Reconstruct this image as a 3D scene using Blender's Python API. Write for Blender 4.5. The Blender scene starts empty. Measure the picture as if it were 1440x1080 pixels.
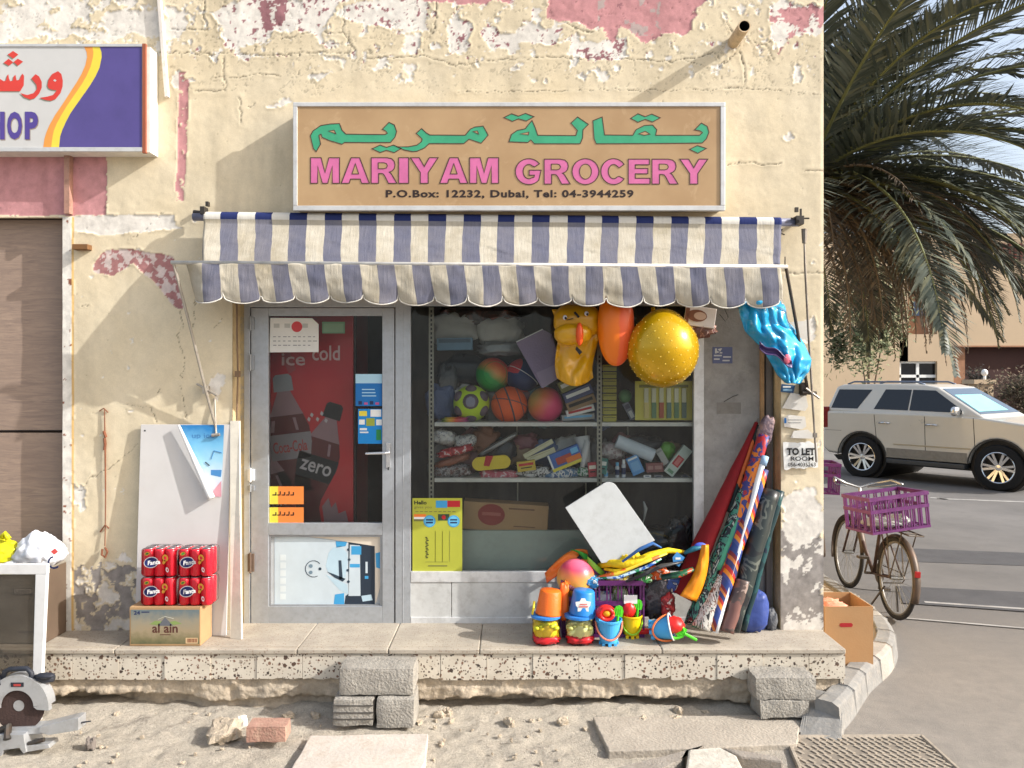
import bpy, bmesh, math, random
import numpy as np
from mathutils import Vector, Matrix, Euler, noise as mn

# ------------------------------------------------------------------ camera, sky, sun, exposure
F, D, HC, HV = 1130.0, 5.3, 2.06, 530.0        # focal length in photo pixels, distance to the facade, eye height, horizon row
scene = bpy.context.scene
COL = scene.collection
cam_d = bpy.data.cameras.new("Camera")
cam = bpy.data.objects.new("Camera", cam_d); COL.objects.link(cam)
cam.location = (0, -D, HC); cam.rotation_euler = (math.radians(90), 0, 0)
cam_d.sensor_width = 36.0; cam_d.lens = F / 1440 * 36.0
cam_d.shift_y = (HV - 540) / 1440.0
cam_d.clip_start = 0.05; cam_d.clip_end = 2000
scene.camera = cam

SUN = Vector((3.6, -1.0, 2.25)).normalized()     # direction towards the sun
world = bpy.data.worlds.new("World"); scene.world = world; world.use_nodes = True
wn = world.node_tree; bg = wn.nodes["Background"]
sky = wn.nodes.new("ShaderNodeTexSky"); sky.sky_type = 'NISHITA'; sky.sun_disc = False
sky.sun_elevation = math.asin(SUN.z); sky.sun_rotation = math.atan2(SUN.x, SUN.y)
sky.air_density = 1.0; sky.dust_density = 5.0; sky.ozone_density = 1.0
hz = wn.nodes.new("ShaderNodeMix"); hz.data_type = 'RGBA'; hz.blend_type = 'ADD'; hz.inputs[0].default_value = 1.0      # pale desert haze over the whole sky
hz.inputs[7].default_value = (1.9, 2.05, 2.2, 1); wn.links.new(sky.outputs[0], hz.inputs[6]); wn.links.new(hz.outputs[2], bg.inputs[0]); bg.inputs[1].default_value = 0.15
sun_d = bpy.data.lights.new("Sun", 'SUN'); sun_d.energy = 5.0; sun_d.angle = math.radians(0.5); sun_d.color = (1.0, 0.98, 0.95)
sun = bpy.data.objects.new("Sun", sun_d); COL.objects.link(sun)
sun.rotation_euler = (-SUN).to_track_quat('-Z', 'Y').to_euler(); sun.location = (20, -6, 15)
vs = scene.view_settings; vs.view_transform = 'Standard'; vs.look = 'None'; vs.gamma = 1; vs.exposure = 0.3

# ------------------------------------------------------------------ helpers
def P(u, v, y=0.0):
    """the place at depth y that the photograph shows at pixel (u, v)"""
    d = D + y
    return Vector(((u - 720) / F * d, y, HC - (v - HV) / F * d))
def X(u, y=0.0): return (u - 720) / F * (D + y)
def Z(v, y=0.0): return HC - (v - HV) / F * (D + y)
def G(u, v, z=0.0):
    d = (HC - z) * F / (v - HV)
    return Vector(((u - 720) / F * d, d - D, z))
def lin(c):
    return tuple(((x / 255.0) / 12.92 if x / 255.0 <= .04045 else ((x / 255.0 + .055) / 1.055) ** 2.4) for x in c[:3])
RND = random.Random(7)
R = math.radians

MATS = {}
def M(name, col=(200, 200, 200), rough=.6, metal=0., var=.12, scale=6., bump=.0, bscale=80., spec=.4, coat=0., dirt=0., dirtcol=(95, 82, 66), trans=0., sheen=0.):
    """painted / cloth / plastic surface with uneven tone, dust and fine relief"""
    if name in MATS: return MATS[name]
    m = bpy.data.materials.new(name); MATS[name] = m; m.use_nodes = True
    nt = m.node_tree; b = nt.nodes["Principled BSDF"]; L = nt.links
    b.inputs["Roughness"].default_value = rough; b.inputs["Metallic"].default_value = metal
    b.inputs["Specular IOR Level"].default_value = spec; b.inputs["Coat Weight"].default_value = coat
    if trans: b.inputs["Transmission Weight"].default_value = trans
    c = lin(col)
    tc = nt.nodes.new("ShaderNodeTexCoord")
    n = nt.nodes.new("ShaderNodeTexNoise"); n.inputs["Scale"].default_value = scale; n.inputs["Detail"].default_value = 6; n.inputs["Roughness"].default_value = .65
    L.new(tc.outputs["Object"], n.inputs["Vector"])
    mr = nt.nodes.new("ShaderNodeMapRange"); mr.inputs[1].default_value = .3; mr.inputs[2].default_value = .7
    mr.inputs[3].default_value = 1 - var; mr.inputs[4].default_value = 1 + var
    L.new(n.outputs["Fac"], mr.inputs[0])
    mx = nt.nodes.new("ShaderNodeMix"); mx.data_type = 'RGBA'; mx.blend_type = 'MULTIPLY'; mx.inputs[0].default_value = 1
    mx.inputs[6].default_value = (*c, 1); L.new(mr.outputs[0], mx.inputs[7])
    out = mx.outputs[2]
    if dirt:
        n2 = nt.nodes.new("ShaderNodeTexNoise"); n2.inputs["Scale"].default_value = scale * 2.3; n2.inputs["Detail"].default_value = 9; n2.inputs["Roughness"].default_value = .7
        L.new(tc.outputs["Object"], n2.inputs["Vector"])
        r2 = nt.nodes.new("ShaderNodeMapRange"); r2.inputs[1].default_value = .48; r2.inputs[2].default_value = .72; r2.inputs[4].default_value = dirt
        L.new(n2.outputs["Fac"], r2.inputs[0])
        m2 = nt.nodes.new("ShaderNodeMix"); m2.data_type = 'RGBA'; L.new(r2.outputs[0], m2.inputs[0]); L.new(out, m2.inputs[6])
        m2.inputs[7].default_value = (*lin(dirtcol), 1); out = m2.outputs[2]
    L.new(out, b.inputs["Base Color"])
    rr = nt.nodes.new("ShaderNodeMapRange"); rr.inputs[3].default_value = max(.02, rough - .08); rr.inputs[4].default_value = min(1, rough + .08)
    L.new(n.outputs["Fac"], rr.inputs[0]); L.new(rr.outputs[0], b.inputs["Roughness"])
    if bump:
        nb = nt.nodes.new("ShaderNodeTexNoise"); nb.inputs["Scale"].default_value = bscale; nb.inputs["Detail"].default_value = 5
        L.new(tc.outputs["Object"], nb.inputs["Vector"])
        bp = nt.nodes.new("ShaderNodeBump"); bp.inputs["Strength"].default_value = bump; bp.inputs["Distance"].default_value = .01
        L.new(nb.outputs["Fac"], bp.inputs["Height"]); L.new(bp.outputs[0], b.inputs["Normal"])
    return m

def ramp_mat(name, stops, mode='noise', scale=4., rough=.6, axis=2, distort=0., constant=True, bump=0., spec=.4, coat=0., vscale=(1, 1, 1)):
    """several colours laid out by noise, bands or cells (prints, printed cloth, wrappings)"""
    if name in MATS: return MATS[name]
    m = bpy.data.materials.new(name); MATS[name] = m; m.use_nodes = True
    nt = m.node_tree; b = nt.nodes["Principled BSDF"]; L = nt.links
    b.inputs["Roughness"].default_value = rough; b.inputs["Specular IOR Level"].default_value = spec; b.inputs["Coat Weight"].default_value = coat
    tc = nt.nodes.new("ShaderNodeTexCoord"); mp = nt.nodes.new("ShaderNodeMapping"); mp.inputs["Scale"].default_value = vscale
    L.new(tc.outputs["Object"], mp.inputs[0])
    if mode == 'noise':
        t = nt.nodes.new("ShaderNodeTexNoise"); t.inputs["Scale"].default_value = scale; t.inputs["Detail"].default_value = 3; t.inputs["Distortion"].default_value = distort; o = t.outputs["Fac"]
    elif mode == 'cells':
        t = nt.nodes.new("ShaderNodeTexVoronoi"); t.inputs["Scale"].default_value = scale
        sp = nt.nodes.new("ShaderNodeSeparateColor"); L.new(t.outputs["Color"], sp.inputs[0]); o = sp.outputs[0]
    else:
        t = nt.nodes.new("ShaderNodeTexWave"); t.bands_direction = ('X', 'Y', 'Z', 'DIAGONAL')[axis]; t.wave_profile = 'SAW'; t.inputs["Scale"].default_value = scale; t.inputs["Distortion"].default_value = distort; t.inputs["Detail"].default_value = 1; o = t.outputs["Fac"]
    L.new(mp.outputs[0], t.inputs["Vector"])
    cr = nt.nodes.new("ShaderNodeValToRGB"); cr.color_ramp.interpolation = 'CONSTANT' if constant else 'LINEAR'
    e = cr.color_ramp.elements
    while len(e) < len(stops): e.new(.5)
    for el, (p, c) in zip(e, stops): el.position = p; el.color = (*lin(c), 1)
    L.new(o, cr.inputs[0]); L.new(cr.outputs[0], b.inputs["Base Color"])
    if bump:
        nb = nt.nodes.new("ShaderNodeTexNoise"); nb.inputs["Scale"].default_value = 30
        L.new(tc.outputs["Object"], nb.inputs["Vector"])
        bp = nt.nodes.new("ShaderNodeBump"); bp.inputs["Strength"].default_value = bump; bp.inputs["Distance"].default_value = .02
        L.new(nb.outputs["Fac"], bp.inputs["Height"]); L.new(bp.outputs[0], b.inputs["Normal"])
    return m

def glass_mat(name, tint=(235, 240, 238), refl=1.3, rough=.01, opacity=0., film=(230, 230, 230)):
    if name in MATS: return MATS[name]
    m = bpy.data.materials.new(name); MATS[name] = m; m.use_nodes = True
    nt = m.node_tree; nt.nodes.remove(nt.nodes["Principled BSDF"]); L = nt.links
    out = nt.nodes["Material Output"]
    tr = nt.nodes.new("ShaderNodeBsdfTransparent"); tr.inputs[0].default_value = (*lin(tint), 1)
    gl = nt.nodes.new("ShaderNodeBsdfGlossy"); gl.inputs["Roughness"].default_value = rough
    fr = nt.nodes.new("ShaderNodeFresnel"); fr.inputs[0].default_value = refl
    mx = nt.nodes.new("ShaderNodeMixShader"); L.new(fr.outputs[0], mx.inputs[0]); L.new(tr.outputs[0], mx.inputs[1]); L.new(gl.outputs[0], mx.inputs[2])
    o = mx.outputs[0]
    tc = nt.nodes.new("ShaderNodeTexCoord"); n = nt.nodes.new("ShaderNodeTexNoise"); n.inputs["Scale"].default_value = 5; n.inputs["Detail"].default_value = 8
    L.new(tc.outputs["Object"], n.inputs["Vector"])
    if opacity:
        df = nt.nodes.new("ShaderNodeBsdfDiffuse"); df.inputs[0].default_value = (*lin(film), 1)
        mr = nt.nodes.new("ShaderNodeMapRange"); mr.inputs[1].default_value = .3; mr.inputs[2].default_value = .7; mr.inputs[3].default_value = opacity * .5; mr.inputs[4].default_value = opacity * 1.5
        L.new(n.outputs["Fac"], mr.inputs[0])
        m2 = nt.nodes.new("ShaderNodeMixShader"); L.new(mr.outputs[0], m2.inputs[0]); L.new(o, m2.inputs[1]); L.new(df.outputs[0], m2.inputs[2]); o = m2.outputs[0]
    L.new(o, out.inputs[0])
    return m

class MB:
    """collects shapes (world coordinates) that become ONE mesh object"""
    def __init__(s): s.v = []; s.f = []; s.m = []; s.uv = {}
    def add(s, vs, fs, mi=0):
        o = len(s.v); s.v += [tuple(v) for v in vs]
        for f in fs: s.f.append(tuple(i + o for i in f)); s.m.append(mi)
        return s
    def box(s, x0, y0, z0, x1, y1, z1, mi=0, mat=None):
        vs = [Vector(p) for p in ((x0, y0, z0), (x1, y0, z0), (x1, y1, z0), (x0, y1, z0), (x0, y0, z1), (x1, y0, z1), (x1, y1, z1), (x0, y1, z1))]
        if mat is not None: vs = [mat @ v for v in vs]
        return s.add(vs, ((3, 2, 1, 0), (4, 5, 6, 7), (0, 1, 5, 4), (1, 2, 6, 5), (2, 3, 7, 6), (3, 0, 4, 7)), mi)
    def cbox(s, c, size, mi=0, rot=None):
        mat = Matrix.Translation(c) @ (rot.to_matrix().to_4x4() if rot is not None else Matrix())
        a, b, d = (x / 2 for x in size)
        return s.box(-a, -b, -d, a, b, d, mi, mat)
    def pbox(s, u0, v0, u1, v1, y0, y1, mi=0):
        """box whose front face at y0 the photo shows at these pixels"""
        a = P(u0, v1, y0); b = P(u1, v0, y0)
        return s.box(a.x, y0, a.z, b.x, y1, b.z, mi)
    def tube(s, pts, r, n=8, mi=0, caps=True, flat=1.0):
        pts = [Vector(p) for p in pts]; k = len(pts)
        if not isinstance(r, (list, tuple)): r = [r] * k
        t0 = (pts[1] - pts[0]).normalized()
        a = t0.cross(Vector((0, 0, 1)));
        if a.length < .01: a = t0.cross(Vector((1, 0, 0)))
        a.normalize(); vs = []
        for i, p in enumerate(pts):
            t = (pts[min(i + 1, k - 1)] - pts[max(i - 1, 0)])
            if t.length < 1e-9: t = t0
            t.normalize(); a = (a - t * a.dot(t))
            if a.length < 1e-6: a = t.orthogonal()
            a.normalize(); b = t.cross(a)
            for j in range(n):
                q = 2 * math.pi * j / n
                vs.append(p + a * math.cos(q) * r[i] + b * math.sin(q) * r[i] * flat)
        fs = [(i * n + j, i * n + (j + 1) % n, (i + 1) * n + (j + 1) % n, (i + 1) * n + j) for i in range(k - 1) for j in range(n)]
        if caps: fs += [tuple(reversed(range(n))), tuple(range((k - 1) * n, k * n))]
        return s.add(vs, fs, mi)
    def lathe(s, prof, n=24, mi=0, mat=None, caps=True):
        vs = []; k = len(prof)
        for r, z in prof:
            for j in range(n):
                q = 2 * math.pi * j / n; vs.append(Vector((r * math.cos(q), r * math.sin(q), z)))
        if mat is not None: vs = [mat @ v for v in vs]
        fs = [(i * n + j, i * n + (j + 1) % n, (i + 1) * n + (j + 1) % n, (i + 1) * n + j) for i in range(k - 1) for j in range(n)]
        if caps and prof[0][0] > 1e-4: fs.append(tuple(reversed(range(n))))
        if caps and prof[-1][0] > 1e-4: fs.append(tuple(range((k - 1) * n, k * n)))
        return s.add(vs, fs, mi)
    def poly(s, pts, depth=None, mi=0):
        """flat outline (3D points); with depth (a vector) it becomes a solid slab"""
        pts = [Vector(p) for p in pts]; n = len(pts)
        if depth is None: return s.add(pts, [tuple(range(n))], mi)
        d = Vector(depth)
        return s.add(pts + [p + d for p in pts], [tuple(range(n)), tuple(reversed(range(n, 2 * n)))] + [(i, i + n, (i + 1) % n + n, (i + 1) % n) for i in range(n)], mi)
    def sheet(s, fn, nu, nv, mi=0, uv=False, closed_u=False):
        o = len(s.f)
        vs = [fn(i / nu, j / nv) for j in range(nv + 1) for i in range(nu + 1)]
        fs = [(j * (nu + 1) + i, j * (nu + 1) + i + 1, (j + 1) * (nu + 1) + i + 1, (j + 1) * (nu + 1) + i) for j in range(nv) for i in range(nu)]
        s.add(vs, fs, mi)
        if uv:
            k = o
            for j in range(nv):
                for i in range(nu):
                    s.uv[k] = ((i / nu, j / nv), ((i + 1) / nu, j / nv), ((i + 1) / nu, (j + 1) / nv), (i / nu, (j + 1) / nv)); k += 1
        return s
    def blob(s, c, size, n=20, mi=0, amp=0., freq=3., seed=0, power=2., rot=None, fn=None):
        """super-ellipsoid with crumples (bags, stones, balls)"""
        c = Vector(c); vs = []; off = Vector((seed * 7.3, seed * 3.1, seed * 5.7)); e = 2. / power
        sg = lambda a: math.copysign(abs(a) ** e, a)
        for j in range(n + 1):
            th = -math.pi / 2 + math.pi * j / n
            for i in range(2 * n):
                ph = math.pi * i / n
                p = Vector((sg(math.cos(th)) * sg(math.cos(ph)), sg(math.cos(th)) * sg(math.sin(ph)), sg(math.sin(th))))
                if amp:
                    d = mn.fractal(p * freq + off, 1., 2., 4)
                    p = p * (1 + amp * d)
                p = Vector((p.x * size[0], p.y * size[1], p.z * size[2]))
                if fn: p = fn(p)
                if rot is not None: p = rot.to_matrix() @ p
                vs.append(c + p)
        w = 2 * n
        fs = [(j * w + i, j * w + (i + 1) % w, (j + 1) * w + (i + 1) % w, (j + 1) * w + i) for j in range(n) for i in range(w)]
        return s.add(vs, fs, mi)
    def build(s, name, mats, parent=None, smooth=False, bevel=0., seg=2, loc=None, solid=0., sub=0):
        if not isinstance(mats, (list, tuple)): mats = [mats]
        vs = s.v
        if parent is not None:
            o = world_of(parent); lo = Vector((0, 0, 0))
        else:
            if loc is None:
                xs = [v[0] for v in vs]; ys = [v[1] for v in vs]; zs = [v[2] for v in vs]
                loc = ((min(xs) + max(xs)) / 2, (min(ys) + max(ys)) / 2, min(zs))
            o = lo = Vector(loc)
        me = bpy.data.meshes.new(name)
        me.from_pydata([(v[0] - o[0], v[1] - o[1], v[2] - o[2]) for v in vs], [], s.f)
        for m in mats: me.materials.append(m)
        me.polygons.foreach_set("material_index", s.m)
        if smooth: me.polygons.foreach_set("use_smooth", [True] * len(s.f))
        if s.uv:
            ul = me.uv_layers.new(name="UVMap")
            for k, q in s.uv.items():
                p = me.polygons[k]
                for li, w in zip(p.loop_indices, q): ul.data[li].uv = w
        me.update()
        ob = bpy.data.objects.new(name, me); COL.objects.link(ob); ob.location = lo
        if parent is not None: ob.parent = parent
        if solid:
            md = ob.modifiers.new("thickness", 'SOLIDIFY'); md.thickness = solid; md.offset = 0
        if sub:
            md = ob.modifiers.new("smooth", 'SUBSURF'); md.levels = sub; md.render_levels = sub
        if bevel:
            md = ob.modifiers.new("edges", 'BEVEL'); md.width = bevel; md.segments = seg; md.limit_method = 'ANGLE'; md.angle_limit = R(35); md.harden_normals = False
        if smooth and bevel:
            pass
        return ob
def world_of(o):
    w = Vector(o.location)
    while o.parent is not None: o = o.parent; w = w + Vector(o.location)
    return w
def thing(name, label, cat, loc=(0, 0, 0), group=None):
    o = bpy.data.objects.new(name, None); COL.objects.link(o); o.location = loc; o.empty_display_size = .1
    return tag(o, label, cat, group)
def tag(o, label, cat, group=None, kind=None):
    if label: o["label"] = label
    if cat: o["category"] = cat
    if group: o["group"] = group
    if kind: o["kind"] = kind
    return o
def copy_tree(o, parent=None):
    c = o.copy(); COL.objects.link(c); c.parent = parent
    for ch in list(o.children): copy_tree(ch, c)
    return c

_txt = {}
def text_shape(s, off=0., spacing=1.):
    k = (s, off, spacing)
    if k not in _txt:
        cu = bpy.data.curves.new("t", 'FONT'); cu.body = s; cu.size = 1; cu.offset = off; cu.space_character = spacing; cu.resolution_u = 3
        ob = bpy.data.objects.new("t", cu); COL.objects.link(ob)
        dg = bpy.context.evaluated_depsgraph_get(); dg.update()
        me = bpy.data.meshes.new_from_object(ob.evaluated_get(dg))
        vs = [(v.co.x, v.co.y) for v in me.vertices]; fs = [tuple(p.vertices) for p in me.polygons]
        bpy.data.objects.remove(ob); bpy.data.curves.remove(cu); bpy.data.meshes.remove(me)
        _txt[k] = (vs, fs)
    return _txt[k]
def text_on(mb, s, o, ux, uz, x0, z0, x1, z1, mi=0, off=0., spacing=1., base=None):
    """lettering fitted to the rectangle x0..x1, z0..z1 of the plane o + x*ux + z*uz"""
    vs, fs = text_shape(s, off, spacing)
    if not vs: return
    bv = text_shape(s, base if base is not None else off, spacing)[0]
    a0 = min(v[0] for v in bv); a1 = max(v[0] for v in bv); b0 = min(v[1] for v in bv); b1 = max(v[1] for v in bv)
    mb.add([o + ux * (x0 + (v[0] - a0) / max(a1 - a0, 1e-6) * (x1 - x0)) + uz * (z0 + (v[1] - b0) / max(b1 - b0, 1e-6) * (z1 - z0)) for v in vs], fs, mi)
EX, EY, EZ = Vector((1, 0, 0)), Vector((0, 1, 0)), Vector((0, 0, 1))
def ptext(mb, s, u0, v0, u1, v1, y, mi=0, off=0., spacing=1., base=None):
    text_on(mb, s, Vector((0, y, 0)), EX, EZ, X(u0, y), Z(v1, y), X(u1, y), Z(v0, y), mi, off, spacing, base)
def ppoly(mb, pts, y, mi=0, th=None):
    mb.poly([P(u, v, y) for u, v in reversed(pts)], None if th is None else (0, th, 0), mi)
def ring_outline(mb, pts, w, y, mi=0):
    """a drawn line of width w (pixels) round an outline"""
    n = len(pts); pts = [Vector((p[0], p[1])) for p in pts]
    if pts[0] == pts[-1]: pts = pts[:-1]; n -= 1
    ar = sum(pts[i].x * pts[(i + 1) % n].y - pts[(i + 1) % n].x * pts[i].y for i in range(n)); sg = 1 if ar > 0 else -1
    inn, out = [], []
    for i in range(n):
        a = (pts[i] - pts[i - 1]).normalized(); b = (pts[(i + 1) % n] - pts[i]).normalized()
        na = Vector((a.y, -a.x)) * sg; nb = Vector((b.y, -b.x)) * sg
        m = na + nb; m = m / max(m.length_squared, .5) * 2
        out.append(pts[i] + m * w * .7); inn.append(pts[i] - m * w * .3)
    for i in range(n):
        j = (i + 1) % n
        mb.add([P(*inn[i], y), P(*out[i], y), P(*out[j], y), P(*inn[j], y)], [(0, 1, 2, 3)], mi)
# ------------------------------------------------------------------ ground and road
def node_mat(name):
    m = bpy.data.materials.new(name); MATS[name] = m; m.use_nodes = True
    nt = m.node_tree
    return m, nt, nt.nodes["Principled BSDF"], nt.links
def N(nt, t, **kw):
    n = nt.nodes.new(t)
    for k, v in kw.items():
        if isinstance(k, str) and k.startswith("i_"): n.inputs[k[2:].replace("_", " ")].default_value = v
        else: setattr(n, k, v)
    return n
def noise_n(nt, vec, scale, detail=6, rough=.6, dist=0):
    n = nt.nodes.new("ShaderNodeTexNoise"); n.inputs["Scale"].default_value = scale; n.inputs["Detail"].default_value = detail; n.inputs["Roughness"].default_value = rough; n.inputs["Distortion"].default_value = dist
    nt.links.new(vec, n.inputs["Vector"]); return n.outputs["Fac"]
def mrange(nt, x, a, b, c=0., d=1., smooth=False):
    n = nt.nodes.new("ShaderNodeMapRange"); n.inputs[1].default_value = a; n.inputs[2].default_value = b; n.inputs[3].default_value = c; n.inputs[4].default_value = d
    if smooth: n.interpolation_type = 'SMOOTHSTEP'
    nt.links.new(x, n.inputs[0]); return n.outputs[0]
def mixc(nt, f, a, b, blend='MIX'):
    n = nt.nodes.new("ShaderNodeMix"); n.data_type = 'RGBA'; n.blend_type = blend
    for i, x in ((0, f), (6, a), (7, b)):
        if hasattr(x, 'node'): nt.links.new(x, n.inputs[i])
        elif i == 0: n.inputs[0].default_value = x
        else: n.inputs[i].default_value = (*lin(x), 1)
    return n.outputs[2]
def math_n(nt, op, a, b=None):
    n = nt.nodes.new("ShaderNodeMath"); n.operation = op
    for i, x in ((0, a), (1, b)):
        if x is None: continue
        if hasattr(x, 'node'): nt.links.new(x, n.inputs[i])
        else: n.inputs[i].default_value = x
    return n.outputs[0]
def bump_n(nt, h, strength, dist, b):
    bp = nt.nodes.new("ShaderNodeBump"); bp.inputs["Strength"].default_value = strength; bp.inputs["Distance"].default_value = dist
    nt.links.new(h, bp.inputs["Height"]); nt.links.new(bp.outputs[0], b.inputs["Normal"]); return bp

def vnoise(u, v, scale, seed):
    rs = np.random.RandomState(seed); T = rs.rand(256, 256)
    x = u / scale; y = v / scale; xi = np.floor(x).astype(int); yi = np.floor(y).astype(int); fx = x - xi; fy = y - yi
    fx = fx * fx * (3 - 2 * fx); fy = fy * fy * (3 - 2 * fy)
    a = T[xi % 256, yi % 256]; b = T[(xi + 1) % 256, yi % 256]; c = T[xi % 256, (yi + 1) % 256]; d = T[(xi + 1) % 256, (yi + 1) % 256]
    return (a * (1 - fx) + b * fx) * (1 - fy) + (c * (1 - fx) + d * fx) * fy
def fbm(u, v, scale, seed, oct=5, gain=.55):
    s = 0; a = 1; t = 0
    for i in range(oct): s = s + a * vnoise(u + 37.7 * i, v + 91.3 * i, scale, seed + i); t += a; a *= gain; scale /= 2.03
    return s / t
def in_poly(u, v, pts):
    ins = np.zeros(u.shape, bool); n = len(pts)
    for i in range(n):
        x0, y0 = pts[i]; x1, y1 = pts[(i + 1) % n]
        if y0 == y1: continue
        c = (v > min(y0, y1)) & (v <= max(y0, y1)) & (u < x0 + (v - y0) * (x1 - x0) / (y1 - y0)); ins ^= c
    return ins
def grid_object(name, X_, Y_, Z_, keep, mats, colors=None, parent=None, smooth=True):
    """mesh from coordinate grids [rows, columns]; keep says which cells exist"""
    r, c = X_.shape
    idx = np.arange(r * c).reshape(r, c)
    q = np.stack([idx[:-1, :-1], idx[:-1, 1:], idx[1:, 1:], idx[1:, :-1]], -1)[keep]
    used = np.zeros(r * c, bool); used[q.ravel()] = True
    rem = np.cumsum(used) - 1; q = rem[q]
    o = world_of(parent) if parent is not None else Vector((0, 0, 0))
    co = np.stack([X_.ravel() - o.x, Y_.ravel() - o.y, Z_.ravel() - o.z], -1)[used]
    me = bpy.data.meshes.new(name); nq = len(q)
    me.vertices.add(len(co)); me.vertices.foreach_set("co", co.astype(np.float32).ravel())
    me.loops.add(nq * 4); me.loops.foreach_set("vertex_index", q.ravel().astype(np.int32))
    me.polygons.add(nq); me.polygons.foreach_set("loop_start", (np.arange(nq) * 4).astype(np.int32)); me.polygons.foreach_set("loop_total", np.full(nq, 4, np.int32))
    me.update(calc_edges=True)
    if smooth: me.polygons.foreach_set("use_smooth", np.ones(nq, bool))
    for m in mats: me.materials.append(m)
    if colors is not None:
        at = me.color_attributes.new("paint", 'FLOAT_COLOR', 'POINT')
        cc = np.concatenate([colors.reshape(-1, 3)[used], np.ones((len(co), 1))], 1)
        at.data.foreach_set("color", cc.astype(np.float32).ravel())
    ob = bpy.data.objects.new(name, me); COL.objects.link(ob)
    if parent is not None: ob.parent = parent
    return ob

# ground: one sheet to the horizon, sandy rubble by the step, asphalt on the right and behind
def ground_h(x, y):
    u = x * 100 + 3000; v = y * 100 + 3000
    sand = np.clip((1.75 + .35 * (fbm(u, v, 60, 5) - .5) - .25 * np.clip(-y - .7, 0, 1) - x) / .35, 0, 1)
    h = (fbm(u, v, 70, 11) - .5) * .04 + (fbm(u, v, 12, 21) - .5) * .022 + (fbm(u, v, 4.6, 23, 3) - .5) * .017
    bank = np.clip((y + .62) / .3, 0, 1)                      # spoil heaped against the step
    h = h + bank * (.02 + .07 * (fbm(u, v, 40, 41) - .35))
    pits = np.clip((fbm(u, v, 26, 31) - .6) * 5, 0, 1) * -.02
    return sand, (h + pits) * sand + (1 - sand) * (fbm(u, v, 30, 51) - .5) * .004
gx = np.concatenate([[-600, -150, -50, -18, -8, -5], np.arange(-4.2, 2.6, .018), [2.8, 3.2, 4, 5, 7, 10, 16, 30, 60, 150, 600]])
gy = np.concatenate([[-600, -150, -40, -12, -6, -4, -2.4], np.arange(-1.7, .16, .018), [.3, .6, 1, 1.6, 2.5, 4, 6, 9, 13, 20, 35, 70, 200, 700]])
GX, GY = np.meshgrid(gx, gy)
sandw, GZ = ground_h(GX, GY)
fade = np.clip((GX + 5) / .8, 0, 1) * np.clip((GY + 2.4) / .5, 0, 1)
GZ = GZ * fade
gm, nt, b, L = node_mat("sand and asphalt")
tc = N(nt, "ShaderNodeTexCoord").outputs["Object"]
at = N(nt, "ShaderNodeAttribute"); at.attribute_name = "paint"
sp = N(nt, "ShaderNodeSeparateColor"); L.new(at.outputs["Color"], sp.inputs[0])
n1 = noise_n(nt, tc, 9, 10, .7); n2 = noise_n(nt, tc, 60, 8, .7); n3 = noise_n(nt, tc, 1.1, 6, .6); n4 = noise_n(nt, tc, 240, 4, .7)
sandc = mixc(nt, mrange(nt, n1, .35, .65), (198, 188, 171), (172, 163, 149))
sandc = mixc(nt, mrange(nt, n2, .45, .7, 0, .75), sandc, (216, 206, 190))
sandc = mixc(nt, mrange(nt, noise_n(nt, tc, 5, 9, .7, 1.), .58, .68, 0, .6), sandc, (120, 112, 104))
vor = N(nt, "ShaderNodeTexVoronoi"); vor.inputs["Scale"].default_value = 55; L.new(tc, vor.inputs["Vector"])
peb = mrange(nt, vor.outputs["Distance"], .10, .22, 1, 0)
spv = N(nt, "ShaderNodeSeparateColor"); L.new(vor.outputs["Color"], spv.inputs[0])
pebm = math_n(nt, 'MULTIPLY', peb, mrange(nt, spv.outputs[0], .72, .74))
sandc = mixc(nt, pebm, sandc, mixc(nt, spv.outputs[1], (110, 98, 86), (225, 214, 198)))
asp = mixc(nt, mrange(nt, n3, .35, .65), (106, 103, 101), (124, 119, 114))
asp = mixc(nt, mrange(nt, n4, .3, .7), asp, (98, 95, 92))
sx = N(nt, "ShaderNodeSeparateXYZ"); L.new(tc, sx.inputs[0])
dustm = mrange(nt, math_n(nt, 'ADD', sx.outputs[1], math_n(nt, 'MULTIPLY', n3, 3.0)), 3.6, .9)
asp = mixc(nt, dustm, asp, mixc(nt, mrange(nt, n1, .3, .7), (142, 135, 126), (124, 118, 111)))
g5 = noise_n(nt, tc, 130, 5, .8); sandc = mixc(nt, mrange(nt, g5, .56, .66, 0, .8), sandc, (104, 94, 82)); sandc = mixc(nt, mrange(nt, g5, .42, .34, 0, .75), sandc, (226, 218, 204))
col = mixc(nt, sp.outputs[0], asp, sandc)
L.new(col, b.inputs["Base Color"]); b.inputs["Roughness"].default_value = .92; b.inputs["Specular IOR Level"].default_value = .2
hh = math_n(nt, 'ADD', math_n(nt, 'MULTIPLY', n2, .8), math_n(nt, 'ADD', math_n(nt, 'MULTIPLY', peb, .5), math_n(nt, 'MULTIPLY', n4, .35)))
bp = bump_n(nt, hh, .75, .02, b); L.new(mrange(nt, sp.outputs[0], 0, 1, .3, 1.), bp.inputs["Strength"])
ground = grid_object("ground", GX, GY, GZ, np.ones((len(gy) - 1, len(gx) - 1), bool), [gm], np.stack([sandw * fade] * 3, -1))
ground["kind"] = 'structure'

def zone_mat(name, c1, c2, rough=.9, scale=3, bump=.3): return M(name, c1, rough, var=.16, scale=scale, bump=bump, bscale=160, spec=.2, dirt=.5, dirtcol=c2)
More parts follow.
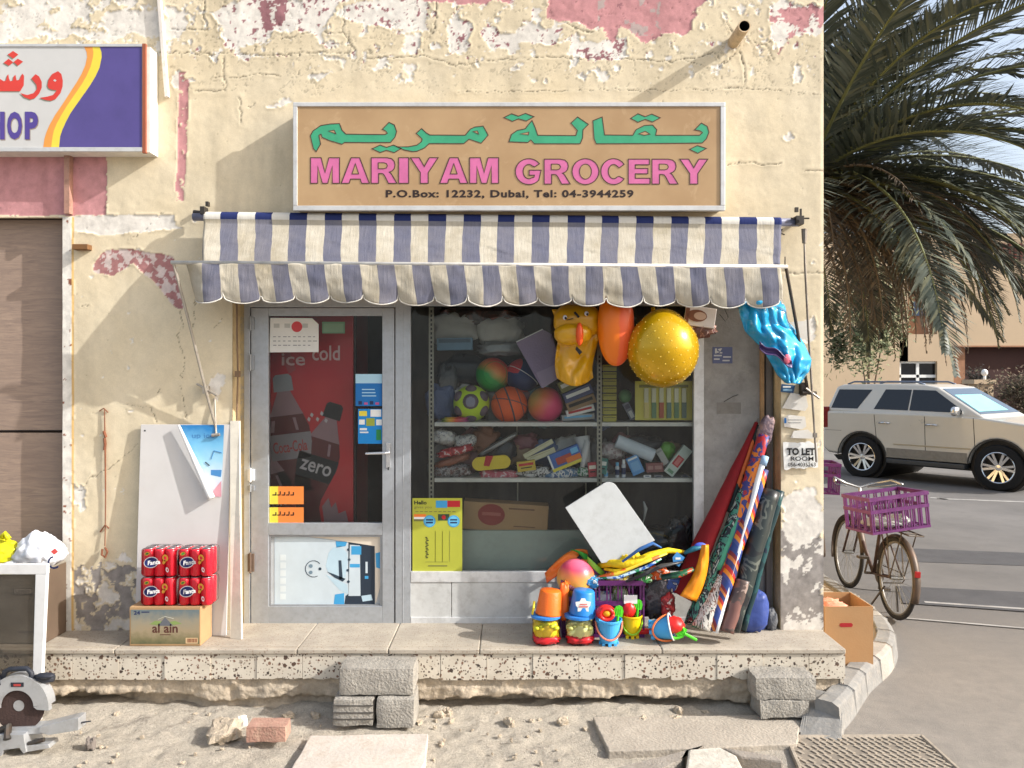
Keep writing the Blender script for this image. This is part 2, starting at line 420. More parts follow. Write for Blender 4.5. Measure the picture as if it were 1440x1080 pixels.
# darker carriageway laid over the ground, its painted lines and patches
rb = MB()
rb.sheet(lambda a, c: Vector((3.02 + .1 * math.sin(c * 40) * (a < .01) + (60 - 3) * a ** 2, 3.1 - 2.2 * a ** .5 * (1 - c) + c ** 2 * 30, .006)), 24, 24)
road = rb.build("road", zone_mat("worn asphalt", (112, 109, 106), (92, 90, 88), .85, .8, .25), loc=(0, 0, 0)); road["kind"] = 'structure'
ml = MB(); wl = M("worn road paint", (160, 157, 152), .8, var=.2, scale=3, dirt=1., dirtcol=(120, 116, 112))
def strip(a, c, w, z):
    a = Vector(a); c = Vector(c); d = (c - a).normalized(); n = Vector((-d.y, d.x, 0)) * w / 2
    ml.add([a - n + EZ * z, c - n + EZ * z, c + n + EZ * z, a + n + EZ * z], [(0, 1, 2, 3)])
strip(G(1318, 702), G(1660, 715), .12, .011); strip(G(1308, 700.5), G(1332, 703), .1, .011)
strip(G(1218, 866), G(1560, 895), .03, .011); strip(G(1300, 848), G(1560, 866), .05, .011); 
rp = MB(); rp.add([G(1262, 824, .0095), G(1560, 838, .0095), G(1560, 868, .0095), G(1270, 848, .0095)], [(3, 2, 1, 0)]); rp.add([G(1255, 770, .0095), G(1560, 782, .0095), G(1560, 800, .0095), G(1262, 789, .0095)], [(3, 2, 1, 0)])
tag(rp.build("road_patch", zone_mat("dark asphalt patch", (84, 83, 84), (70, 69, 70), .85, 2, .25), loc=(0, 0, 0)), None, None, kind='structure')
tag(ml.build("road_markings", wl, loc=(0, 0, 0)), None, None, kind='structure')

# ------------------------------------------------------------------ the shop building
building = thing("shop_building", "cream plastered corner shop building with badly peeling paint, pink patches and a glass shopfront", "building", (-0.9, 4, 0))
VT = -150.0
du = 1.5
U1 = np.append(np.arange(-111.0, 1157.0, du), X(0) * 0 + 720 + 2.055 * F / D); V1 = np.arange(VT, 900.0, du)
U, V = np.meshgrid(U1, V1)
wu = U + (fbm(U, V, 26, 101) - .5) * 34 + (fbm(U, V, 6, 102) - .5) * 9
wv = V + (fbm(U, V, 26, 103) - .5) * 30 + (fbm(U, V, 6, 104) - .5) * 9
nA = fbm(U, V, 22, 105); nB = fbm(U, V, 8, 106); nC = fbm(U, V, 120, 107); nD = fbm(U, V, 3.2, 108, 3)
def patch(pts): return in_poly(wu, wv, pts)
def soft(pts, k=.4): return in_poly(U + (wu - U) * k, V + (wv - V) * k, pts)
white = np.zeros(U.shape, bool); pink = np.zeros(U.shape, bool); grey = np.zeros(U.shape, bool); mauve = np.zeros(U.shape, bool)
for pts in ([(-111, -60), (62, 0), (140, 8), (125, 30), (95, 40), (78, 48), (60, 58), (-111, 56)],):
    white |= patch(pts) & (nA > .46)
for pts in ([(150, 16), (215, 18), (218, 50), (156, 50)], [(60, 20), (100, 8), (135, 22), (95, 45), (80, 52)], [(-111, 42), (80, 43), (262, 40), (262, 52), (-111, 58)], [(228, 16), (250, 12), (264, 44), (230, 48)],
            [(302, 22), (326, -4), (482, -10), (470, 18), (455, 45), (392, 46), (335, 66), (352, 78), (372, 80), (345, 84), (320, 60), (318, 34)],
            [(470, 22), (505, -5), (602, -5), (606, 46), (560, 47), (520, 38)], [(628, 36), (640, 20), (664, 46), (656, 78), (638, 70)],
            [(680, 38), (720, 47), (795, 28), (772, 62), (742, 58), (700, 78), (690, 60)], [(742, 50), (790, 56), (806, 82), (884, 82), (884, 60), (832, 56), (800, 64), (770, 52)],
            [(1075, 14), (1110, 0), (1158, 10), (1158, 50), (1120, 50), (1096, 66)], [(570, 52), (590, 50), (592, 72), (574, 74)], [(795, 55), (808, 55), (806, 100), (798, 100)],
            [(828, 112), (842, 98), (850, 112)], [(525, 92), (555, 85), (552, 100), (528, 98)], [(565, 90), (592, 94), (585, 102), (566, 100)], [(432, 105), (448, 95), (460, 100), (440, 112)],
            [(380, 150), (395, 140), (412, 139), (412, 146), (385, 152)], [(1098, 183), (1112, 178), (1118, 190), (1104, 192)],
            [(1094, 702), (1112, 690), (1140, 680), (1150, 712), (1162, 720), (1162, 905), (1094, 905)], [(288, 536), (300, 522), (318, 526), (324, 544), (308, 556), (292, 550)], [(100, 660), (120, 690), (116, 720), (104, 700)],
            [(1108, 466), (1136, 450), (1140, 478), (1120, 482)], [(175, 566), (188, 568), (184, 574), (176, 572)], [(175, 780), (190, 780), (186, 790), (172, 786)], [(250, 95), (262, 118), (250, 128), (240, 116)]):
    white |= patch(pts)
white |= soft([(103, 304), (242, 302), (245, 316), (256, 321), (150, 330), (103, 324)], .25)
white |= (V < 118) & (fbm(U, V, 16, 120) > .70) | (V < 80) & (fbm(U, V, 10, 121) > .70)
white |= (V > 300) & (fbm(U, V, 13, 122) > .80)
for pts in ([(746, -60), (988, -60), (982, 46), (958, 50), (920, 46), (905, 58), (876, 44), (860, 63), (842, 40), (808, 32), (778, 20)], [(1060, -80), (1162, -80), (1162, 48), (1122, 50), (1096, 72), (1078, 56), (1072, 20)],
            [(575, -10), (722, -10), (715, 4), (600, 7)]):
    pk = patch(pts); pink |= pk
pink &= ~((U > 1060) & (nA > .52))
pink |= soft([(251, 102), (266, 100), (263, 200), (259, 283), (247, 283), (250, 190)], .12) & (nB < .66)
pink |= soft([(-111, 215), (150, 215), (150, 303), (-111, 303)], .04)
curl = soft([(130, 375), (148, 352), (180, 350), (242, 362), (262, 432), (250, 434), (225, 405), (186, 370), (160, 388), (133, 382)], .3)
mauve |= patch([(366, -20), (402, -20), (402, 42), (368, 44)]) & (nB < .6)
mauve |= white & (V < 90) & (U > 270) & (fbm(U, V, 7, 130) > .66)
mauve |= patch([(860, 66), (878, 62), (878, 80), (820, 80)]) & (nB > .5)
lowl = patch([(100, 805), (150, 785), (200, 800), (200, 905), (100, 905)]); grey |= lowl & (nA > .5); white |= lowl & (nA < .44)
lowr = (U > 1094) & (V > 735); grey |= lowr & (fbm(U, V, 18, 140) > .43) & patch([(1090, 740), (1120, 770), (1162, 745), (1162, 910), (1090, 910)])
strip_m = soft([(82, 305), (102, 305), (102, 905), (82, 905)], .08)
crackd = np.full(U.shape, 99.)
def crack(pts, w=1.0):
    for (a0, b0), (a1, b1) in zip(pts[:-1], pts[1:]):
        m0, m1 = min(a0, a1) - 9, max(a0, a1) + 9; n0, n1 = min(b0, b1) - 9, max(b0, b1) + 9
        ii = np.where((V1 > n0) & (V1 < n1))[0]; jj = np.where((U1 > m0) & (U1 < m1))[0]
        if len(ii) == 0 or len(jj) == 0: continue
        sl = np.s_[ii[0]:ii[-1] + 1, jj[0]:jj[-1] + 1]
        uu = U[sl] + (nB[sl] - .5) * 10; vv = V[sl] + (nB.T.T[sl] - .5) * 8 + (nD[sl] - .5) * 2
        dx, dy = a1 - a0, b1 - b0; t = np.clip(((uu - a0) * dx + (vv - b0) * dy) / (dx * dx + dy * dy), 0, 1)
        crackd[sl] = np.minimum(crackd[sl], np.hypot(uu - a0 - t * dx, vv - b0 - t * dy) / w)
for pts, w in (([(225, 75), (262, 74), (300, 77), (330, 72)], 1.), ([(288, 0), (286, 25), (293, 42), (268, 41), (240, 40)], 1.), ([(314, 80), (316, 105), (318, 128), (276, 129)], 1.3), ([(338, 138), (339, 175)], 1.1), ([(345, 152), (360, 146)], .7),
               ([(330, 78), (400, 77), (440, 74), (490, 75), (500, 72), (482, 45), (484, 0)], .9), ([(455, 46), (490, 47), (486, 66)], .9), ([(515, 82), (560, 80), (600, 80), (640, 92), (680, 86), (720, 84), (780, 80), (830, 84)], 1.), ([(612, 0), (615, 30), (608, 48)], 1.2),
               ([(860, 82), (905, 84), (930, 88), (960, 84), (1005, 74)], .9), ([(960, 85), (985, 92), (1010, 100)], .6), ([(1010, 78), (1012, 96), (1030, 80), (1040, 74), (1046, 96), (1048, 120), (1020, 125)], 1.), ([(1060, 60), (1078, 64), (1088, 84)], 1.),
               ([(720, 129), (860, 127), (960, 128), (1040, 124), (1110, 128), (1158, 134)], .55), ([(1020, 230), (1048, 228), (1080, 232), (1100, 230)], .8), ([(1130, 240), (1158, 240)], 1.2), ([(790, 30), (820, 44), (842, 44)], 1.),
               ([(103, 688), (115, 688), (126, 672), (148, 662), (160, 655), (195, 626)], .9), ([(178, 568), (214, 574), (218, 592)], 1.), ([(255, 415), (257, 460), (250, 470), (259, 500), (255, 545), (262, 590)], .7), ([(276, 418), (272, 462)], .6),
               ([(220, 555), (232, 545)], .5), ([(112, 430), (125, 428)], .5), ([(1098, 380), (1112, 384), (1128, 384), (1158, 382)], 1.5), ([(395, 55), (440, 44)], .6), ([(120, 60), (140, 42), (100, 38)], .6), ([(230, 300), (180, 340)], .3), ([(300, 460), (312, 448)], .5),
               ([(300, 110), (340, 108), (372, 104), (395, 108)], .7), ([(360, 78), (362, 40)], .5), ([(422, 80), (424, 50)], .5), ([(640, 130), (720, 128)], .5), ([(1020, 30), (1040, 60), (1030, 80)], .8)): crack(pts, w)
net = np.abs(fbm(U, V, 46, 150) - .5); crackd2 = np.where((net < .004) & (V < 135) & (nA > .42), .6, 9.)
dark = np.clip(1.0 - np.minimum(crackd * 1.15, crackd2), 0, 1)
curlh = np.exp(-((crackd - 3.2) / 2.2) ** 2) * (.4 + fbm(U, V, 30, 151))
# holes and pock marks
pock = (fbm(U, V, 5, 160) > .78) & (V < 115) | (fbm(U, V, 4.5, 161) > .86)
cream = ~(white | pink | grey | mauve | curl | strip_m)
def blur(a, n=1):
    for _ in range(n):
        p = np.pad(a, 1, mode='edge'); a = (p[:-2, 1:-1] + p[2:, 1:-1] + p[1:-1, :-2] + p[1:-1, 2:] + 2 * p[1:-1, 1:-1]) / 6
    return a
cm = blur(cream.astype(float), 1)
edge = blur(cream.astype(float), 5); lift = np.clip(edge * (1 - edge) * 4, 0, 1) * cream * (fbm(U, V, 18, 170) > .5)
Hh = -cm * .003 - lift * .0042 - curlh * .0014 + dark * .004 + pock * .003
Hh += -(nC - .5) * .010 - (nA - .5) * .003 - (nB - .5) * .0012 - (nD - .5) * .0006 * (1 + 2 * (~cream))
Hh -= strip_m * .006
c = np.zeros(U.shape + (3,)); A = lambda r, g, bb: np.array(lin((r, g, bb)))
t1 = fbm(U, V, 60, 180)[..., None]; t2 = fbm(U, V, 9, 181)[..., None]
c[:] = A(212, 196, 164) * (1 - t1) + A(224, 211, 184) * t1
c *= (.93 + .14 * t2)
c = c * np.where(V[..., None] > 140, 1.0, .97)
wcol = A(226, 220, 210) * (.72 + .5 * t2); pcol = A(194, 140, 141) * (.75 + .5 * t2); mcol = A(150, 106, 110) * (.6 + .8 * t2); gcol = A(148, 142, 137) * (.6 + .8 * t2)
c[white] = wcol[white]; c[pink] = pcol[pink]
pg = pink & (U > 840) & (U < 930) & (V < 50) & (nA > .56); c[pg] = (A(178, 160, 155) * np.ones_like(c))[pg]
c[mauve] = mcol[mauve]; c[grey] = gcol[grey]
cmix = (fbm(U, V, 9, 190) > .5); c[curl & cmix] = (A(166, 118, 116) * (.7 + .6 * t2))[curl & cmix]; c[curl & ~cmix] = (A(205, 188, 182) * (.7 + .6 * t2))[curl & ~cmix]
c[strip_m] = (A(225, 220, 210) * (.75 + .45 * t2))[strip_m]
rust = strip_m & (fbm(U, V, 9, 191) > .70); c[rust] = A(140, 90, 70)
yl = (np.abs(U - 103) < 1.6) & (V > 305); c[yl] = A(205, 170, 110)
c *= (1 - .72 * dark[..., None]); c[pock] *= .72
flk = (V < 125) & (fbm(U, V, 5, 193) > .70) & cream; c[flk] = c[flk] * .78
stain = np.clip((fbm(U, V * .25, 30, 195) - .55) * 4, 0, 1)[..., None] * .16; c *= (1 - stain)
ft = np.clip((V - 800) / 90, 0, 1)[..., None] * (.35 * t1); c = c * (1 - ft) + A(150, 130, 105) * ft
pw, nt, b, L = node_mat("peeling wall paint")
at = N(nt, "ShaderNodeAttribute"); at.attribute_name = "paint"
tc = N(nt, "ShaderNodeTexCoord").outputs["Object"]; nf = noise_n(nt, tc, 120, 6, .7); nm = noise_n(nt, tc, 22, 8, .7)
cl = mixc(nt, 1., at.outputs["Color"], mixc(nt, mrange(nt, nf, .3, .7), (240, 240, 240), (255, 255, 255)), 'MULTIPLY')
L.new(cl, b.inputs["Base Color"]); b.inputs["Roughness"].default_value = .88; b.inputs["Specular IOR Level"].default_value = .25
bump_n(nt, math_n(nt, 'ADD', nf, nm), .09, .006, b)
ui = (U1[:-1] + U1[1:]) / 2; vi = (V1[:-1] + V1[1:]) / 2; UI, VI = np.meshgrid(ui, vi)
keep = ~(((UI > 327) & (UI < 1098) & (VI > 414)) | ((UI < 88) & (VI > 306)))
# rows run downwards: flip the winding by mirroring the row order
fl = lambda a: a[::-1]
xw = (U - 720) / F * D; zw = HC - (V - HV) / F * D
edgeU = np.clip((2.055 - xw) / .02, 0, 1)
grid_object("facade_wall", fl(xw), fl(Hh * edgeU), fl(zw), fl(keep), [pw], fl(c), building)
plain = M("cream render", (214, 190, 146), .88, var=.1, scale=5, bump=.35, bscale=60, dirt=.35, dirtcol=(165, 140, 108))
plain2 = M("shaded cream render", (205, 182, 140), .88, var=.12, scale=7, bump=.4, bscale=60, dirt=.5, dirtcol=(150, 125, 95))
ZT = Z(VT)
o = MB(); o.box(2.035, .012, -.05, 2.054, 7.9, ZT - .002); o.box(-7, 7.9, -.05, 2.054, 7.92, ZT - .002); o.box(-7.02, .012, -.05, -7, 7.92, ZT - .002)
o.box(-7, .002, .1, -4.6, .02, ZT); o.box(-4.6, .002, Z(306), -3.901, .02, ZT)
o.build("outer_wall", plain, building)
o = MB(); o.box(-7.02, .015, ZT - .001, 2.054, 7.92, ZT + .15); o.build("roof_slab", plain, building)
XL, XR, ZTOP, YR = X(327), X(1098), Z(414), .15
o = MB(); o.box(XL - .02, .004, .36, XL, YR + .03, ZTOP); o.box(XR, .004, .36, XR + .02, YR + .03, ZTOP); o.box(XL - .02, .004, ZTOP, XR + .02, YR + .03, ZTOP + .02)
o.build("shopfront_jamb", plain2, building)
o = MB(); xl = X(88); o.box(xl, .004, .3, xl + .02, .12, Z(306)); o.box(-4.62, .004, Z(306), xl + .02, .12, Z(306) + .02)
o.build("doorway_jamb", M("dirty jamb", (190, 172, 150), .85, dirt=.8, bump=.3), building)
# boarded doorway on the left
wood, nt, b, L = node_mat("weathered plywood")
tc = N(nt, "ShaderNodeTexCoord").outputs["Object"]; mp = N(nt, "ShaderNodeMapping"); mp.inputs["Scale"].default_value = (1, 1, 9); L.new(tc, mp.inputs[0])
g1 = noise_n(nt, mp.outputs[0], 5, 8, .65, 1.2); g2 = noise_n(nt, tc, 3, 5)
cw = mixc(nt, mrange(nt, g1, .3, .7), (162, 140, 122), (130, 112, 101)); cw = mixc(nt, mrange(nt, g2, .4, .75, 0, .55), cw, (140, 120, 106))
L.new(cw, b.inputs["Base Color"]); b.inputs["Roughness"].default_value = .75; bump_n(nt, g1, .15, .01, b)
o = MB(); o.box(-4.6, .085, Z(606, .09), xl - .001, .1, Z(306)); o.box(-4.6, .087, .38, xl - .001, .1, Z(608.5, .09))
o.build("plywood_board", wood, building)
o = MB(); o.pbox(-60, 302.5, 86, 307.5, .03, .08); o.build("board_joint", M("dark gap", (46, 36, 32), .9), building)
o = MB(); o.pbox(-60, 604.6, 88, 606.6, .0845, .086)
o.build("board_joint", M("dark gap", (46, 36, 32), .9), building)
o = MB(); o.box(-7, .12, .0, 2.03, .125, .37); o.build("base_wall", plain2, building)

# plumbing and fixtures on the facade
pipe = MB(); pp = P(1031, 60, 0); q = Vector((X(1047, -.25), -.25, Z(36.5, -.25)))
pipe.tube([pp + Vector((0, .02, 0)), q], .039, 20, 0, False); pipe.tube([q + Vector((0, .002, 0)), pp + Vector((0, .02, 0))], .033, 20, 1, False)
rv = MB()
k = 20; vs_ = []
for r_ in (.039, .033):
    for j in range(k): vs_.append(q + Vector((r_ * math.cos(2 * math.pi * j / k), 0, r_ * math.sin(2 * math.pi * j / k))))
pipe.add(vs_, [(j, k + j, k + (j + 1) % k, (j + 1) % k) for j in range(k)])
pipe.build("drain_pipe", [M("weathered pipe", (196, 172, 138), .6, var=.2, dirt=.7), M("pipe inside", (30, 26, 24), .9)], building, smooth=False)
o = MB(); a0 = P(221, -60, 0); a1 = P(236.5, 138, 0)
o.box(-.012, -.03, 0, .012, .002, (a0 - a1).length, 0, Matrix.Translation(a1) @ Matrix.Rotation(math.atan2(a0.x - a1.x, a0.z - a1.z), 4, 'Y'))
o.build("cable_trunking", M("old white plastic", (218, 210, 200), .55, dirt=.5), building, bevel=.002)
o = MB(); o.tube([P(333, 425, -.012), P(333.5, 480, -.012), P(334.5, 520, -.012), P(333, 595, -.012)], .006, 6); o.cbox(P(334, 526, -.015), (.03, .03, .04))
o.build("cable", M("brown cable", (120, 96, 72), .7), building)
o = MB(); o.pbox(101, 343, 123, 350.5, -.06, .0); o.build("wood_peg", M("old wood", (120, 84, 50), .8, dirt=.4), building, bevel=.003)
# soffit and dark interior
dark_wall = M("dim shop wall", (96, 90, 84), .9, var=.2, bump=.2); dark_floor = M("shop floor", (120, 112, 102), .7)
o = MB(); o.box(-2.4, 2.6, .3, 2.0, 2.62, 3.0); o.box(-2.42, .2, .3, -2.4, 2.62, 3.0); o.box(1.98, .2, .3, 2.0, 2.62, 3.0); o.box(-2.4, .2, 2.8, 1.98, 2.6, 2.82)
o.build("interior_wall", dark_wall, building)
o = MB(); o.box(-2.4, .17, .3, 1.98, 2.6, .38); o.build("interior_floor", dark_floor, building)
# ------------------------------------------------------------------ shop front: door and window
alu = M("brushed aluminium", (176, 180, 184), .42, .55, var=.08, scale=14, bump=.05, bscale=200, dirt=.25, dirtcol=(130, 124, 116))
alu2 = M("grey aluminium", (160, 163, 166), .45, .5, var=.08, scale=10, dirt=.3, dirtcol=(120, 114, 106))
Y0 = YR                                     # front plane of the frames
glass = glass_mat("window glass", (247, 249, 248), 1.33, .004, .008, (200, 205, 205))
def bars(mb, lst, y0, y1, mi=0):
    for a in lst: mb.pbox(*a, y0, y1, mi)
fr = MB(); bars(fr, [(343, 416, 351.5, 880, ), (556, 416, 577.5, 880), (351.5, 416, 556, 432), (577.5, 416, 990, 430)], Y0, Y0 + .06)
fr.pbox(566, 432, 567.4, 878, Y0 - .0022, Y0 + .002)
fr.build("front_frame", alu, building, bevel=.003)
# fillers beside the frame
fl_ = MB(); fl_.pbox(338, 416, 343, 884, Y0 + .005, Y0 + .03); fl_.build("frame_filler", M("flaking filler", (176, 160, 124), .9, dirt=.9, dirtcol=(118, 128, 140), scale=9), building)
door = MB()
bars(door, [(353, 433, 377.5, 879.5), (537.5, 433, 554.5, 879.5), (377.5, 433, 537.5, 444), (377.5, 735.5, 537.5, 752.5), (377.5, 852.5, 537.5, 879.5)], Y0 + .004, Y0 + .05)
dr = door.build("door", alu, building, bevel=.003)
o = MB(); bars(o, [(377.5, 752.5, 381, 852.5), (534.5, 752.5, 537.5, 852.5), (381, 752.5, 534.5, 755), (381, 850.5, 534.5, 852.5)], Y0 + .012, Y0 + .03); o.build("glazing_bead", alu2, dr)
o = MB(); o.pbox(377.5, 444, 537.5, 735.5, Y0 + .024, Y0 + .028); o.build("door_glass", glass, dr)
o = MB(); o.pbox(380, 754, 536, 851, Y0 + .03, Y0 + .034); o.build("lower_panel", M("panel grey", (178, 180, 180), .5), dr)
o = MB(); o.cbox(P(546, 640, Y0 - .004), (.026, .02, .17)); o.tube([P(546, 636.5, Y0 - .01), P(546, 636.5, Y0 - .05), P(542, 637, Y0 - .055), P(514, 638, Y0 - .055)], [.009, .009, .0095, .0085], 10)
o.cbox(P(546, 659, Y0 - .0145), (.008, .004, .02), 1); o.build("door_handle", [M("chrome handle", (205, 206, 208), .25, .8), M("keyhole", (25, 25, 25), .6)], dr, bevel=.002)
for v0, v1, mt in ((446, 463, alu2), (500, 520, alu2), (660, 676, M("white hinge", (222, 222, 220), .4)), (683, 690, alu2), (779, 804, M("rusty hinge", (110, 92, 80), .6, .3, dirt=.6))):
    o = MB(); o.pbox(352 - 4, v0, 352 + 5, v1, Y0 - .012, Y0 + .005); o.tube([P(352, v0 - 2, Y0 - .014), P(352, v1 + 2, Y0 - .014)], .007, 8); o.build("hinge", mt, dr, bevel=.001)
# stickers on the door glass
paper = M("white paper", (222, 220, 214), .7, var=.06); pk = {}
def C(name, rgb, rough=.55, **kw): return M("print " + name, rgb, rough, var=kw.pop('var', .06), **kw)
red, blue, yel, orn, blk, grn, wht = C("red", (178, 34, 40)), C("blue", (28, 108, 176)), C("yellow", (222, 206, 70)), C("orange", (226, 120, 44)), C("black", (26, 26, 28)), C("green", (40, 130, 70)), C("white", (226, 226, 222))
lblue, navy, gry, dred, brown = C("light blue", (110, 180, 220)), C("navy", (32, 44, 84)), C("grey", (130, 130, 130)), C("dark red", (120, 24, 30)), C("brown", (104, 70, 46))
YG = Y0 + .0236
st = MB(); st.poly([P(u, v, YG - .0006) for u, v in ((379, 495.5), (448, 495), (448, 456), (439, 447.5), (380, 447))], (0, .0006, 0)); 
for i in range(26): 
    u = 384 + (i % 9) * 7; v = 473 + (i // 9) * 6; st.pbox(u, v, u + RND.uniform(3, 6), v + 1.1, YG - .0012, YG - .0007, 1)
for u in (385, 400, 425): st.pbox(u, 455, u + 8, 461, YG - .0012, YG - .0007, 3)
st.lathe([(.0, 0), (.037, 0), (.037, .0006), (0, .0006)], 20, 2, Matrix.Translation(P(417.5, 459.5, YG - .0008)) @ Matrix.Rotation(R(90), 4, 'X'))
st.build("permit_paper", [paper, gry, C("soft red", (200, 70, 76)), C("pale grey", (185, 185, 180))], dr)
st = MB(); st.pbox(453, 452.5, 485, 469, YG - .0008, YG, 0); st.pbox(455, 455, 483, 467, YG - .0014, YG - .0009, 1); st.build("notice_sticker", [C("sage", (92, 122, 98)), C("dull green", (110, 134, 112))], dr)
st = MB(); st.pbox(500, 526, 537.3, 571, YG - .0008, YG, 0); st.pbox(500, 526, 537.3, 539, YG - .0014, YG - .0009, 1)
for i in range(3): st.pbox(509, 547 + i * 4.5, 527 + i, 548.4 + i * 4.5, YG - .0014, YG - .0009, 1)
for i in range(4): st.pbox(504 + i * 8, 564 + (i % 2) * 2, 509 + i * 8, 569, YG - .0014, YG - .0009, 2 + i % 2)
st.build("phone_card_sticker", [blue, C("pale blue", (170, 208, 226)), navy, C("magenta", (190, 80, 130))], dr)
st = MB(); st.pbox(503.5, 575, 537.3, 624, YG - .0008, YG, 0)
for (u0, v0, u1, v1, k) in ((505, 578, 516, 585, 1), (521, 576, 536, 586, 2), (505, 590, 513, 597, 2), (515, 588, 527, 599, 3), (529, 590, 537, 598, 2), (506, 602, 516, 605, 2), (506, 607, 518, 609, 2), (529, 604, 536, 619, 4)): st.pbox(u0, v0, u1, v1, YG - .0014, YG - .0009, k)
st.build("phone_offer_sticker", [C("cyan blue", (22, 130, 200)), yel, wht, C("olive", (150, 160, 60)), grn], dr)
for v0, v1 in ((684, 709), (713.5, 736)):
    st = MB(); st.pbox(379, v0, 427, v1, YG - .0008, YG, 0); st.pbox(379, v0, 391, v1, YG - .0014, YG - .0009, 1); ptext(st, "modhesh" if v0 < 700 else "modhesh", 383, v0 + 7, 414, v1 - 9, YG - .002, 2, .02) if False else None
    for i in range(5): st.cbox(P(386 + i * 6.2, (v0 + v1) / 2 - .5, YG - .0014), (.022 + (i == 0) * .006, .0008, .008), 2); st.cbox(P(386 + i * 6.2 + 2, (v0 + v1) / 2 - 2.5 - i % 2, YG - .0014), (.008, .0008, .02), 2)
    st.build("orange_sticker", [C("amber", (228, 130, 60)), yel, C("dark brown", (60, 44, 30))], dr)
# printed poster on the lower panel: pale figure and blue boxes
po = MB(); YP = Y0 + .0295
po.poly([P(u, v, YP - .001) for u, v in ((386, 852), (527, 851), (527, 770), (470, 760), (424, 754), (386, 754))], (0, .001, 0), 0)
po.poly([P(u, v, YP - .003) for u, v in ((424, 753.5), (536, 753.5), (536, 820), (528, 850), (527, 768), (470, 759))], (0, .0008, 0), 1)
def pf(pts, k, d=.0016): po.poly([P(u, v, YP - d) for u, v in reversed(pts)], (0, .0004, 0), k)
pf([(490, 761), (527, 768), (527, 851), (484, 851), (486, 838), (490, 835), (490, 800)], 2); pf([(472, 761), (488, 762), (486, 768), (473, 770)], 3); pf([(471, 836), (484, 834), (484, 851), (469, 851)], 3)
pf([(492, 766), (506, 767), (507, 838), (490, 838)], 0, .002); pf([(494, 768), (508, 768), (508, 780), (494, 780)], 3, .0024); pf([(492, 793), (506, 793), (506, 798), (492, 798)], 3, .0024)
pf([(462, 778), (468, 770), (480, 768), (488, 778), (489, 790), (486, 812), (478, 815), (462, 806), (458, 796)], 4); pf([(458, 808), (468, 812), (488, 822), (490, 836), (478, 830)], 4)
pf([(476, 788), (480, 788), (482, 814), (477, 815)], 5, .0022); pf([(460, 804), (466, 806), (486, 814), (482, 818), (470, 812)], 5, .0022)
for i in range(18):
    q = 2 * math.pi * i / 18; q2 = 2 * math.pi * (i + 1) / 18
    if 2 < i < 16: pf([(441 + 12 * math.cos(q), 800 + 12 * math.sin(q)), (441 + 11 * math.cos(q), 800 + 11 * math.sin(q)), (441 + 11 * math.cos(q2), 800 + 11 * math.sin(q2)), (441 + 12 * math.cos(q2), 800 + 12 * math.sin(q2))], 5, .0022)
for (u, v, r) in ((437, 796, 2.8), (437, 805, 2.6), (450, 800, 2.2), (490, 773, 2), (491, 787, 2), (489, 802, 2), (490, 818, 2)):
    pf([(u + r * math.cos(i), v + r * math.sin(i)) for i in np.linspace(0, 6.28, 10)[:-1]], 5 if u != 437 else 6, .0024)
pf([(514, 790), (517, 790), (517, 806), (514, 806)], 0, .0022); pf([(513, 810), (518, 810), (518, 814), (513, 814)], 3, .0022); pf([(508, 838), (522, 836), (524, 844), (510, 846)], 4, .0022)
for i in range(6): pf([(394, 780 + i * 11), (402, 780 + i * 11), (402, 788 + i * 11), (394, 788 + i * 11)], 7, .0018)
pf([(528, 778), (536, 776), (536, 800), (529, 798)], 3, .0042)
po.build("lower_poster", [C("poster white", (190, 202, 208)), C("paper back", (214, 202, 184)), C("slate", (36, 48, 62)), C("sky", (60, 150, 200)), C("ice", (176, 200, 212)), C("ink", (44, 60, 74)), C("grey blue", (110, 132, 146)), C("faint", (205, 214, 216))], dr)
# window
win = MB(); bars(win, [(976, 430, 990, 868), (577.5, 804, 976, 819), (577.5, 868, 990, 879)], Y0 - .002, Y0 + .05)
w = win.build("window", M("white aluminium", (206, 206, 204), .4, .2, dirt=.3), building, bevel=.003)
o = MB(); o.pbox(577.5, 430, 976, 804, Y0 + .02, Y0 + .025); o.build("window_pane", glass, w)
o = MB(); o.pbox(577.5, 819, 634.5, 868, Y0 + .004, Y0 + .04); o.pbox(635.5, 819, 976, 868, Y0 + .004, Y0 + .04); o.build("kick_panel", M("pale grey panel", (196, 196, 192), .45, dirt=.3), w, bevel=.001)
o = MB(); o.pbox(990, 416, 1093, 884, Y0 + .012, Y0 + .04)
o.build("side_panel", M("bare cement board", (150, 147, 142), .85, var=.2, scale=5, bump=.3, dirt=.6, dirtcol=(112, 110, 106)), building)
o = MB(); o.pbox(1008, 566, 1042, 582, Y0 + .0105, Y0 + .0125); o.build("cement_patch", M("patch", (128, 124, 118), .9, dirt=.5), building)
o = MB(); o.pbox(1002, 488, 1030, 511, Y0 + .0095, Y0 + .0118, 0)
for (a, bb, cc, d) in ((1004, 490, 1016, 497), (1004, 499, 1015, 501), (1017, 501, 1028, 503), (1004, 504, 1012, 506), (1016, 506, 1026, 508)): o.pbox(a, bb, cc, d, Y0 + .0085, Y0 + .0094, 1)
ptext(o, "154", 1004, 489, 1018, 498, Y0 + .0084, 0, .02)
o.build("meter_label", [C("faded blue", (92, 98, 130)), C("faded white", (190, 190, 186))], building)
o = MB(); o.tube([P(1012, 442, .13), P(1020, 452, .12), P(1024, 446, .12), P(1017, 430, .12)], .002, 5); o.build("loose_wire", blk, building); o = MB(); o.tube([P(1038, 555, .158), P(1030, 558, .158), P(1018, 565, .157)], .002, 5); o.build("loose_wire", blk, building)
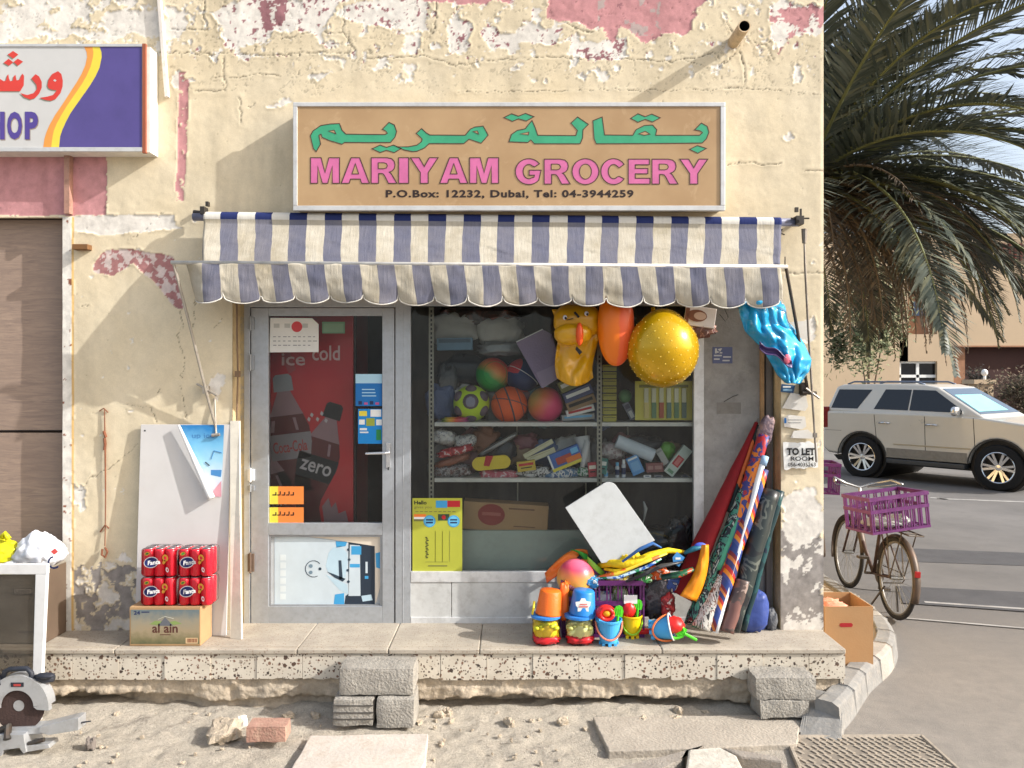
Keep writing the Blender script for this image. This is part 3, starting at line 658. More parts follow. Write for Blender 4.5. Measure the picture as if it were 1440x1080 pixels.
o = MB(); o.pbox(1070, 430, 1075, 700, Y0 - .02, Y0 + .01); o.pbox(1078, 430, 1085, 886, Y0 - .03, Y0 + .01, 1); o.build("jamb_batten", [M("beige batten", (176, 140, 100), .8, dirt=.5), M("grey conduit", (112, 106, 102), .7)], building, bevel=.002)

# ------------------------------------------------------------------ step of terrazzo tiles
ZS = .39; YF = -.36; XS0, XS1 = -4.4, 2.05
step = thing("entrance_step", "long terrazzo tiled step on a crumbling concrete base in front of the shop", "step", (-1, -.15, 0))
tz, nt, b, L = node_mat("terrazzo")
tc = N(nt, "ShaderNodeTexCoord").outputs["Object"]
dis = N(nt, "ShaderNodeTexNoise"); dis.inputs["Scale"].default_value = 40; L.new(tc, dis.inputs["Vector"])
wv_ = N(nt, "ShaderNodeMix"); wv_.data_type = 'VECTOR'; wv_.inputs[0].default_value = .022; L.new(tc, wv_.inputs[4]); L.new(dis.outputs["Color"], wv_.inputs[5])
col = mixc(nt, mrange(nt, noise_n(nt, tc, 5, 6), .3, .7), (206, 198, 182), (186, 176, 160))
for sc, thr, lo, hi in ((31, .08, .22, .30), (60, .35, .24, .34), (19, .78, .22, .28)):
    vo = N(nt, "ShaderNodeTexVoronoi"); vo.inputs["Scale"].default_value = sc; L.new(wv_.outputs[1], vo.inputs["Vector"])
    s_ = N(nt, "ShaderNodeSeparateColor"); L.new(vo.outputs["Color"], s_.inputs[0])
    mk = math_n(nt, 'MULTIPLY', mrange(nt, vo.outputs["Distance"], lo, hi, 1, 0), mrange(nt, s_.outputs[0], thr, thr + .02))
    col = mixc(nt, mk, col, mixc(nt, s_.outputs[1], (38, 32, 30), (120, 88, 70)))
col = mixc(nt, mrange(nt, noise_n(nt, tc, 3.3, 8, .7), .5, .75, 0, .5), col, (160, 146, 124))
L.new(col, b.inputs["Base Color"]); b.inputs["Roughness"].default_value = .6; bump_n(nt, noise_n(nt, tc, 90, 5), .2, .006, b)
tr_, nt, b, L = node_mat("worn tread")
tc = N(nt, "ShaderNodeTexCoord").outputs["Object"]
vo = N(nt, "ShaderNodeTexVoronoi"); vo.inputs["Scale"].default_value = 70; L.new(tc, vo.inputs["Vector"])
s_ = N(nt, "ShaderNodeSeparateColor"); L.new(vo.outputs["Color"], s_.inputs[0])
col = mixc(nt, mrange(nt, noise_n(nt, tc, 6, 7), .3, .7), (176, 166, 150), (150, 141, 128))
col = mixc(nt, math_n(nt, 'MULTIPLY', mrange(nt, vo.outputs["Distance"], .25, .4, 1, 0), mrange(nt, s_.outputs[0], .6, .62, 0, .6)), col, (120, 98, 80))
L.new(col, b.inputs["Base Color"]); b.inputs["Roughness"].default_value = .75; bump_n(nt, noise_n(nt, tc, 60, 6), .35, .008, b)
o = MB(); edges = [-4.4]
while edges[-1] < XS1 - .35: edges.append(edges[-1] + RND.choice((.56, .84, 1.12)))
edges[-1] = XS1
for a, c_ in zip(edges[:-1], edges[1:]): o.box(a + .0015, YF - .012, ZS - .032 + RND.uniform(-.002, .001), c_ - .0015, .16, ZS + RND.uniform(-.002, .002))
o.build("tread", tr_, step, bevel=.008, seg=3)
o = MB(); x = XS0
while x < XS1 - .01:
    x2 = min(x + .283, XS1)
    if x2 > XS1 - .1: x2 = XS1
    zb = .197 + RND.uniform(-.006, .006); jag = RND.random() < .45; n = 9; pts = []
    off = RND.uniform(-.004, .004)
    for i in range(n + 1):
        t = i / n; pts.append(Vector((x + .0014 + (x2 - x - .0028) * t, YF + off, zb + (abs(mn.noise(Vector((x * 3 + t * 2.3, 5, 0)))) * .035 if jag else abs(mn.noise(Vector((x * 9 + t * 3, 1, 0)))) * .006))))
    o.poly(list(pts) + [Vector((x2 - .0014, YF + off, ZS - .035)), Vector((x + .0014, YF + off, ZS - .035))], (0, .022, 0)); x = x2
yy = YF + .022
while yy < .05:
    y2 = min(yy + .283, .06); o.box(XS1 - .022, yy + .0014, .16, XS1 - .001, y2, ZS - .035); yy = y2
o.build("riser_tile", tz, step)
conc = M("crumbling concrete", (172, 158, 138), .92, var=.25, scale=9, bump=.8, bscale=45, dirt=.6, dirtcol=(128, 116, 102))
bx = np.arange(-4.4, 2.02, .011); bz = np.arange(-.06, .392, .011); BX, BZ = np.meshgrid(bx, bz)
bu, bv = BX * 100 + 900, BZ * 100 + 400
ledge = .085 + (fbm(bu, bv * 0 + 7, 45, 301) - .5) * .13 + (fbm(bu, bv, 9, 302) - .5) * .035
under = np.clip((ledge - BZ) / .012, 0, 1)
deep = .03 + .13 * np.clip((fbm(bu, bv * 0 + 3, 70, 303) - .35) * 3, 0, 1) + .12 * np.clip((BX - .3) * 4, 0, 1) * np.clip((1.5 - BX) * 4, 0, 1)
band2 = np.clip((.15 + (fbm(bu, bv * 0, 20, 309) - .5) * .05 - BZ) / .01, 0, 1) * .03 * (fbm(bu, bv * 0, 30, 304) > .45)
BY = YF + .024 + under * deep - band2 * (1 - under) * .4 + (fbm(bu, bv, 14, 305) - .5) * .055 + (fbm(bu, bv, 4, 306) - .5) * .02 - np.clip((.03 - BZ) / .06, 0, 1) * .06 * (deep < .1)
BY = np.where(BZ > .21, YF + .03, BY)
grid_object("concrete_base", BX, BY, BZ, np.ones((len(bz) - 1, len(bx) - 1), bool), [conc], None, step)
o = MB(); o.box(1.99, YF + .03, -.05, 2.03, .05, .2); o.build("base_end", conc, step)
# ------------------------------------------------------------------ shop sign
SY = -.155                                    # face of the sign box
tan, nt, b, L = node_mat("sun faded tan film")
tc = N(nt, "ShaderNodeTexCoord").outputs["Object"]
col = mixc(nt, mrange(nt, noise_n(nt, tc, 2.2, 5), .35, .65), (164, 133, 96), (178, 148, 110))
col = mixc(nt, mrange(nt, noise_n(nt, tc, 7, 8, .7, .6), .58, .74, 0, .5), col, (200, 172, 136))
L.new(col, b.inputs["Base Color"]); b.inputs["Roughness"].default_value = .38; b.inputs["Specular IOR Level"].default_value = .4
silver = M("silver sign frame", (206, 205, 202), .35, .35, var=.08, dirt=.3, dirtcol=(150, 140, 128))
cream_tin = M("dusty sign casing", (176, 160, 136), .6, dirt=.5)
sg = thing("sign_box", "tan box sign with green Arabic and pink capital lettering above the awning", "shop sign", (X(715, SY), -.08, Z(297, SY)))
o = MB(); o.pbox(414.5, 149, 1016.5, 293, SY + .012, -.002); o.build("sign_casing", cream_tin, sg)
o = MB(); o.pbox(417, 150, 1014, 291, SY + .004, SY + .0115); o.build("sign_face", tan, sg)
o = MB(); bars(o, [(412, 143.5, 1020, 149.5), (412, 289, 1020, 296), (412, 149.5, 418, 289), (1013.5, 149.5, 1020, 289)], SY - .004, SY + .03); o.build("sign_frame", silver, sg, bevel=.003)
ch = M("peeled chip", (176, 150, 116), .8, dirt=.6)
A1 = lambda pts: [(420 + x / 4.8, 140 + y / 4.8) for x, y in pts]
A2 = lambda pts: [(700 + x / 4.364, 140 + y / 4.364) for x, y in pts]
shapes = [A1([(118, 350), (100, 330), (80, 245), (98, 212), (150, 176), (210, 166), (275, 163), (292, 208), (318, 234), (450, 236), (585, 237), (600, 228), (590, 212), (567, 200), (610, 155), (645, 172), (660, 215), (650, 252), (620, 288), (460, 289), (310, 288), (292, 300), (210, 276), (160, 255), (152, 232), (135, 240), (147, 300)]),
          A1([(795, 228), (830, 197), (860, 225), (885, 240), (1000, 241), (1125, 242), (1160, 200), (1190, 186), (1245, 180), (1278, 240), (1232, 293), (1150, 266), (1115, 296), (1000, 296), (880, 296), (850, 325), (800, 347), (770, 350), (710, 338), (660, 318), (740, 320), (800, 308), (830, 285), (835, 265)]),
          A1([(498, 332), (550, 308), (593, 324), (640, 308), (690, 330), (645, 357), (593, 341), (550, 356)]),
          A2([(70, 258), (85, 215), (120, 190), (170, 180), (185, 160), (210, 130), (228, 170), (245, 220), (360, 221), (480, 222), (490, 190), (450, 145), (490, 108), (555, 152), (522, 185), (520, 235), (505, 270), (360, 270), (225, 270), (203, 246), (185, 262), (120, 260)]),
          A2([(40, 110), (85, 88), (127, 103), (170, 86), (220, 105), (175, 130), (127, 117), (90, 132)]),
          A2([(585, 130), (640, 108), (655, 218), (740, 219), (830, 220), (850, 185), (900, 160), (950, 157), (975, 185), (968, 220), (1100, 220), (1240, 220), (1258, 202), (1240, 190), (1210, 185), (1250, 145), (1285, 165), (1295, 200), (1280, 240), (1255, 265), (1000, 268), (800, 269), (605, 270), (592, 240)]),
          A2([(818, 115), (860, 88), (905, 106), (945, 90), (995, 112), (950, 136), (905, 120), (860, 138)]), A2([(1180, 305), (1225, 283), (1278, 300), (1228, 328)])]
holes = [A1([(203, 212), (240, 208), (250, 230)]), A1([(1178, 216), (1206, 212), (1214, 232)]), A2([(135, 211), (190, 200), (188, 216)]), A2([(868, 210), (905, 195), (932, 212), (900, 218)])]
o = MB()
for s_ in shapes: ppoly(o, s_, SY + .0032, 0); ring_outline(o, s_, 1.2, SY + .0022, 1)
for s_ in holes: ppoly(o, s_, SY + .0024, 2); ring_outline(o, s_, 1.0, SY + .0016, 1)
green = C("sign green", (60, 154, 114), .4, var=.1, scale=12); sdark = C("sign outline", (74, 52, 44), .5)
o.build("arabic_lettering", [green, sdark, tan], sg)
pink_l = C("sign pink", (198, 104, 150), .4, var=.12, scale=10)
# heavy capitals drawn as outlines in a unit box, with their counters
def arc_(a0, a1, rx, rz, n=16): return [(.5 + rx * math.cos(R(a0 + (a1 - a0) * i / n)), .5 + rz * math.sin(R(a0 + (a1 - a0) * i / n))) for i in range(n + 1)]
HEAVY = {
 'M': (1.25, [(0, 0), (0, 1), (.36, 1), (.5, .40), (.64, 1), (1, 1), (1, 0), (.76, 0), (.76, .70), (.59, 0), (.41, 0), (.24, .70), (.24, 0)], []),
 'A': (1.2, [(0, 0), (.35, 1), (.65, 1), (1, 0), (.73, 0), (.68, .17), (.32, .17), (.27, 0)], [(.385, .37), (.615, .37), (.5, .76)]),
 'R': (1.1, [(0, 0), (0, 1), (.62, 1), (.80, .96), (.90, .86), (.93, .72), (.90, .58), (.82, .49), (.70, .44), (.78, .37), (.86, .24), (1, 0), (.68, 0), (.54, .28), (.47, .37), (.40, .39), (.28, .39), (.28, 0)], [(.28, .58), (.28, .80), (.5, .80), (.59, .77), (.63, .69), (.59, .61), (.5, .58)]),
 'I': (.42, [(0, 0), (0, 1), (1, 1), (1, 0)], []), 'Y': (1.18, [(.36, 0), (.36, .42), (0, 1), (.31, 1), (.5, .64), (.69, 1), (1, 1), (.64, .42), (.64, 0)], []),
 'E': (.92, [(0, 0), (0, 1), (.97, 1), (.97, .79), (.31, .79), (.31, .62), (.9, .62), (.9, .42), (.31, .42), (.31, .22), (1, .22), (1, 0)], []),
 'O': (1.14, arc_(0, 345, .5, .52, 23), arc_(0, 345, .22, .30, 23)),
 'C': (1.08, arc_(35, 325, .5, .52, 22) + [(.72, .30)] + arc_(310, 50, .22, .30, 16) + [(.72, .66)], []),
 'G': (1.14, arc_(38, 318, .5, .52, 22) + [(.96, .55), (.52, .55), (.52, .36), (.72, .36), (.70, .26)] + arc_(300, 52, .22, .30, 16) + [(.72, .70)], [])}
def letters(mb, word, u0, v0, u1, v1, y, gap=.1):
    tot = sum(HEAVY[c_][0] for c_ in word) + gap * (len(word) - 1); k = (u1 - u0) / tot; u = u0
    for c_ in word:
        w_ = HEAVY[c_][0] * k; T_ = lambda q_: [(u + a * w_, v1 - b_ * (v1 - v0)) for a, b_ in q_]
        ppoly(mb, T_(HEAVY[c_][1])[::-1], y, 0); ring_outline(mb, T_(HEAVY[c_][1]), 1.3, y - .001, 1)
        if HEAVY[c_][2]: ppoly(mb, T_(HEAVY[c_][2])[::-1], y - .0006, 2); ring_outline(mb, T_(HEAVY[c_][2]), 1.1, y - .0015, 1)
        u += w_ + gap * k
for wd_, *rc in (("MARIYAM", 437, 222, 701, 257.5), ("GROCERY", 725, 224, 995, 258.5)):
    o = MB(); letters(o, wd_, *rc, SY + .0026); o.build("shop_name", [pink_l, sdark, tan], sg)
o = MB(); ptext(o, "P.O.Box: 12232, Dubai, Tel: 04-3944259", 542.5, 267, 891, 279.5, SY + .0026, 0, .036, 1.12); o.build("address_line", C("brown black", (44, 30, 26), .5), sg)
# neighbour's sign
LY = -.13
ls = thing("workshop_sign", "white and purple box sign with red Arabic script, cut off by the left edge", "shop sign", (X(60, LY), -.05, Z(220, LY)))
o = MB(); o.pbox(-90, 66, 211, 214, LY + .012, -.002); o.build("sign_casing", M("white sign side", (224, 220, 210), .5, dirt=.2), ls)
S3 = lambda pts: [(x / 6.0, 50 + y / 6.0) for x, y in pts]
white_f = C("sign white", (196, 195, 192), .4, scale=3); purple = M("sign purple", (84, 74, 134), .4, var=.1, scale=5); orange_f = C("sign orange", (226, 150, 70), .4); yellow_f = C("sign yellow", (222, 204, 70), .4)
o = MB(); o.pbox(-90, 65, 202, 208, LY + .004, LY + .0115); o.build("sign_face", white_f, ls)
c1 = [(710, 95), (730, 140), (735, 180), (720, 250), (690, 320), (650, 390), (585, 490), (520, 590), (465, 670), (420, 750), (390, 820), (375, 870), (365, 941)]
c2 = [(780, 95), (788, 140), (785, 180), (765, 260), (730, 340), (690, 410), (625, 505), (560, 600), (515, 675), (480, 740), (455, 800), (442, 860), (432, 941)]
c3 = [(840, 95), (856, 140), (858, 180), (840, 270), (805, 345), (760, 420), (700, 505), (640, 590), (595, 655), (560, 720), (528, 790), (508, 850), (498, 941)]
o = MB()
for aa, bb_, k in ((c1, c2, 0), (c2, c3, 1)):
    for i in range(len(aa) - 1): o.add([P(*S3([q_])[0], LY + .0032) for q_ in (aa[i], aa[i + 1], bb_[i + 1], bb_[i])], [(0, 1, 2, 3)], k)
o.poly([P(*q_, LY + .0032) for q_ in S3(c3)] + [P(199.5, 207, LY + .0032), P(199.5, 65.8, LY + .0032)], None, 2); o.build("printed_curves", [orange_f, yellow_f, purple], ls)
o = MB(); red_l = C("sign red", (204, 62, 52), .4); shd = C("print shade", (128, 134, 118), .5)
ar = [[(400, 420), (410, 370), (440, 325), (490, 300), (518, 325), (530, 380), (528, 430), (510, 485), (470, 535), (430, 550), (385, 545), (335, 525), (400, 515), (450, 500), (480, 462), (440, 458), (410, 445)],
      [(265, 362), (300, 325), (330, 345), (352, 390), (352, 440), (330, 490), (295, 528), (255, 540), (205, 520), (170, 485), (230, 502), (285, 485), (312, 450), (308, 415)],
      [(-60, 365), (-20, 380), (0, 365), (30, 385), (50, 380), (60, 340), (70, 325), (75, 360), (85, 385), (108, 380), (115, 345), (130, 330), (140, 378), (165, 372), (178, 340), (190, 320), (203, 340), (200, 420), (170, 470), (60, 470), (-60, 470)],
      [(65, 160), (110, 130), (155, 160), (110, 195)], [(30, 230), (72, 195), (112, 225), (75, 255)], [(114, 223), (150, 195), (195, 220), (150, 255)]]
for a_ in ar: ppoly(o, S3(a_), LY + .0024, 0); ppoly(o, S3([(x - 9, y + 9) for x, y in a_]), LY + .0033, 1)
ppoly(o, S3([(448, 378), (462, 368), (478, 378), (464, 390)]), LY + .0018, 2); o.build("arabic_lettering", [red_l, shd, white_f], ls)
o = MB()
for ch_, a_, c_ in (("S", -45, -23), ("H", -17, 6.5), ("O", 10, 31), ("P", 35, 53.5)):
    ptext(o, ch_, a_, 157, c_, 196, LY + .0024, 0, .045); ptext(o, ch_, a_ + 1.2, 158.2, c_ + 1.2, 197.5, LY + .0033, 1, .045)
o.build("latin_lettering", [C("lettering purple", (82, 66, 140), .4), C("warm shade", (150, 132, 120), .5)], ls)
o = MB(); bars(o, [(-90, 61.5, 200, 65.5), (-90, 207, 200, 213)], LY - .002, LY + .02); o.pbox(199.8, 61, 205, 215, LY - .003, LY + .02, 1)
o.build("sign_frame", [silver, M("rust brown trim", (150, 82, 56), .6, dirt=.4)], ls, bevel=.002)
o = MB(); o.pbox(90, 214, 97.5, 300, -.045, .0); o.add([P(97.5, 214, -.045), P(104, 214, 0), P(100, 296, 0), P(97.5, 290, -.045)], [(0, 1, 2, 3)]); o.build("support_bracket", M("rust pink bracket", (168, 128, 112), .7, dirt=.6), ls)

# ------------------------------------------------------------------ awning
aw = thing("striped_awning", "blue and white striped fabric awning with scalloped edge over the shopfront", "awning", (-.2, -.2, Z(435, -.4)))
AYR, AYF = -.085, -.27
cloth, nt, b, L = node_mat("striped canvas")
uvn = N(nt, "ShaderNodeUVMap").outputs[0]; sx = N(nt, "ShaderNodeSeparateXYZ"); L.new(uvn, sx.inputs[0])
tc = N(nt, "ShaderNodeTexCoord").outputs["Object"]
fr_ = math_n(nt, 'FRACT', math_n(nt, 'ADD', math_n(nt, 'MULTIPLY', sx.outputs[0], 17.1), math_n(nt, 'MULTIPLY', math_n(nt, 'SUBTRACT', noise_n(nt, tc, 2.2, 2), .5), .2))); blue_m = math_n(nt, 'GREATER_THAN', fr_, .5)
edge_m = math_n(nt, 'GREATER_THAN', sx.outputs[1], .87)      # the part kept rolled up has not faded
dirtn = noise_n(nt, tc, 4, 8, .7); fine = noise_n(nt, tc, 300, 2)
wc = mixc(nt, mrange(nt, dirtn, .38, .7, 0, .95), (206, 199, 183), (172, 161, 138))
bc = mixc(nt, mrange(nt, dirtn, .35, .7), (108, 110, 128), (130, 128, 136))
wc = mixc(nt, edge_m, wc, (226, 222, 212)); bc = mixc(nt, edge_m, bc, (48, 58, 108)); cc_ = mixc(nt, blue_m, wc, bc); L.new(cc_, b.inputs["Base Color"]); b.inputs["Roughness"].default_value = .85; b.inputs["Specular IOR Level"].default_value = .15
mpn = N(nt, "ShaderNodeMapping"); mpn.inputs["Rotation"].default_value = (0, R(35), 0); mpn.inputs["Scale"].default_value = (60, 8, 8); L.new(tc, mpn.inputs[0])
wr = noise_n(nt, mpn.outputs[0], 1., 4, .6)
bump_n(nt, math_n(nt, 'ADD', math_n(nt, 'MULTIPLY', wr, .8), math_n(nt, 'MULTIPLY', fine, .3)), .5, .01, b)
tl = N(nt, "ShaderNodeBsdfTranslucent"); L.new(cc_, tl.inputs[0]); mxs = N(nt, "ShaderNodeMixShader"); mxs.inputs[0].default_value = .22
L.new(b.outputs[0], mxs.inputs[1]); L.new(tl.outputs[0], mxs.inputs[2]); L.new(mxs.outputs[0], nt.nodes["Material Output"].inputs[0])
def wob(x, y, s=0): return mn.fractal(Vector((x, y, s)), 1., 2., 3)
xt0, xt1 = X(288, AYR), X(1097, AYR); xf0, xf1 = X(261, AYF), X(1097, AYF); xc0 = X(285, AYF); zt0, zt1 = Z(304, AYR - .03), Z(312, AYR - .03); zf0, zf1 = Z(369, AYF), Z(376, AYF)
def cover(a, c):
    # a along the awning, c from the front bar (0) up to the roller and round it (1)
    ang = 0
    if c <= .86:
        t = c / .86
        p0 = Vector((xc0 + (xf1 - xc0) * a, AYF, zf0 + (zf1 - zf0) * a)); p1 = Vector((xt0 + (xt1 - xt0) * a, AYR - .018, zt0 + (zt1 - zt0) * a - .03))
        p = p0.lerp(p1, t); s_ = math.sin(math.pi * t)
        d_ = s_ * (-.022 + .03 * wob(a * 7, t * 1.5) + .02 * abs(wob(a * 20 + t * 4.2, t * 2, 3))) + .012 * s_ * abs(wob(a * 40 - t * 5, t, 6))
        return p + Vector((0, .7, .7)) * d_
    t = (c - .86) / .14; ang = -.75 + t * math.pi * .9
    cx = xt0 + (xt1 - xt0) * a; cz = zt0 + (zt1 - zt0) * a
    return Vector((cx, AYR - .034 * math.cos(ang), cz + .034 * math.sin(ang)))
o = MB(); o.sheet(cover, 240, 24, 0, True); o.uv = {k_: tuple((q_[0] * 16.7 / 17.1, q_[1]) for q_ in w_) for k_, w_ in o.uv.items()}; o.build("canopy", cloth, aw, smooth=True, solid=.0015)
NS = 17.1
def valance(a, c):
    ph = a * NS; s_ = abs(math.sin(math.pi * (ph - .02)))
    drop = .212 + (.042 + .012 * wob(a * 5, 1, 8)) * (s_ ** .6) + .012 * wob(a * 6, 3, 5) - .03 * (1 if s_ < .12 else 0) * (1 - s_ / .12) + .008 * wob(a * 13, 0, 5)
    x = xf0 + (xf1 - xf0) * a + c * (.018 * wob(a * 11, c * .7, 2) + .022); z = zf0 + (zf1 - zf0) * a - (1 - c) * 0 - drop * c
    y = AYF - .008 + c * (.03 * wob(a * 9, c * .8, 9) + .006 * math.sin(ph * 2 * math.pi + 1)) - .01 * math.sin(c * math.pi) + .006 * wob(a * 30, c * 3, 4)
    if a < .03: y += (1 - a / .03) ** 2 * .12 * (c + .1)
    return Vector((x, y, z))
o = MB(); o.sheet(valance, 330, 16, 0, True); o.uv = {k_: tuple((q_[0], q_[1] * .8) for q_ in w_) for k_, w_ in o.uv.items()}; o.build("valance", cloth, aw, smooth=True, solid=.0015)
# white binding along the scallops
o = MB(); o.tube([valance(i / 520, 1.0) for i in range(521)], .004, 5); o.build("scallop_binding", M("white binding", (212, 208, 198), .8, dirt=.4), aw, smooth=True)
o = MB(); o.tube([Vector((xf0 - .09, AYF, zf0)), Vector((xf1 + .045, AYF, zf1 + .004))], .0125, 12)
o.build("front_bar", M("painted front bar", (206, 202, 194), .5, .2, dirt=.4), aw, smooth=True)
steel = M("weathered steel", (132, 126, 118), .5, .6, var=.2, dirt=.6, dirtcol=(96, 78, 62)); dsteel = M("dark steel", (70, 66, 62), .5, .6, dirt=.5, dirtcol=(100, 76, 54))
o = MB(); o.tube([Vector((X(272, AYR), AYR, zt0 + .002)), Vector((X(1122, AYR), AYR, zt1 + .002))], .026, 14); o.build("roller_tube", M("blue grey roller", (112, 116, 138), .5, .2, dirt=.5), aw, smooth=True)
def clampx(o, u, v, y):
    o.cbox(P(u, v, y), (.05, .09, .055)); o.cbox(P(u + 4, v - 12, y), (.012, .012, .05)); o.tube([P(u - 10, v - 4, y - .03), P(u + 16, v - 4, y - .03)], .006, 6)
    o.tube([P(u, v, y - .05), P(u, v, y + .09)], .012, 8); o.cbox(P(u - 2, v - 16, y), (.022, .02, .03))
o = MB(); clampx(o, 1122, 311, AYR); o.tube([P(1103, 330, -.01), P(1097, 327, -.04), P(1100, 322, -.05)], .005, 6); o.build("wall_bracket", dsteel, aw, bevel=.002)
o = MB(); o.cbox(P(287, 297, AYR), (.03, .07, .05)); o.tube([P(272, 298, AYR), P(296, 301, AYR)], .014, 8); o.cbox(P(292, 287, -.04), (.02, .03, .03)); o.build("wall_bracket", dsteel, aw, bevel=.002)
o = MB(); o.tube([P(243, 367, AYF), P(252, 400, -.24), P(268, 462, -.18), P(290, 552, -.08), P(305, 606, -.02)], .0095, 8); o.cbox(P(290, 548, -.03), (.03, .05, .05), 0); o.tube([P(277, 540, -.02), P(305, 556, -.06)], .008, 6); o.tube([P(304, 612, -.04), P(302, 560, -.01)], .007, 6)
o.tube([P(298, 612, -.05), P(309, 611, -.05)], .011, 6)
o.build("awning_arm", M("pale steel arm", (170, 162, 150), .45, .5, dirt=.5), aw, smooth=False)
o = MB(); o.tube([P(1105, 374, AYF), P(1119, 452, -.18), P(1136, 550, -.04)], .0105, 8); o.cbox(P(1129, 547, -.03), (.034, .05, .085)); o.tube([P(1128, 552, -.06), P(1148, 553, -.06)], .012, 8)
o.tube([P(1104, 374, AYF), P(1104, 361, AYF)], .004, 5); o.build("awning_arm", dsteel, aw)
o = MB(); o.tube([P(1131, 322, -.1), P(1131, 342, -.1)], [.02, .014], 8); o.tube([P(1131, 338, -.1), P(1132, 372, -.1), P(1137, 470, -.08), P(1142, 552, -.07), P(1145, 600, -.06), P(1148, 650, -.06)], [.006, .008, .008, .008, .007, .007], 8)
o.tube([P(1133, 546, -.07), P(1152, 560, -.07)], .008, 6); o.cbox(P(1146, 612, -.06), (.022, .022, .03)); o.build("crank_rod", steel, aw)
# ------------------------------------------------------------------ things at the left
o = MB(); o.tube([P(147, 575, -.012), P(148, 640, -.015), P(148.5, 700, -.012), P(148, 742, -.012), P(147.5, 768, -.02)], [.003, .006, .004, .0035, .004], 6)
for i, v in enumerate((606, 616, 624)): o.tube([P(146 + i, v, -.015), P(149 - i, v + 9, -.015)], .009, 6)
o.tube([P(147.5, 770, -.02), P(151, 776, -.03), P(148, 784, -.035), P(143, 780, -.03), P(144, 772, -.02)], .007, 6); o.tube([P(141, 748, -.01), P(148, 738, -.02), P(153, 743, -.01)], .005, 6); o.tube([P(140, 578, -.008), P(146, 574, -.012), P(152, 580, -.008)], .004, 5)
tag(o.build("rusty_chain", M("rusty iron", (132, 82, 58), .8, .2, var=.3, dirt=.6, dirtcol=(88, 56, 44))), "thin rusty chain and hook hanging on the cream wall beside the boarded doorway", "chain")

board_m = M("white laminate", (198, 195, 192), .5, var=.05, scale=2, dirt=.18, dirtcol=(180, 170, 160))
BY0, BY1 = -.115, -.03
def lean(u, v, extra=0.):       # a point on the leaning board (front face)
    t = (v - 597) / (900 - 597); y = BY1 + (BY0 - BY1) * t - extra
    return P(u, v, y)
bd = thing("leaning_board", "tall white board with a half torn blue poster, leaning on the wall", "board", (X(259), -.07, ZS))
def lv(x, z, e=0.):
    t = (Z(597, BY1) - z) / (Z(597, BY1) - ZS); return Vector((x, BY1 + (BY0 - BY1) * t - e, z))
bx0, bx1, bz1 = X(195, -.06), X(323, -.05), Z(597, BY1)
o = MB(); o.poly([lv(bx0, ZS), lv(bx1, ZS), lv(bx1, bz1), lv(bx0, bz1)], (0, .014, 0)); o.tube([lv(X(203, -.04), bz1 - .04, -.004), lv(X(203, -.04), bz1 - .04, .002)], .006, 8, 1)
o.build("board_panel", [board_m, blk], bd, bevel=.0015)
pb, nt, b, L = node_mat("poster blue fade")
tc = N(nt, "ShaderNodeTexCoord").outputs["Object"]; sx = N(nt, "ShaderNodeSeparateXYZ"); L.new(tc, sx.inputs[0])
zz = mrange(nt, math_n(nt, 'ADD', sx.outputs[2], math_n(nt, 'MULTIPLY', noise_n(nt, tc, 9, 4), .12)), bz1 - ZS - .40, bz1 - ZS + .04)
cr = N(nt, "ShaderNodeValToRGB"); e = cr.color_ramp.elements
for q_ in range(3): e.new(.5)
for el, (p_, c_) in zip(e, ((0, (206, 170, 180)), (.25, (196, 210, 222)), (.5, (150, 196, 218)), (.78, (110, 176, 212)), (1, (40, 120, 180)))): el.position = p_; el.color = (*lin(c_), 1)
L.new(zz, cr.inputs[0]); L.new(cr.outputs[0], b.inputs["Base Color"]); b.inputs["Roughness"].default_value = .4
pu = lambda u, v, e=.002: lv(X(u, -.06), Z(v, -.06), e)
o = MB(); o.poly([pu(251, 598), pu(301, 699), pu(311.5, 699), pu(313, 598)]); 
for pts in ([(282, 660), (290, 652), (297, 640), (299, 625), (306, 628), (311, 636), (311, 648), (300, 656), (290, 664)],):
    pass
o.tube([pu(296, 646, .004), pu(300, 634, .004), pu(311, 637, .004)], .0025, 5, 1); o.poly([pu(296, 661, .003), pu(296, 668, .003), pu(310, 671, .003), pu(311, 661, .003)], None, 1); o.poly([pu(300, 690, .003), pu(302, 698, .003), pu(311, 698, .003), pu(311, 676, .003)], None, 2); o.tube([pu(288, 650, .004), pu(294, 655, .004)], .003, 5, 3)
text_on(o, "up ice", pu(0, 0) * 0 + Vector((0, lv(0, bz1 - .07, .0035).y, 0)), EX, EZ, X(268, -.06), Z(619, -.06), X(299, -.06), Z(609.5, -.06), 1, .01)
o.build("torn_poster", [pb, C("poster blue", (66, 126, 180)), C("poster rose", (196, 140, 150)), blk], bd)
o = MB(); cyl = []
for i in range(15):
    t = i / 14; p_ = pu(251 + (300 - 251) * t, 598 + (700 - 598) * t, .028 + .004 * t); cyl.append(p_)
o.tube(cyl, [.008 + .016 * (i / 14) for i in range(15)], 14, 0, False); o.build("curled_edge", M("poster back", (222, 222, 220), .5, var=.04), bd, smooth=True, solid=.0008)
o = MB(); o.poly([Vector((X(324.5, -.16), -.17, ZS)), Vector((X(341.5, -.16), -.19, ZS)), Vector((X(336, -.03), -.03, Z(592, -.03))), Vector((X(323.5, -.03), -.03, Z(592, -.03)))], (.004, .02, 0))
tag(o.build("narrow_board", M("pale narrow board", (206, 200, 186), .6, dirt=.2), bevel=.001), "narrow off white plank leaning between the large white board and the shop door", "board")

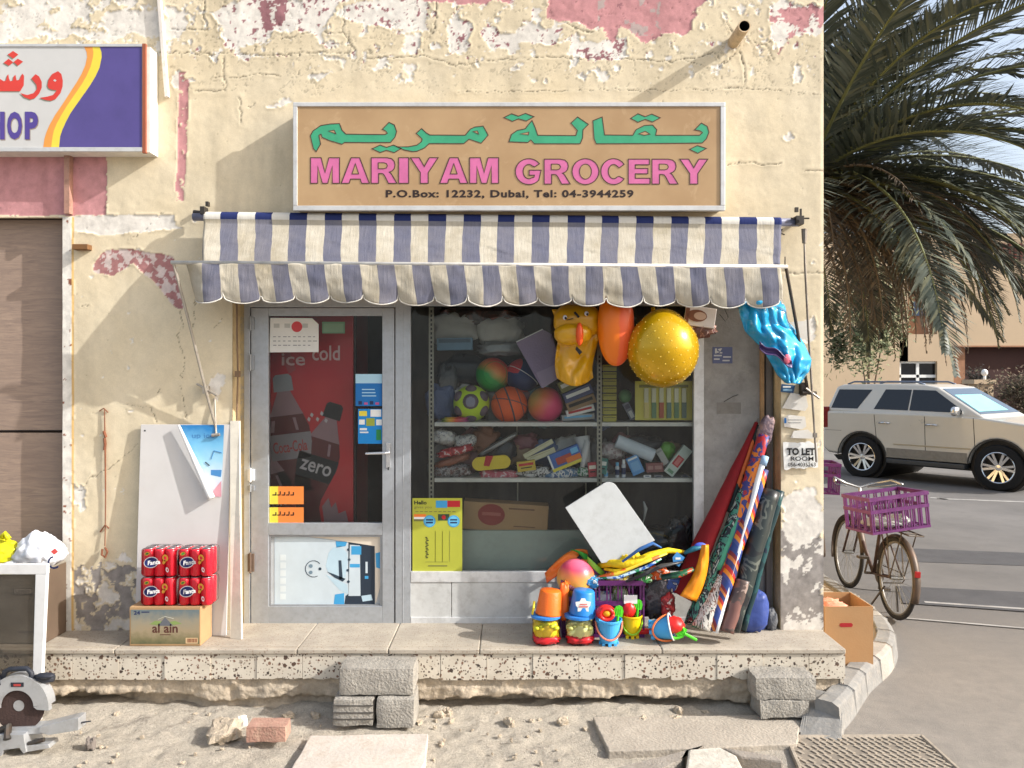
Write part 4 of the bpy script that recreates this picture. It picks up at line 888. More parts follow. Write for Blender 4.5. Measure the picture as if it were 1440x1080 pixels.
# carton and drink packs
card = M("brown carton", (166, 134, 96), .8, var=.1, scale=5, dirt=.3, dirtcol=(150, 118, 80))
Yc = -.315
ct = thing("water_carton", "brown carton printed with a mountain and water lettering, under the red drink cans", "carton", (X(232, Yc), Yc + .09, ZS + .001))
o = MB(); a_ = P(182, 907, Yc); b_ = P(282, 853.5, Yc); o.box(a_.x, Yc, ZS + .001, b_.x, Yc + .19, b_.z); o.build("box_body", card, ct, bevel=.003)
pr, nt, b, L = node_mat("carton print")
tc = N(nt, "ShaderNodeTexCoord").outputs["Object"]; sx = N(nt, "ShaderNodeSeparateXYZ"); L.new(tc, sx.inputs[0])
hz = mrange(nt, math_n(nt, 'ADD', sx.outputs[2], math_n(nt, 'MULTIPLY', noise_n(nt, tc, 22, 6), .1)), .04, .27)
cr = N(nt, "ShaderNodeValToRGB"); e = cr.color_ramp.elements
for q_ in range(3): e.new(.5)
for el, (p_, c_) in zip(e, ((0, (74, 80, 50)), (.22, (116, 108, 76)), (.45, (150, 134, 106)), (.7, (142, 134, 114)), (1, (96, 110, 114)))): el.position = p_; el.color = (*lin(c_), 1)
L.new(hz, cr.inputs[0]); L.new(cr.outputs[0], b.inputs["Base Color"]); b.inputs["Roughness"].default_value = .6
o = MB(); o.pbox(184, 857.5, 280, 905.5, Yc - .0012, Yc - .0002); o.build("printed_panel", pr, ct)
o = MB(); yk = Yc - .002
CM_ = [C("maroon", (82, 44, 36)), C("mountain grey", (96, 98, 104)), C("leaf green", (126, 146, 84)), C("pale", (200, 196, 180)), navy, C("label cream", (206, 176, 134)), C("bar brown", (128, 80, 54))]
ptext(o, "al ain", 214, 877, 250, 890, yk, 0, .02); o.pbox(225, 892, 240, 893, yk - .0003, yk, 0); o.build("carton_lettering", CM_, ct); o = MB()
o.poly([P(u, v, yk) for u, v in ((222, 880), (243, 880), (237, 873), (232, 868), (228, 873))], None, 1)
for k_ in range(2): o.poly([P(u, v, yk) for u, v in (((210, 878), (222, 879), (228, 874), (218, 873)) if k_ else ((238, 875), (244, 879), (256, 877), (246, 873)))], None, 2)
o.tube([P(222, 871, yk), P(232, 867, yk), P(244, 870, yk)], .0012, 4, 3); o.build("carton_emblem", CM_, ct); o = MB()
ptext(o, "24", 188, 859, 197, 864.5, yk, 4, .03); o.pbox(199, 860, 210, 861.5, yk - .0003, yk, 4); o.build("count_mark", CM_, ct); o = MB()
o.pbox(261, 897, 278, 905, yk - .0003, yk, 5)
for i in range(9): o.pbox(263 + i * 1.6, 898, 263.8 + i * 1.6 + (i % 3) * .2, 903.5, yk - .0009, yk - .0004, 6)
o.build("barcode_label", CM_, ct)
can_r = M("red can print", (216, 28, 48), .32, 0., var=.06, coat=.3); can_t = M("can top", (190, 190, 192), .3, .7)
lblue2 = C("logo blue", (36, 48, 110), .35); lwhite = C("logo white", (236, 234, 232), .35); lorange = C("logo orange", (226, 166, 60), .35); lgreen = C("logo green", (60, 140, 60), .35)
film = glass_mat("shrink film", (255, 252, 252), 1.12, .15)
def can_pack(label, x, z):
    t = thing("drink_can_pack", label, "drink cans", (x, Yc + .085, z), "shrink wrapped packs of red drink cans")
    for i in range(3):
        for j in range(2):
            o = MB(); r_ = .0335; c_ = Vector((x + (i - 1) * .068, Yc + .05 + j * .068, z))
            o.lathe([(.026, 0), (r_, .008), (r_, .158), (.028, .17)], 20, 0, Matrix.Translation(c_)); o.lathe([(.028, .17), (.0285, .174), (.026, .174), (.025, .17), (0, .17)], 20, 1, Matrix.Translation(c_))
            o.build("can", [can_r, can_t], t, smooth=True)
    o = MB(); yk = Yc + .0128; cx, cz = x - .012, z + .09
    def ell(cx, cz, a, bb, k, d, tilt=.2):
        pts = []
        for i in range(22):
            q_ = 2 * math.pi * i / 22; px_, pz_ = a * math.cos(q_), bb * math.sin(q_); pts.append(Vector((cx + px_ * math.cos(tilt) - pz_ * math.sin(tilt), yk - d, cz + px_ * math.sin(tilt) + pz_ * math.cos(tilt))))
        o.poly(pts, (0, .0004, 0), k)
    ell(cx - .03, cz, .046, .035, 1, 0); ell(cx - .03, cz, .041, .030, 0, .0008)
    text_on(o, "Fanta", Vector((0, yk - .0018, 0)), Vector((1, 0, .12)), Vector((.05, 0, 1)), cx - .068 - (z + .0) * .05, cz - .013 - (cx - .068) * .12, cx + .010 - z * .05, cz + .015 - (cx - .068) * .12, 1, .03)
    ell(cx + .058, cz + .028, .018, .022, 2, 0, .3); ell(cx + .058, cz + .028, .008, .011, 4, .0008, .3); ell(cx + .05, cz + .002, .009, .014, 2, 0, -.4); ell(cx + .07, cz - .046, .009, .016, 1, 0); ell(cx + .071, cz - .046, .004, .008, 4, .0008); ell(cx - .055, cz + .054, .017, .011, 2, 0, .3); ell(cx - .055, cz + .054, .010, .006, 3, .0008, .3)
    o.build("pack_print", [lblue2, lwhite, lorange, lgreen, can_r], t)
    o = MB(); o.blob((x, Yc + .085, z + .088), (.112, .074, .09), 14, 0, .03, 2.5, int(abs(x) * 10 + z * 7), 9.); o.build("shrink_wrap", film, t, smooth=True)
bxm, bz_ = X(220, Yc), P(0, 853.5, Yc).z + .002
for x_, z_, lab in ((bxm, bz_, "red shrink wrapped can pack standing directly on the carton, nearest the boarded doorway"), (bxm + .225, bz_, "red shrink wrapped can pack standing directly on the carton, nearest the shop door"),
                    (bxm + .003, bz_ + .181, "upper red shrink wrapped can pack, nearest the boarded doorway"), (bxm + .226, bz_ + .181, "upper red shrink wrapped can pack, nearest the shop door")): can_pack(lab, x_, z_)

# cabinet, bags, framed pane, saw
cb = thing("metal_cabinet", "grey metal cabinet standing behind a white framed pane by the boarded doorway", "cabinet", (X(0, -.28), -.15, ZS))
o = MB(); a_ = P(-60, 890, -.28); o.box(a_.x, -.28, ZS + .001, X(62, -.28), -.03, Z(800, -.28)); o.build("cabinet_body", M("cabinet grey", (142, 136, 126), .45, .3, dirt=.4), cb, bevel=.008)
o = MB(); o.pbox(18, 827, 46, 836, -.2835, -.281); o.pbox(20, 828.5, 44, 834.5, -.2842, -.2836, 1); ptext(o, "LERES", 22, 829.5, 42, 833.5, -.2848, 0, .02); o.pbox(26, 897 - 10, 48, 897 - 7, -.2835, -.281, 0); o.build("name_plate", [C("plate grey", (96, 92, 88)), C("plate pale", (160, 154, 146))], cb)
o = MB(); o.box(X(62, -.28) - .001, -.275, ZS + .003, X(62, -.28) + .002, -.035, Z(803, -.28)); o.build("cabinet_side", M("brown cabinet side", (92, 76, 62), .7, dirt=.4), cb)
def bagfn(p): 
    k_ = max(0, p.z) * 2.2; return Vector((p.x * (1 - min(.75, k_ * 1.2)), p.y * (1 - min(.6, k_)), p.z))
ZB = Z(800, -.28)
wb = thing("plastic_bag", "crumpled white plastic carrier bag with a red and blue mark, on the cabinet", "bag", (X(58, -.2), -.17, ZB))
wbm = M("white plastic film", (216, 218, 224), .35, var=.05, bump=.5, bscale=25)
o = MB(); o.blob((X(56, -.17), -.17, ZB + .085), (.155, .1, .1), 40, 0, .15, 2.4, 3, 2.4, None, lambda p: Vector((p.x * (1 - .28 * max(0, p.z) / .1), p.y, p.z * (1 + .32 * math.exp(-((p.x + .03) / .05) ** 2))))); o.blob((X(22, -.2), -.2, ZB + .02), (.07, .06, .03), 16, 0, .2, 3, 8); o.build("bag_body", wbm, wb, smooth=True)
o = MB(); yb = -.288
o.poly([P(u, v, yb) for u, v in ((71, 776), (77, 771), (82, 776), (76, 780))], (0, .002, 0), 0)
for i in range(9):
    q0, q1 = R(100 + i * 24), R(100 + (i + 1) * 24); f_ = lambda q_, r_: P(76 + 8 * r_ * math.cos(q_), 791 - 8 * 1.0 * r_ * math.sin(q_), yb)
    o.poly([f_(q0, 1.15), f_(q1, 1.15), f_(q1, .85), f_(q0, .85)], (0, .002, 0), 1)
o.build("bag_mark", [C("coral", (214, 84, 80)), navy], wb)
yb_ = thing("plastic_bag", "bright yellow plastic bag on the cabinet, cut off by the left edge", "bag", (X(0, -.2), -.17, ZB))
o = MB(); o.blob((X(-2, -.17), -.17, ZB + .07), (.15, .1, .085), 32, 0, .2, 2.6, 21, 2.4); o.tube([P(2, 756, -.2), P(7, 749, -.2), P(12, 758, -.2)], [.02, .012, .02], 8); o.build("bag_body", M("yellow plastic film", (206, 200, 32), .35, var=.08, bump=.5, bscale=25), yb_, smooth=True)
Yp = -.46
pn = thing("framed_pane", "white painted frame with a smoky pane standing on the sand in front of the cabinet", "framed pane", (X(10, Yp), Yp, 0))
def pq(u, v, y=Yp): return P(u, v, y)
o = MB(); o.pbox(-80, 793.5, 66, 808, Yp - .03, Yp + .0)
o.poly([pq(49.5, 808, Yp - .03), pq(65.5, 808, Yp - .03), Vector((X(60, Yp), Yp - .03, .0)), Vector((X(48, Yp), Yp - .03, .0))][::-1], (0, .03, 0)); o.build("frame", M("white painted frame", (208, 208, 207), .4, var=.04, dirt=.12), pn, bevel=.004)
o = MB(); o.pbox(-80, 808, 51, 1000, Yp - .016, Yp - .012); o.build("pane", glass_mat("smoked pane", (196, 192, 186), 1.3, .05, .12, (150, 144, 136)), pn)
sw = thing("chop_saw", "silver and black chop saw with a round abrasive disc lying on the sand", "saw", (X(30, -.9), -.88, 0))
sil = M("cast aluminium", (178, 180, 182), .4, .5, var=.1, dirt=.4, dirtcol=(130, 122, 110)); blkp = M("black rubber", (34, 38, 48), .6, dirt=.2, dirtcol=(90, 84, 78)); disc = M("abrasive disc", (64, 48, 44), .85, var=.15, scale=20, bump=.3)
Ys = -.88; cs = P(27, 992, Ys); RX = Matrix.Rotation(R(90), 4, 'X')
o = MB(); o.lathe([(.012, -.002), (.142, -.002), (.142, .002), (.012, .002)], 40, 0, Matrix.Translation(cs) @ RX); o.build("cutting_disc", disc, sw)
o = MB(); o.lathe([(0, -.012), (.022, -.012), (.026, -.006), (.03, .004), (0, .004)], 24, 0, Matrix.Translation(cs) @ RX); o.build("hub", sil, sw)
o = MB()
for i in range(26):
    q0, q1 = R(2 + i * 7.0), R(2 + (i + 1) * 7.0)
    for r0, r1, ya, yb2 in ((.09, .172, -.02, -.014), (.166, .172, -.014, .05)):
        o.poly([cs + Vector((r1 * math.cos(q0), ya, r1 * math.sin(q0))), cs + Vector((r1 * math.cos(q1), ya, r1 * math.sin(q1))), cs + Vector((r0 * math.cos(q1), ya, r0 * math.sin(q1))), cs + Vector((r0 * math.cos(q0), ya, r0 * math.sin(q0)))][::-1], (0, yb2 - ya, 0))
    
o.poly([cs + Vector((.09, -.021, .0)), cs + Vector((.172, -.021, .01)), cs + Vector((.176, -.021, -.02)), cs + Vector((.11, -.021, -.015))][::-1], (0, .03, 0)); o.build("blade_guard", sil, sw)
o = MB(); o.pbox(15, 960, 33, 966, Ys - .0225, Ys - .0205); o.pbox(19, 962, 29, 965, Ys - .0235, Ys - .0226, 1); o.build("guard_label", [blkp, C("label red", (168, 60, 56))], sw)
o = MB(); o.tube([P(2, 958, Ys), P(7, 944, Ys), P(14, 941, Ys), P(38, 940, Ys), P(44, 946, Ys), P(46, 957, Ys)], .014, 8); o.tube([P(40, 959, Ys + .02), P(55, 955, Ys + .02), P(76, 953, Ys + .03)], [.03, .028, .02], 10); o.blob(P(64, 950, Ys), (.05, .03, .015), 8, 0, .2); o.tube([P(-10, 960, Ys), P(3, 956, Ys)], .03, 8); o.build("grip", blkp, sw, smooth=True)
o = MB()
o.poly([P(u, v, Ys - .06) for u, v in ((-20, 1063), (2, 1063), (5, 1055), (27, 1052), (33, 1060), (37, 1058), (33, 1033), (8, 1032), (-20, 1036))], (0, .16, 0))
o.poly([P(u, v, Ys - .03) for u, v in ((55, 1030), (68, 1034), (110, 1027), (110.5, 1010), (104, 1010), (56, 1022))], (0, .08, 0)); o.poly([P(u, v, Ys - .05) for u, v in ((36, 1058), (48, 1056), (70, 1052), (68, 1047), (38, 1048))], (0, .09, 0)); o.poly([P(u, v, Ys - .02) for u, v in ((8, 1034), (60, 1032), (58, 1022), (12, 1024))], (0, .08, 0))
o.tube([P(110, 1017, Ys), P(128, 1014, Ys)], [.006, .004], 6, 1); o.build("saw_base", [sil, blkp], sw, bevel=.003)
o = MB(); o.tube([P(-6, 1030, Ys - .02), P(12, 1022, Ys - .03), P(10, 1040, Ys - .07)], .02, 8); o.build("clamp_screw", dsteel, sw)
o = MB(); o.tube([P(40, 1046, Ys - .04), P(62, 1040, Ys - .04)], .012, 8); o.build("clamp_screw", dsteel, sw)

# ------------------------------------------------------------------ blocks, slabs and stones on the ground
blockm = M("grey concrete block", (150, 145, 136), .92, var=.2, scale=12, bump=1., bscale=70, dirt=.5, dirtcol=(118, 112, 104))
def rough_box(mb, x0, y0, z0, x1, y1, z1, amp=.006, n=9, seed=0, mi=0):
    nx, ny, nz = [max(2, int((q_) / .03)) for q_ in (x1 - x0, y1 - y0, z1 - z0)]
    c_ = Vector(((x0 + x1) / 2, (y0 + y1) / 2, (z0 + z1) / 2)); h_ = Vector(((x1 - x0) / 2, (y1 - y0) / 2, (z1 - z0) / 2))
    def dis(p):
        q_ = Vector((p.x - c_.x, p.y - c_.y, p.z - c_.z)); m_ = sorted((abs(q_[i]) / h_[i] for i in range(3)), reverse=True)
        k_ = 1 - .035 * max(0, m_[1] - .88) / .12 * (1 + m_[2] * .4)
        nn = Vector((mn.noise(p * 9 + Vector((seed, 0, 0))), mn.noise(p * 9 + Vector((0, seed, 4))), mn.noise(p * 9 + Vector((2, 0, seed))))) * amp + Vector((mn.noise(p * 40), mn.noise(p * 40 + Vector((3, 3, 3))), mn.noise(p * 40 + Vector((7, 1, 3))))) * amp * .5
        return c_ + q_ * k_ + nn
    for (ax, s_) in ((0, 0), (0, 1), (1, 0), (1, 1), (2, 0), (2, 1)):
        fx = {0: (ny, nz), 1: (nx, nz), 2: (nx, ny)}[ax]
        def fn(a, bb, ax=ax, s_=s_):
            if (ax + s_) % 2 == (0 if ax != 1 else 0): a = 1 - a
            if ax == 0: p = Vector((x1 if s_ else x0, y0 + (y1 - y0) * a, z0 + (z1 - z0) * bb))
            elif ax == 1: p = Vector((x0 + (x1 - x0) * a, y1 if s_ else y0, z0 + (z1 - z0) * bb))
            else: p = Vector((x0 + (x1 - x0) * a, y0 + (y1 - y0) * bb, z1 if s_ else z0))
            return dis(p)
        mb.sheet(fn, fx[0], fx[1], mi)
def block(name, label, cat, u0, v0, u1, v1, y, depth, mat, amp=.006, group=None, z0=None, seed=0):
    o = MB(); a = P(u0, v1, y); c_ = P(u1, v0, y); rough_box(o, a.x, y, a.z if z0 is None else z0, c_.x, y + depth, c_.z, amp, seed=seed)
    return tag(o.build(name, mat, smooth=True), label, cat, group)
BG = "loose concrete blocks used as a step"
block("concrete_block", "large grey concrete block resting on two smaller blocks below the shop door", "block", 475, 940, 583, 978, -.59, .215, blockm, group=BG, seed=1)
b2 = block("concrete_block", "ribbed grey half block under the large block, nearer the saw", "block", 467, 984, 525, 1022, -.63, .235, blockm, group=BG, seed=2)
o = MB()
block("concrete_block", "plain grey half block under the large block, nearer the toy buckets", "block", 528, 983, 583, 1025, -.63, .235, blockm, group=BG, seed=3)
o = MB()
for v in (992, 1002, 1011): o.pbox(467.5, v, 524.5, v + 1.4, -.6345, -.628)
rib = o.build("block_groove", M("groove shade", (70, 66, 62), .95), b2)
block("concrete_block", "grey block wedged against the step beside the kerb end", "block", 1062, 953, 1149, 984, -.56, .19, blockm, .012, seed=4)
block("concrete_block", "small broken block below another block beside the kerb end", "block", 1069, 986, 1139, 1010, -.575, .2, blockm, .014, seed=5)
slabm = M("pale paving slab", (188, 179, 169), .85, var=.12, scale=5, bump=.4, bscale=50, dirt=.6, dirtcol=(160, 144, 126))
def flat_slab(name, label, cat, pts, z, th, mat, kind=None):
    o = MB(); q_ = [G(u, v, z) for u, v in pts]; fine = []
    for i in range(len(q_)):
        a, c_ = q_[i], q_[(i + 1) % len(q_)]; n = max(2, int((c_ - a).length / .04))
        for k_ in range(n):
            p = a.lerp(c_, k_ / n); fine.append(p + Vector((mn.noise(p * 11) * .008, mn.noise(p * 13 + Vector((4, 4, 4))) * .008, 0)))
    o.poly(fine[::-1], (0, 0, -th)); return tag(o.build(name, mat, bevel=.006), label, cat, kind=kind)
flat_slab("paving_slab", "pale square paving slab lying on the sand below the concrete blocks", "slab", [(436, 1034), (603, 1031), (598, 1072), (590, 1088), (404, 1092)], .036, .06, slabm)
flat_slab("concrete_slab", "large dusty grey concrete slab sunk in the ground beside the manhole grate", "slab", [(834, 1008), (1130, 1004), (1120, 1045), (1000, 1052), (856, 1056)], .035, .08, M("dusty concrete slab", (160, 151, 138), .92, var=.14, scale=6, bump=.6, bscale=60, dirt=.4, dirtcol=(142, 132, 118)))
pav = M("red brick paver", (166, 128, 112), .9, var=.2, scale=14, bump=.6, dirt=.6, dirtcol=(176, 156, 134))
block("brick_paver", "dusty red brick paver lying on the sand left of the paving slab", "brick", 345, 1022, 402, 1044, -.86, .12, pav, .006, seed=8)
stm = M("rubble stone", (176, 162, 142), .95, var=.25, scale=14, bump=.8, dirt=.4, dirtcol=(130, 118, 104))
def stone(label, u, v, w_, h_, seed, mat=None, flat=1., grp=None):
    g = G(u, v); o = MB(); s_ = (g.y + D) / F
    o.blob((g.x, g.y, h_ * s_ * .4), (w_ * s_ / 2, w_ * s_ / 2 * .7, h_ * s_ / 2 * 1.2), 11, 0, .5, 1.2, seed, 3.0, Euler((0, 0, seed * 1.7)))
    return tag(o.build("stone", mat or stm), label, "stone", grp)
stone("flat grey lump of rubble just left of the red brick paver", 318, 1036, 58, 20, 1)
stone("white pebble touching the red brick paver", 341, 1022, 12, 15, 2, M("white stone", (226, 222, 214), .8))
stone("small dark stone on open sand between saw and brick paver", 127, 1052, 17, 15, 3, M("dark stone", (112, 104, 98), .9, bump=.5))
SG = "loose rubble along the foot of the step"
for i in range(34):
    r_ = random.Random(300 + i); u = r_.choice([r_.uniform(130, 460), r_.uniform(590, 830), r_.uniform(590, 700), r_.uniform(830, 1060)]); v = r_.uniform(1000, 1024) if r_.random() < .7 else r_.uniform(1024, 1075)
    s_ = r_.choice([3, 4, 5, 6, 8, 12]) if v < 1030 else r_.choice([3, 4, 6])
    stone("loose piece of pale rubble on the sand at the foot of the step", u, v, s_ * 1.3, s_ * .8, 10 + i, None, 1., SG)
for i in range(70):
    r_ = random.Random(900 + i); u = r_.uniform(110, 1060); v = r_.uniform(1002, 1078)
    if 400 < u < 610 and v > 1024 or u > 820 and v > 1004: continue
    stone("small loose pebble scattered on the sand in front of the step", u, v, r_.uniform(3, 7), r_.uniform(2, 4.5), 70 + i, None, 1., "small pebbles on the sand")
# kerb pieces in the foreground
kerbm = M("whitewashed kerb", (190, 184, 172), .88, var=.2, scale=8, bump=.5, bscale=50, dirt=.7, dirtcol=(150, 140, 126))
kg = M("grey kerb", (146, 138, 128), .9, var=.2, scale=9, bump=.6, dirt=.4)
def prism_pts(name, label, cat, top, z, zb, mat, extra=None):
    o = MB(); n = len(top); q_ = [G(u, v, z) for u, v in top]
    o.poly(q_[::-1], (0, 0, zb - z)); return tag(o.build(name, mat, bevel=.012), label, cat)
prism_pts("kerb_stone", "broken white painted kerb stone at the bottom edge, beside the grate", "kerb stone", [(968, 1053), (1012, 1050), (1036, 1062), (1052, 1094), (962, 1096)], .10, -.05, kerbm)
prism_pts("kerb_stone", "long grey kerb stone slanting out of the bottom edge", "kerb stone", [(826, 1090), (938, 1062), (990, 1048), (966, 1054), (958, 1068), (900, 1094)], .085, -.05, kg)
prism_pts("kerb_stone", "thin dusty kerb edge running from the white kerb stone to the grate", "kerb stone", [(1014, 1050), (1092, 1062), (1102, 1070), (1040, 1063)], .06, -.05, kg)
# manhole grate
gr = thing("manhole_grate", "large worn cast iron grate set in the ground in the bottom right corner", "grate", G(1220, 1060))
iron = M("dusty cast iron", (150, 140, 126), .85, .0, var=.25, scale=20, dirt=.9, dirtcol=(176, 162, 142))
qa, qb, qc, qd = G(1106, 1040), G(1296, 1039), G(1352, 1090), G(1128, 1092)
def gq(a, c_, z): p = qa.lerp(qb, a).lerp(qd.lerp(qc, a), c_); p.z = z; return p
o = MB(); o.poly([gq(0, 1, .012), gq(1, 1, .012), gq(1, 0, .012), gq(0, 0, .012)], (0, 0, -.03)); o.build("grate_bed", M("grate bed", (124, 115, 103), .9, dirt=.6, dirtcol=(150, 138, 122)), gr)
o = MB()
for i in range(20):
    for j in range(8):
        if RND.random() < .07: continue
        a0, c0 = (i + .15) / 20, (j + .15) / 8; wv = .03 if (j % 2) else -.0
        p0, p1 = gq(a0 + wv, c0, .012), gq(min(1, a0 + wv + .028), c0 + .085, .012); w_ = Vector((.008, .003, 0))
        o.add([p0 - w_, p1 - w_, p1 + w_, p0 + w_] + [q_ + EZ * .006 for q_ in (p0 - w_, p1 - w_, p1 + w_, p0 + w_)], [(4, 5, 6, 7), (0, 1, 5, 4), (1, 2, 6, 5), (2, 3, 7, 6), (3, 0, 4, 7)])
o.build("tread_pattern", iron, gr)
o = MB()
for a, c_ in (((0, 0), (1, 0)), ((1, 0), (1, 1)), ((0, 0), (0, 1))):
    p0, p1 = gq(*a, .012), gq(*c_, .012); o.tube([p0, p1], .014, 6)
o.build("grate_rim", iron, gr)
# ------------------------------------------------------------------ inside the shop: cooler, shelf rack and goods
Yk = .42
ck = thing("drinks_cooler", "tall red drinks cooler with printed bottles on its front, seen through the shop door", "cooler", (X(440, Yk), .7, .39))
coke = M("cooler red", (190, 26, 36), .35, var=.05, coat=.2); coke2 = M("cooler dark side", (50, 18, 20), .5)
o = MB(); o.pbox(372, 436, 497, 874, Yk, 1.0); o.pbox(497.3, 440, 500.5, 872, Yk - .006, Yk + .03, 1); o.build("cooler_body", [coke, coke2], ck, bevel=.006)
o = MB(); yk = Yk - .002
def kp(pts, k, d=0.): o.poly([P(u, v, yk - d) for u, v in reversed(pts)], (0, .0006, 0), k)
def bottle(cx, cy, s_, tilt, cap, cola, label_k, txt, txk, hi):
    T_ = lambda x, y: (cx + s_ * (x * math.cos(tilt) - y * math.sin(tilt)), cy + s_ * (x * math.sin(tilt) + y * math.cos(tilt)))
    body = [(-9, -60), (-10, -50), (-22, -30), (-30, -8), (-31, 14), (-26, 40), (-22, 62), (-24, 95), (24, 95), (22, 62), (26, 40), (31, 14), (30, -8), (22, -30), (10, -50), (9, -60)]
    kp([T_(*p) for p in body], cola); kp([T_(*p) for p in ((-13, -80), (-14, -60), (14, -60), (13, -80), (9, -84), (-9, -84))], cap, .0008)
    kp([T_(*p) for p in ((-9, -60), (-21, -32), (-24, -26), (24, -26), (21, -32), (9, -60))], hi, .0008)
    kp([T_(*p) for p in ((-31, 0), (-31, 14), (-27, 36), (27, 36), (31, 14), (31, 0))], label_k, .0012)
    kp([T_(*p) for p in ((-22, -20), (-25, -4), (-20, -4), (-17, -20))], hi, .001); kp([T_(*p) for p in ((8, -22), (11, -4), (15, -4), (12, -22))], hi, .001)
    ox, oz = Vector((math.cos(tilt), 0, -math.sin(tilt))), Vector((math.sin(tilt), 0, math.cos(tilt)))
    c_ = P(*T_(0, 18), yk - .003); m_ = (D + yk) / F * s_
    text_on(o, txt, c_, ox, oz, -24 * m_, -8 * m_, 24 * m_, 8 * m_, txk, .015)
bottle(406, 610, 1.0, -.12, 6, 1, 2, "Coca-Cola", 3, 4); bottle(449, 642, .93, .30, 5, 1, 7, "zero", 8, 4); bottle(385, 690, .9, -.25, 5, 1, 3, "Coke", 8, 4)
kp([(418, 735), (421, 690), (445, 690), (452, 735)], 1, .0015)
kp([(456, 735), (453, 712), (462, 700), (466, 714), (472, 706), (476, 722), (486, 718), (490, 735)], 4, .0015); kp([(376, 446), (392, 446), (416, 520), (406, 526)], 9, .001)
for q_ in ((438, 584), (446, 590), (452, 582), (434, 590), (458, 592)): kp([(q_[0] - 2, q_[1]), (q_[0], q_[1] - 4), (q_[0] + 3, q_[1] - 1), (q_[0] + 1, q_[1] + 3)], 8, .002)
ptext(o, "ice", 396, 497, 429, 514, yk - .003, 10, .012); ptext(o, "cold", 439, 486, 478, 507, yk - .003, 10, .012)
kp([(500.5, 450), (500.5, 500), (532, 492), (536, 458)], 9, -.0) if False else None
o.build("cooler_print", [coke, C("cola", (92, 30, 32), .3), C("silver label", (140, 130, 132), .4), C("label red", (160, 24, 30), .4), C("ice grey", (150, 116, 120), .3), C("black cap", (32, 30, 32), .4), C("silver cap", (150, 150, 152), .4), blk, C("faded white text", (190, 180, 180), .4), C("faded pink", (170, 70, 72), .4), C("text pink", (226, 190, 190), .4)], ck)
rk = thing("shelf_rack", "metal slotted angle rack with white shelf boards behind the shop window", "shelf", (X(790, .3), .4, .39))
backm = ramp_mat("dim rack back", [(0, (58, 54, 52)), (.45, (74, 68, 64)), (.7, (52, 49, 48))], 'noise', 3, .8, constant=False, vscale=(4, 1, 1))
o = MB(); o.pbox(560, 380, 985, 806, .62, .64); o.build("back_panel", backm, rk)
upm = M("slotted angle", (150, 146, 132), .5, .3, dirt=.3); o = MB()
for u, v0, v1, y in ((603, 432, 705, .236), (839.5, 425, 683, .236)): o.pbox(u, v0, u + 7, v1, y, y + .004)
u_ = o.build("upright", upm, rk)
o = MB()
for u, v0, v1 in ((603, 436, 703), (839.5, 500, 681)):
    v = v0
    while v < v1: o.pbox(u + 2.3, v, u + 4.7, v + 3.6, .2345, .2358); v += 6.2
o.build("slot", blk, u_)
for v in (597, 675.5):
    o = MB(); o.pbox(611, v - 3, 839.5, v + 2.5, .24, .6); o.pbox(846.5, v - 3, 975, v + 2.5, .24, .6); o.build("shelf_board", M("white shelf board", (206, 204, 196), .5, dirt=.2), rk, bevel=.002)
o = MB()
for u, v0, v1 in ((726, 600, 609), (823, 600, 612), (882, 600, 616), (727, 679, 698), (823, 679, 692)): o.pbox(u, v0, u + 2, v1 + 20, .6, .61)
o.build("back_strut", upm, rk)
cf = M("pale green board", (160, 172, 162), .45, var=.06, dirt=.15); o = MB(); o.pbox(570, 746, 842, 812, .30, .33)
tag(o.build("counter_board", cf, bevel=.002), "pale green counter board low behind the shop window", "board")
fz = [0]
def litem(name, label, cat, u, v, w, h, y, depth, tilt, mat, prints=(), group=None, bevel=.003, yaw=0.):
    """a boxed or carded article: body plus its printed panels (u, v, w, h as fractions of the front)"""
    m_ = (D + y) / F; c_ = P(u, v, y + depth / 2); rot = Euler((0, R(tilt), R(yaw)))
    W_, H_ = w * m_, h * m_
    o = MB(); o.cbox(c_, (W_, depth, H_), 0, rot)
    mats = [mat]; mt = rot.to_matrix().to_4x4()
    for k_, (a, bb, c2_, d_, pm) in enumerate(prints):
        if pm not in mats: mats.append(pm)
        o.box((a - .5) * W_, -depth / 2 - .0012 - .0005 * k_, (.5 - d_) * H_, (c2_ - .5) * W_, -depth / 2 - .0002 - .0005 * k_, (.5 - bb) * H_, mats.index(pm), Matrix.Translation(c_) @ mt)
    return tag(o.build(name, mats), label, cat, group)
def bag(name, label, cat, u, v, w, h, y, depth, mat, amp=.35, seed=1, tilt=0, group=None, power=3., freq=2.2):
    m_ = (D + y) / F; o = MB(); o.blob(P(u, v, y + depth / 2), (w * m_ / 2, depth / 2, h * m_ / 2), 14, 0, amp, freq, seed, power, Euler((0, R(tilt), 0)))
    return tag(o.build(name, mat, smooth=True), label, cat, group)
def ball(label, u, v, r, y, mat, extra=None):
    m_ = (D + y) / F; o = MB(); c_ = P(u, v, y); o.blob(c_, (r * m_,) * 3, 22); mats = [mat]
    if extra: mats += extra(o, c_, r * m_)
    return tag(o.build("ball", mats, smooth=True), label, "ball")
def seam(o, c_, r, ax, k, w=.004, a0=0, a1=360, off=0.):
    ax = Vector(ax).normalized(); e1 = ax.orthogonal().normalized(); e2 = ax.cross(e1); rr = math.sqrt(max(r * r - off * off, 1e-6)) * 1.004
    o.tube([c_ + ax * off + (e1 * math.cos(R(a0 + (a1 - a0) * i / 40)) + e2 * math.sin(R(a0 + (a1 - a0) * i / 40))) * rr for i in range(41)], w, 5, k)
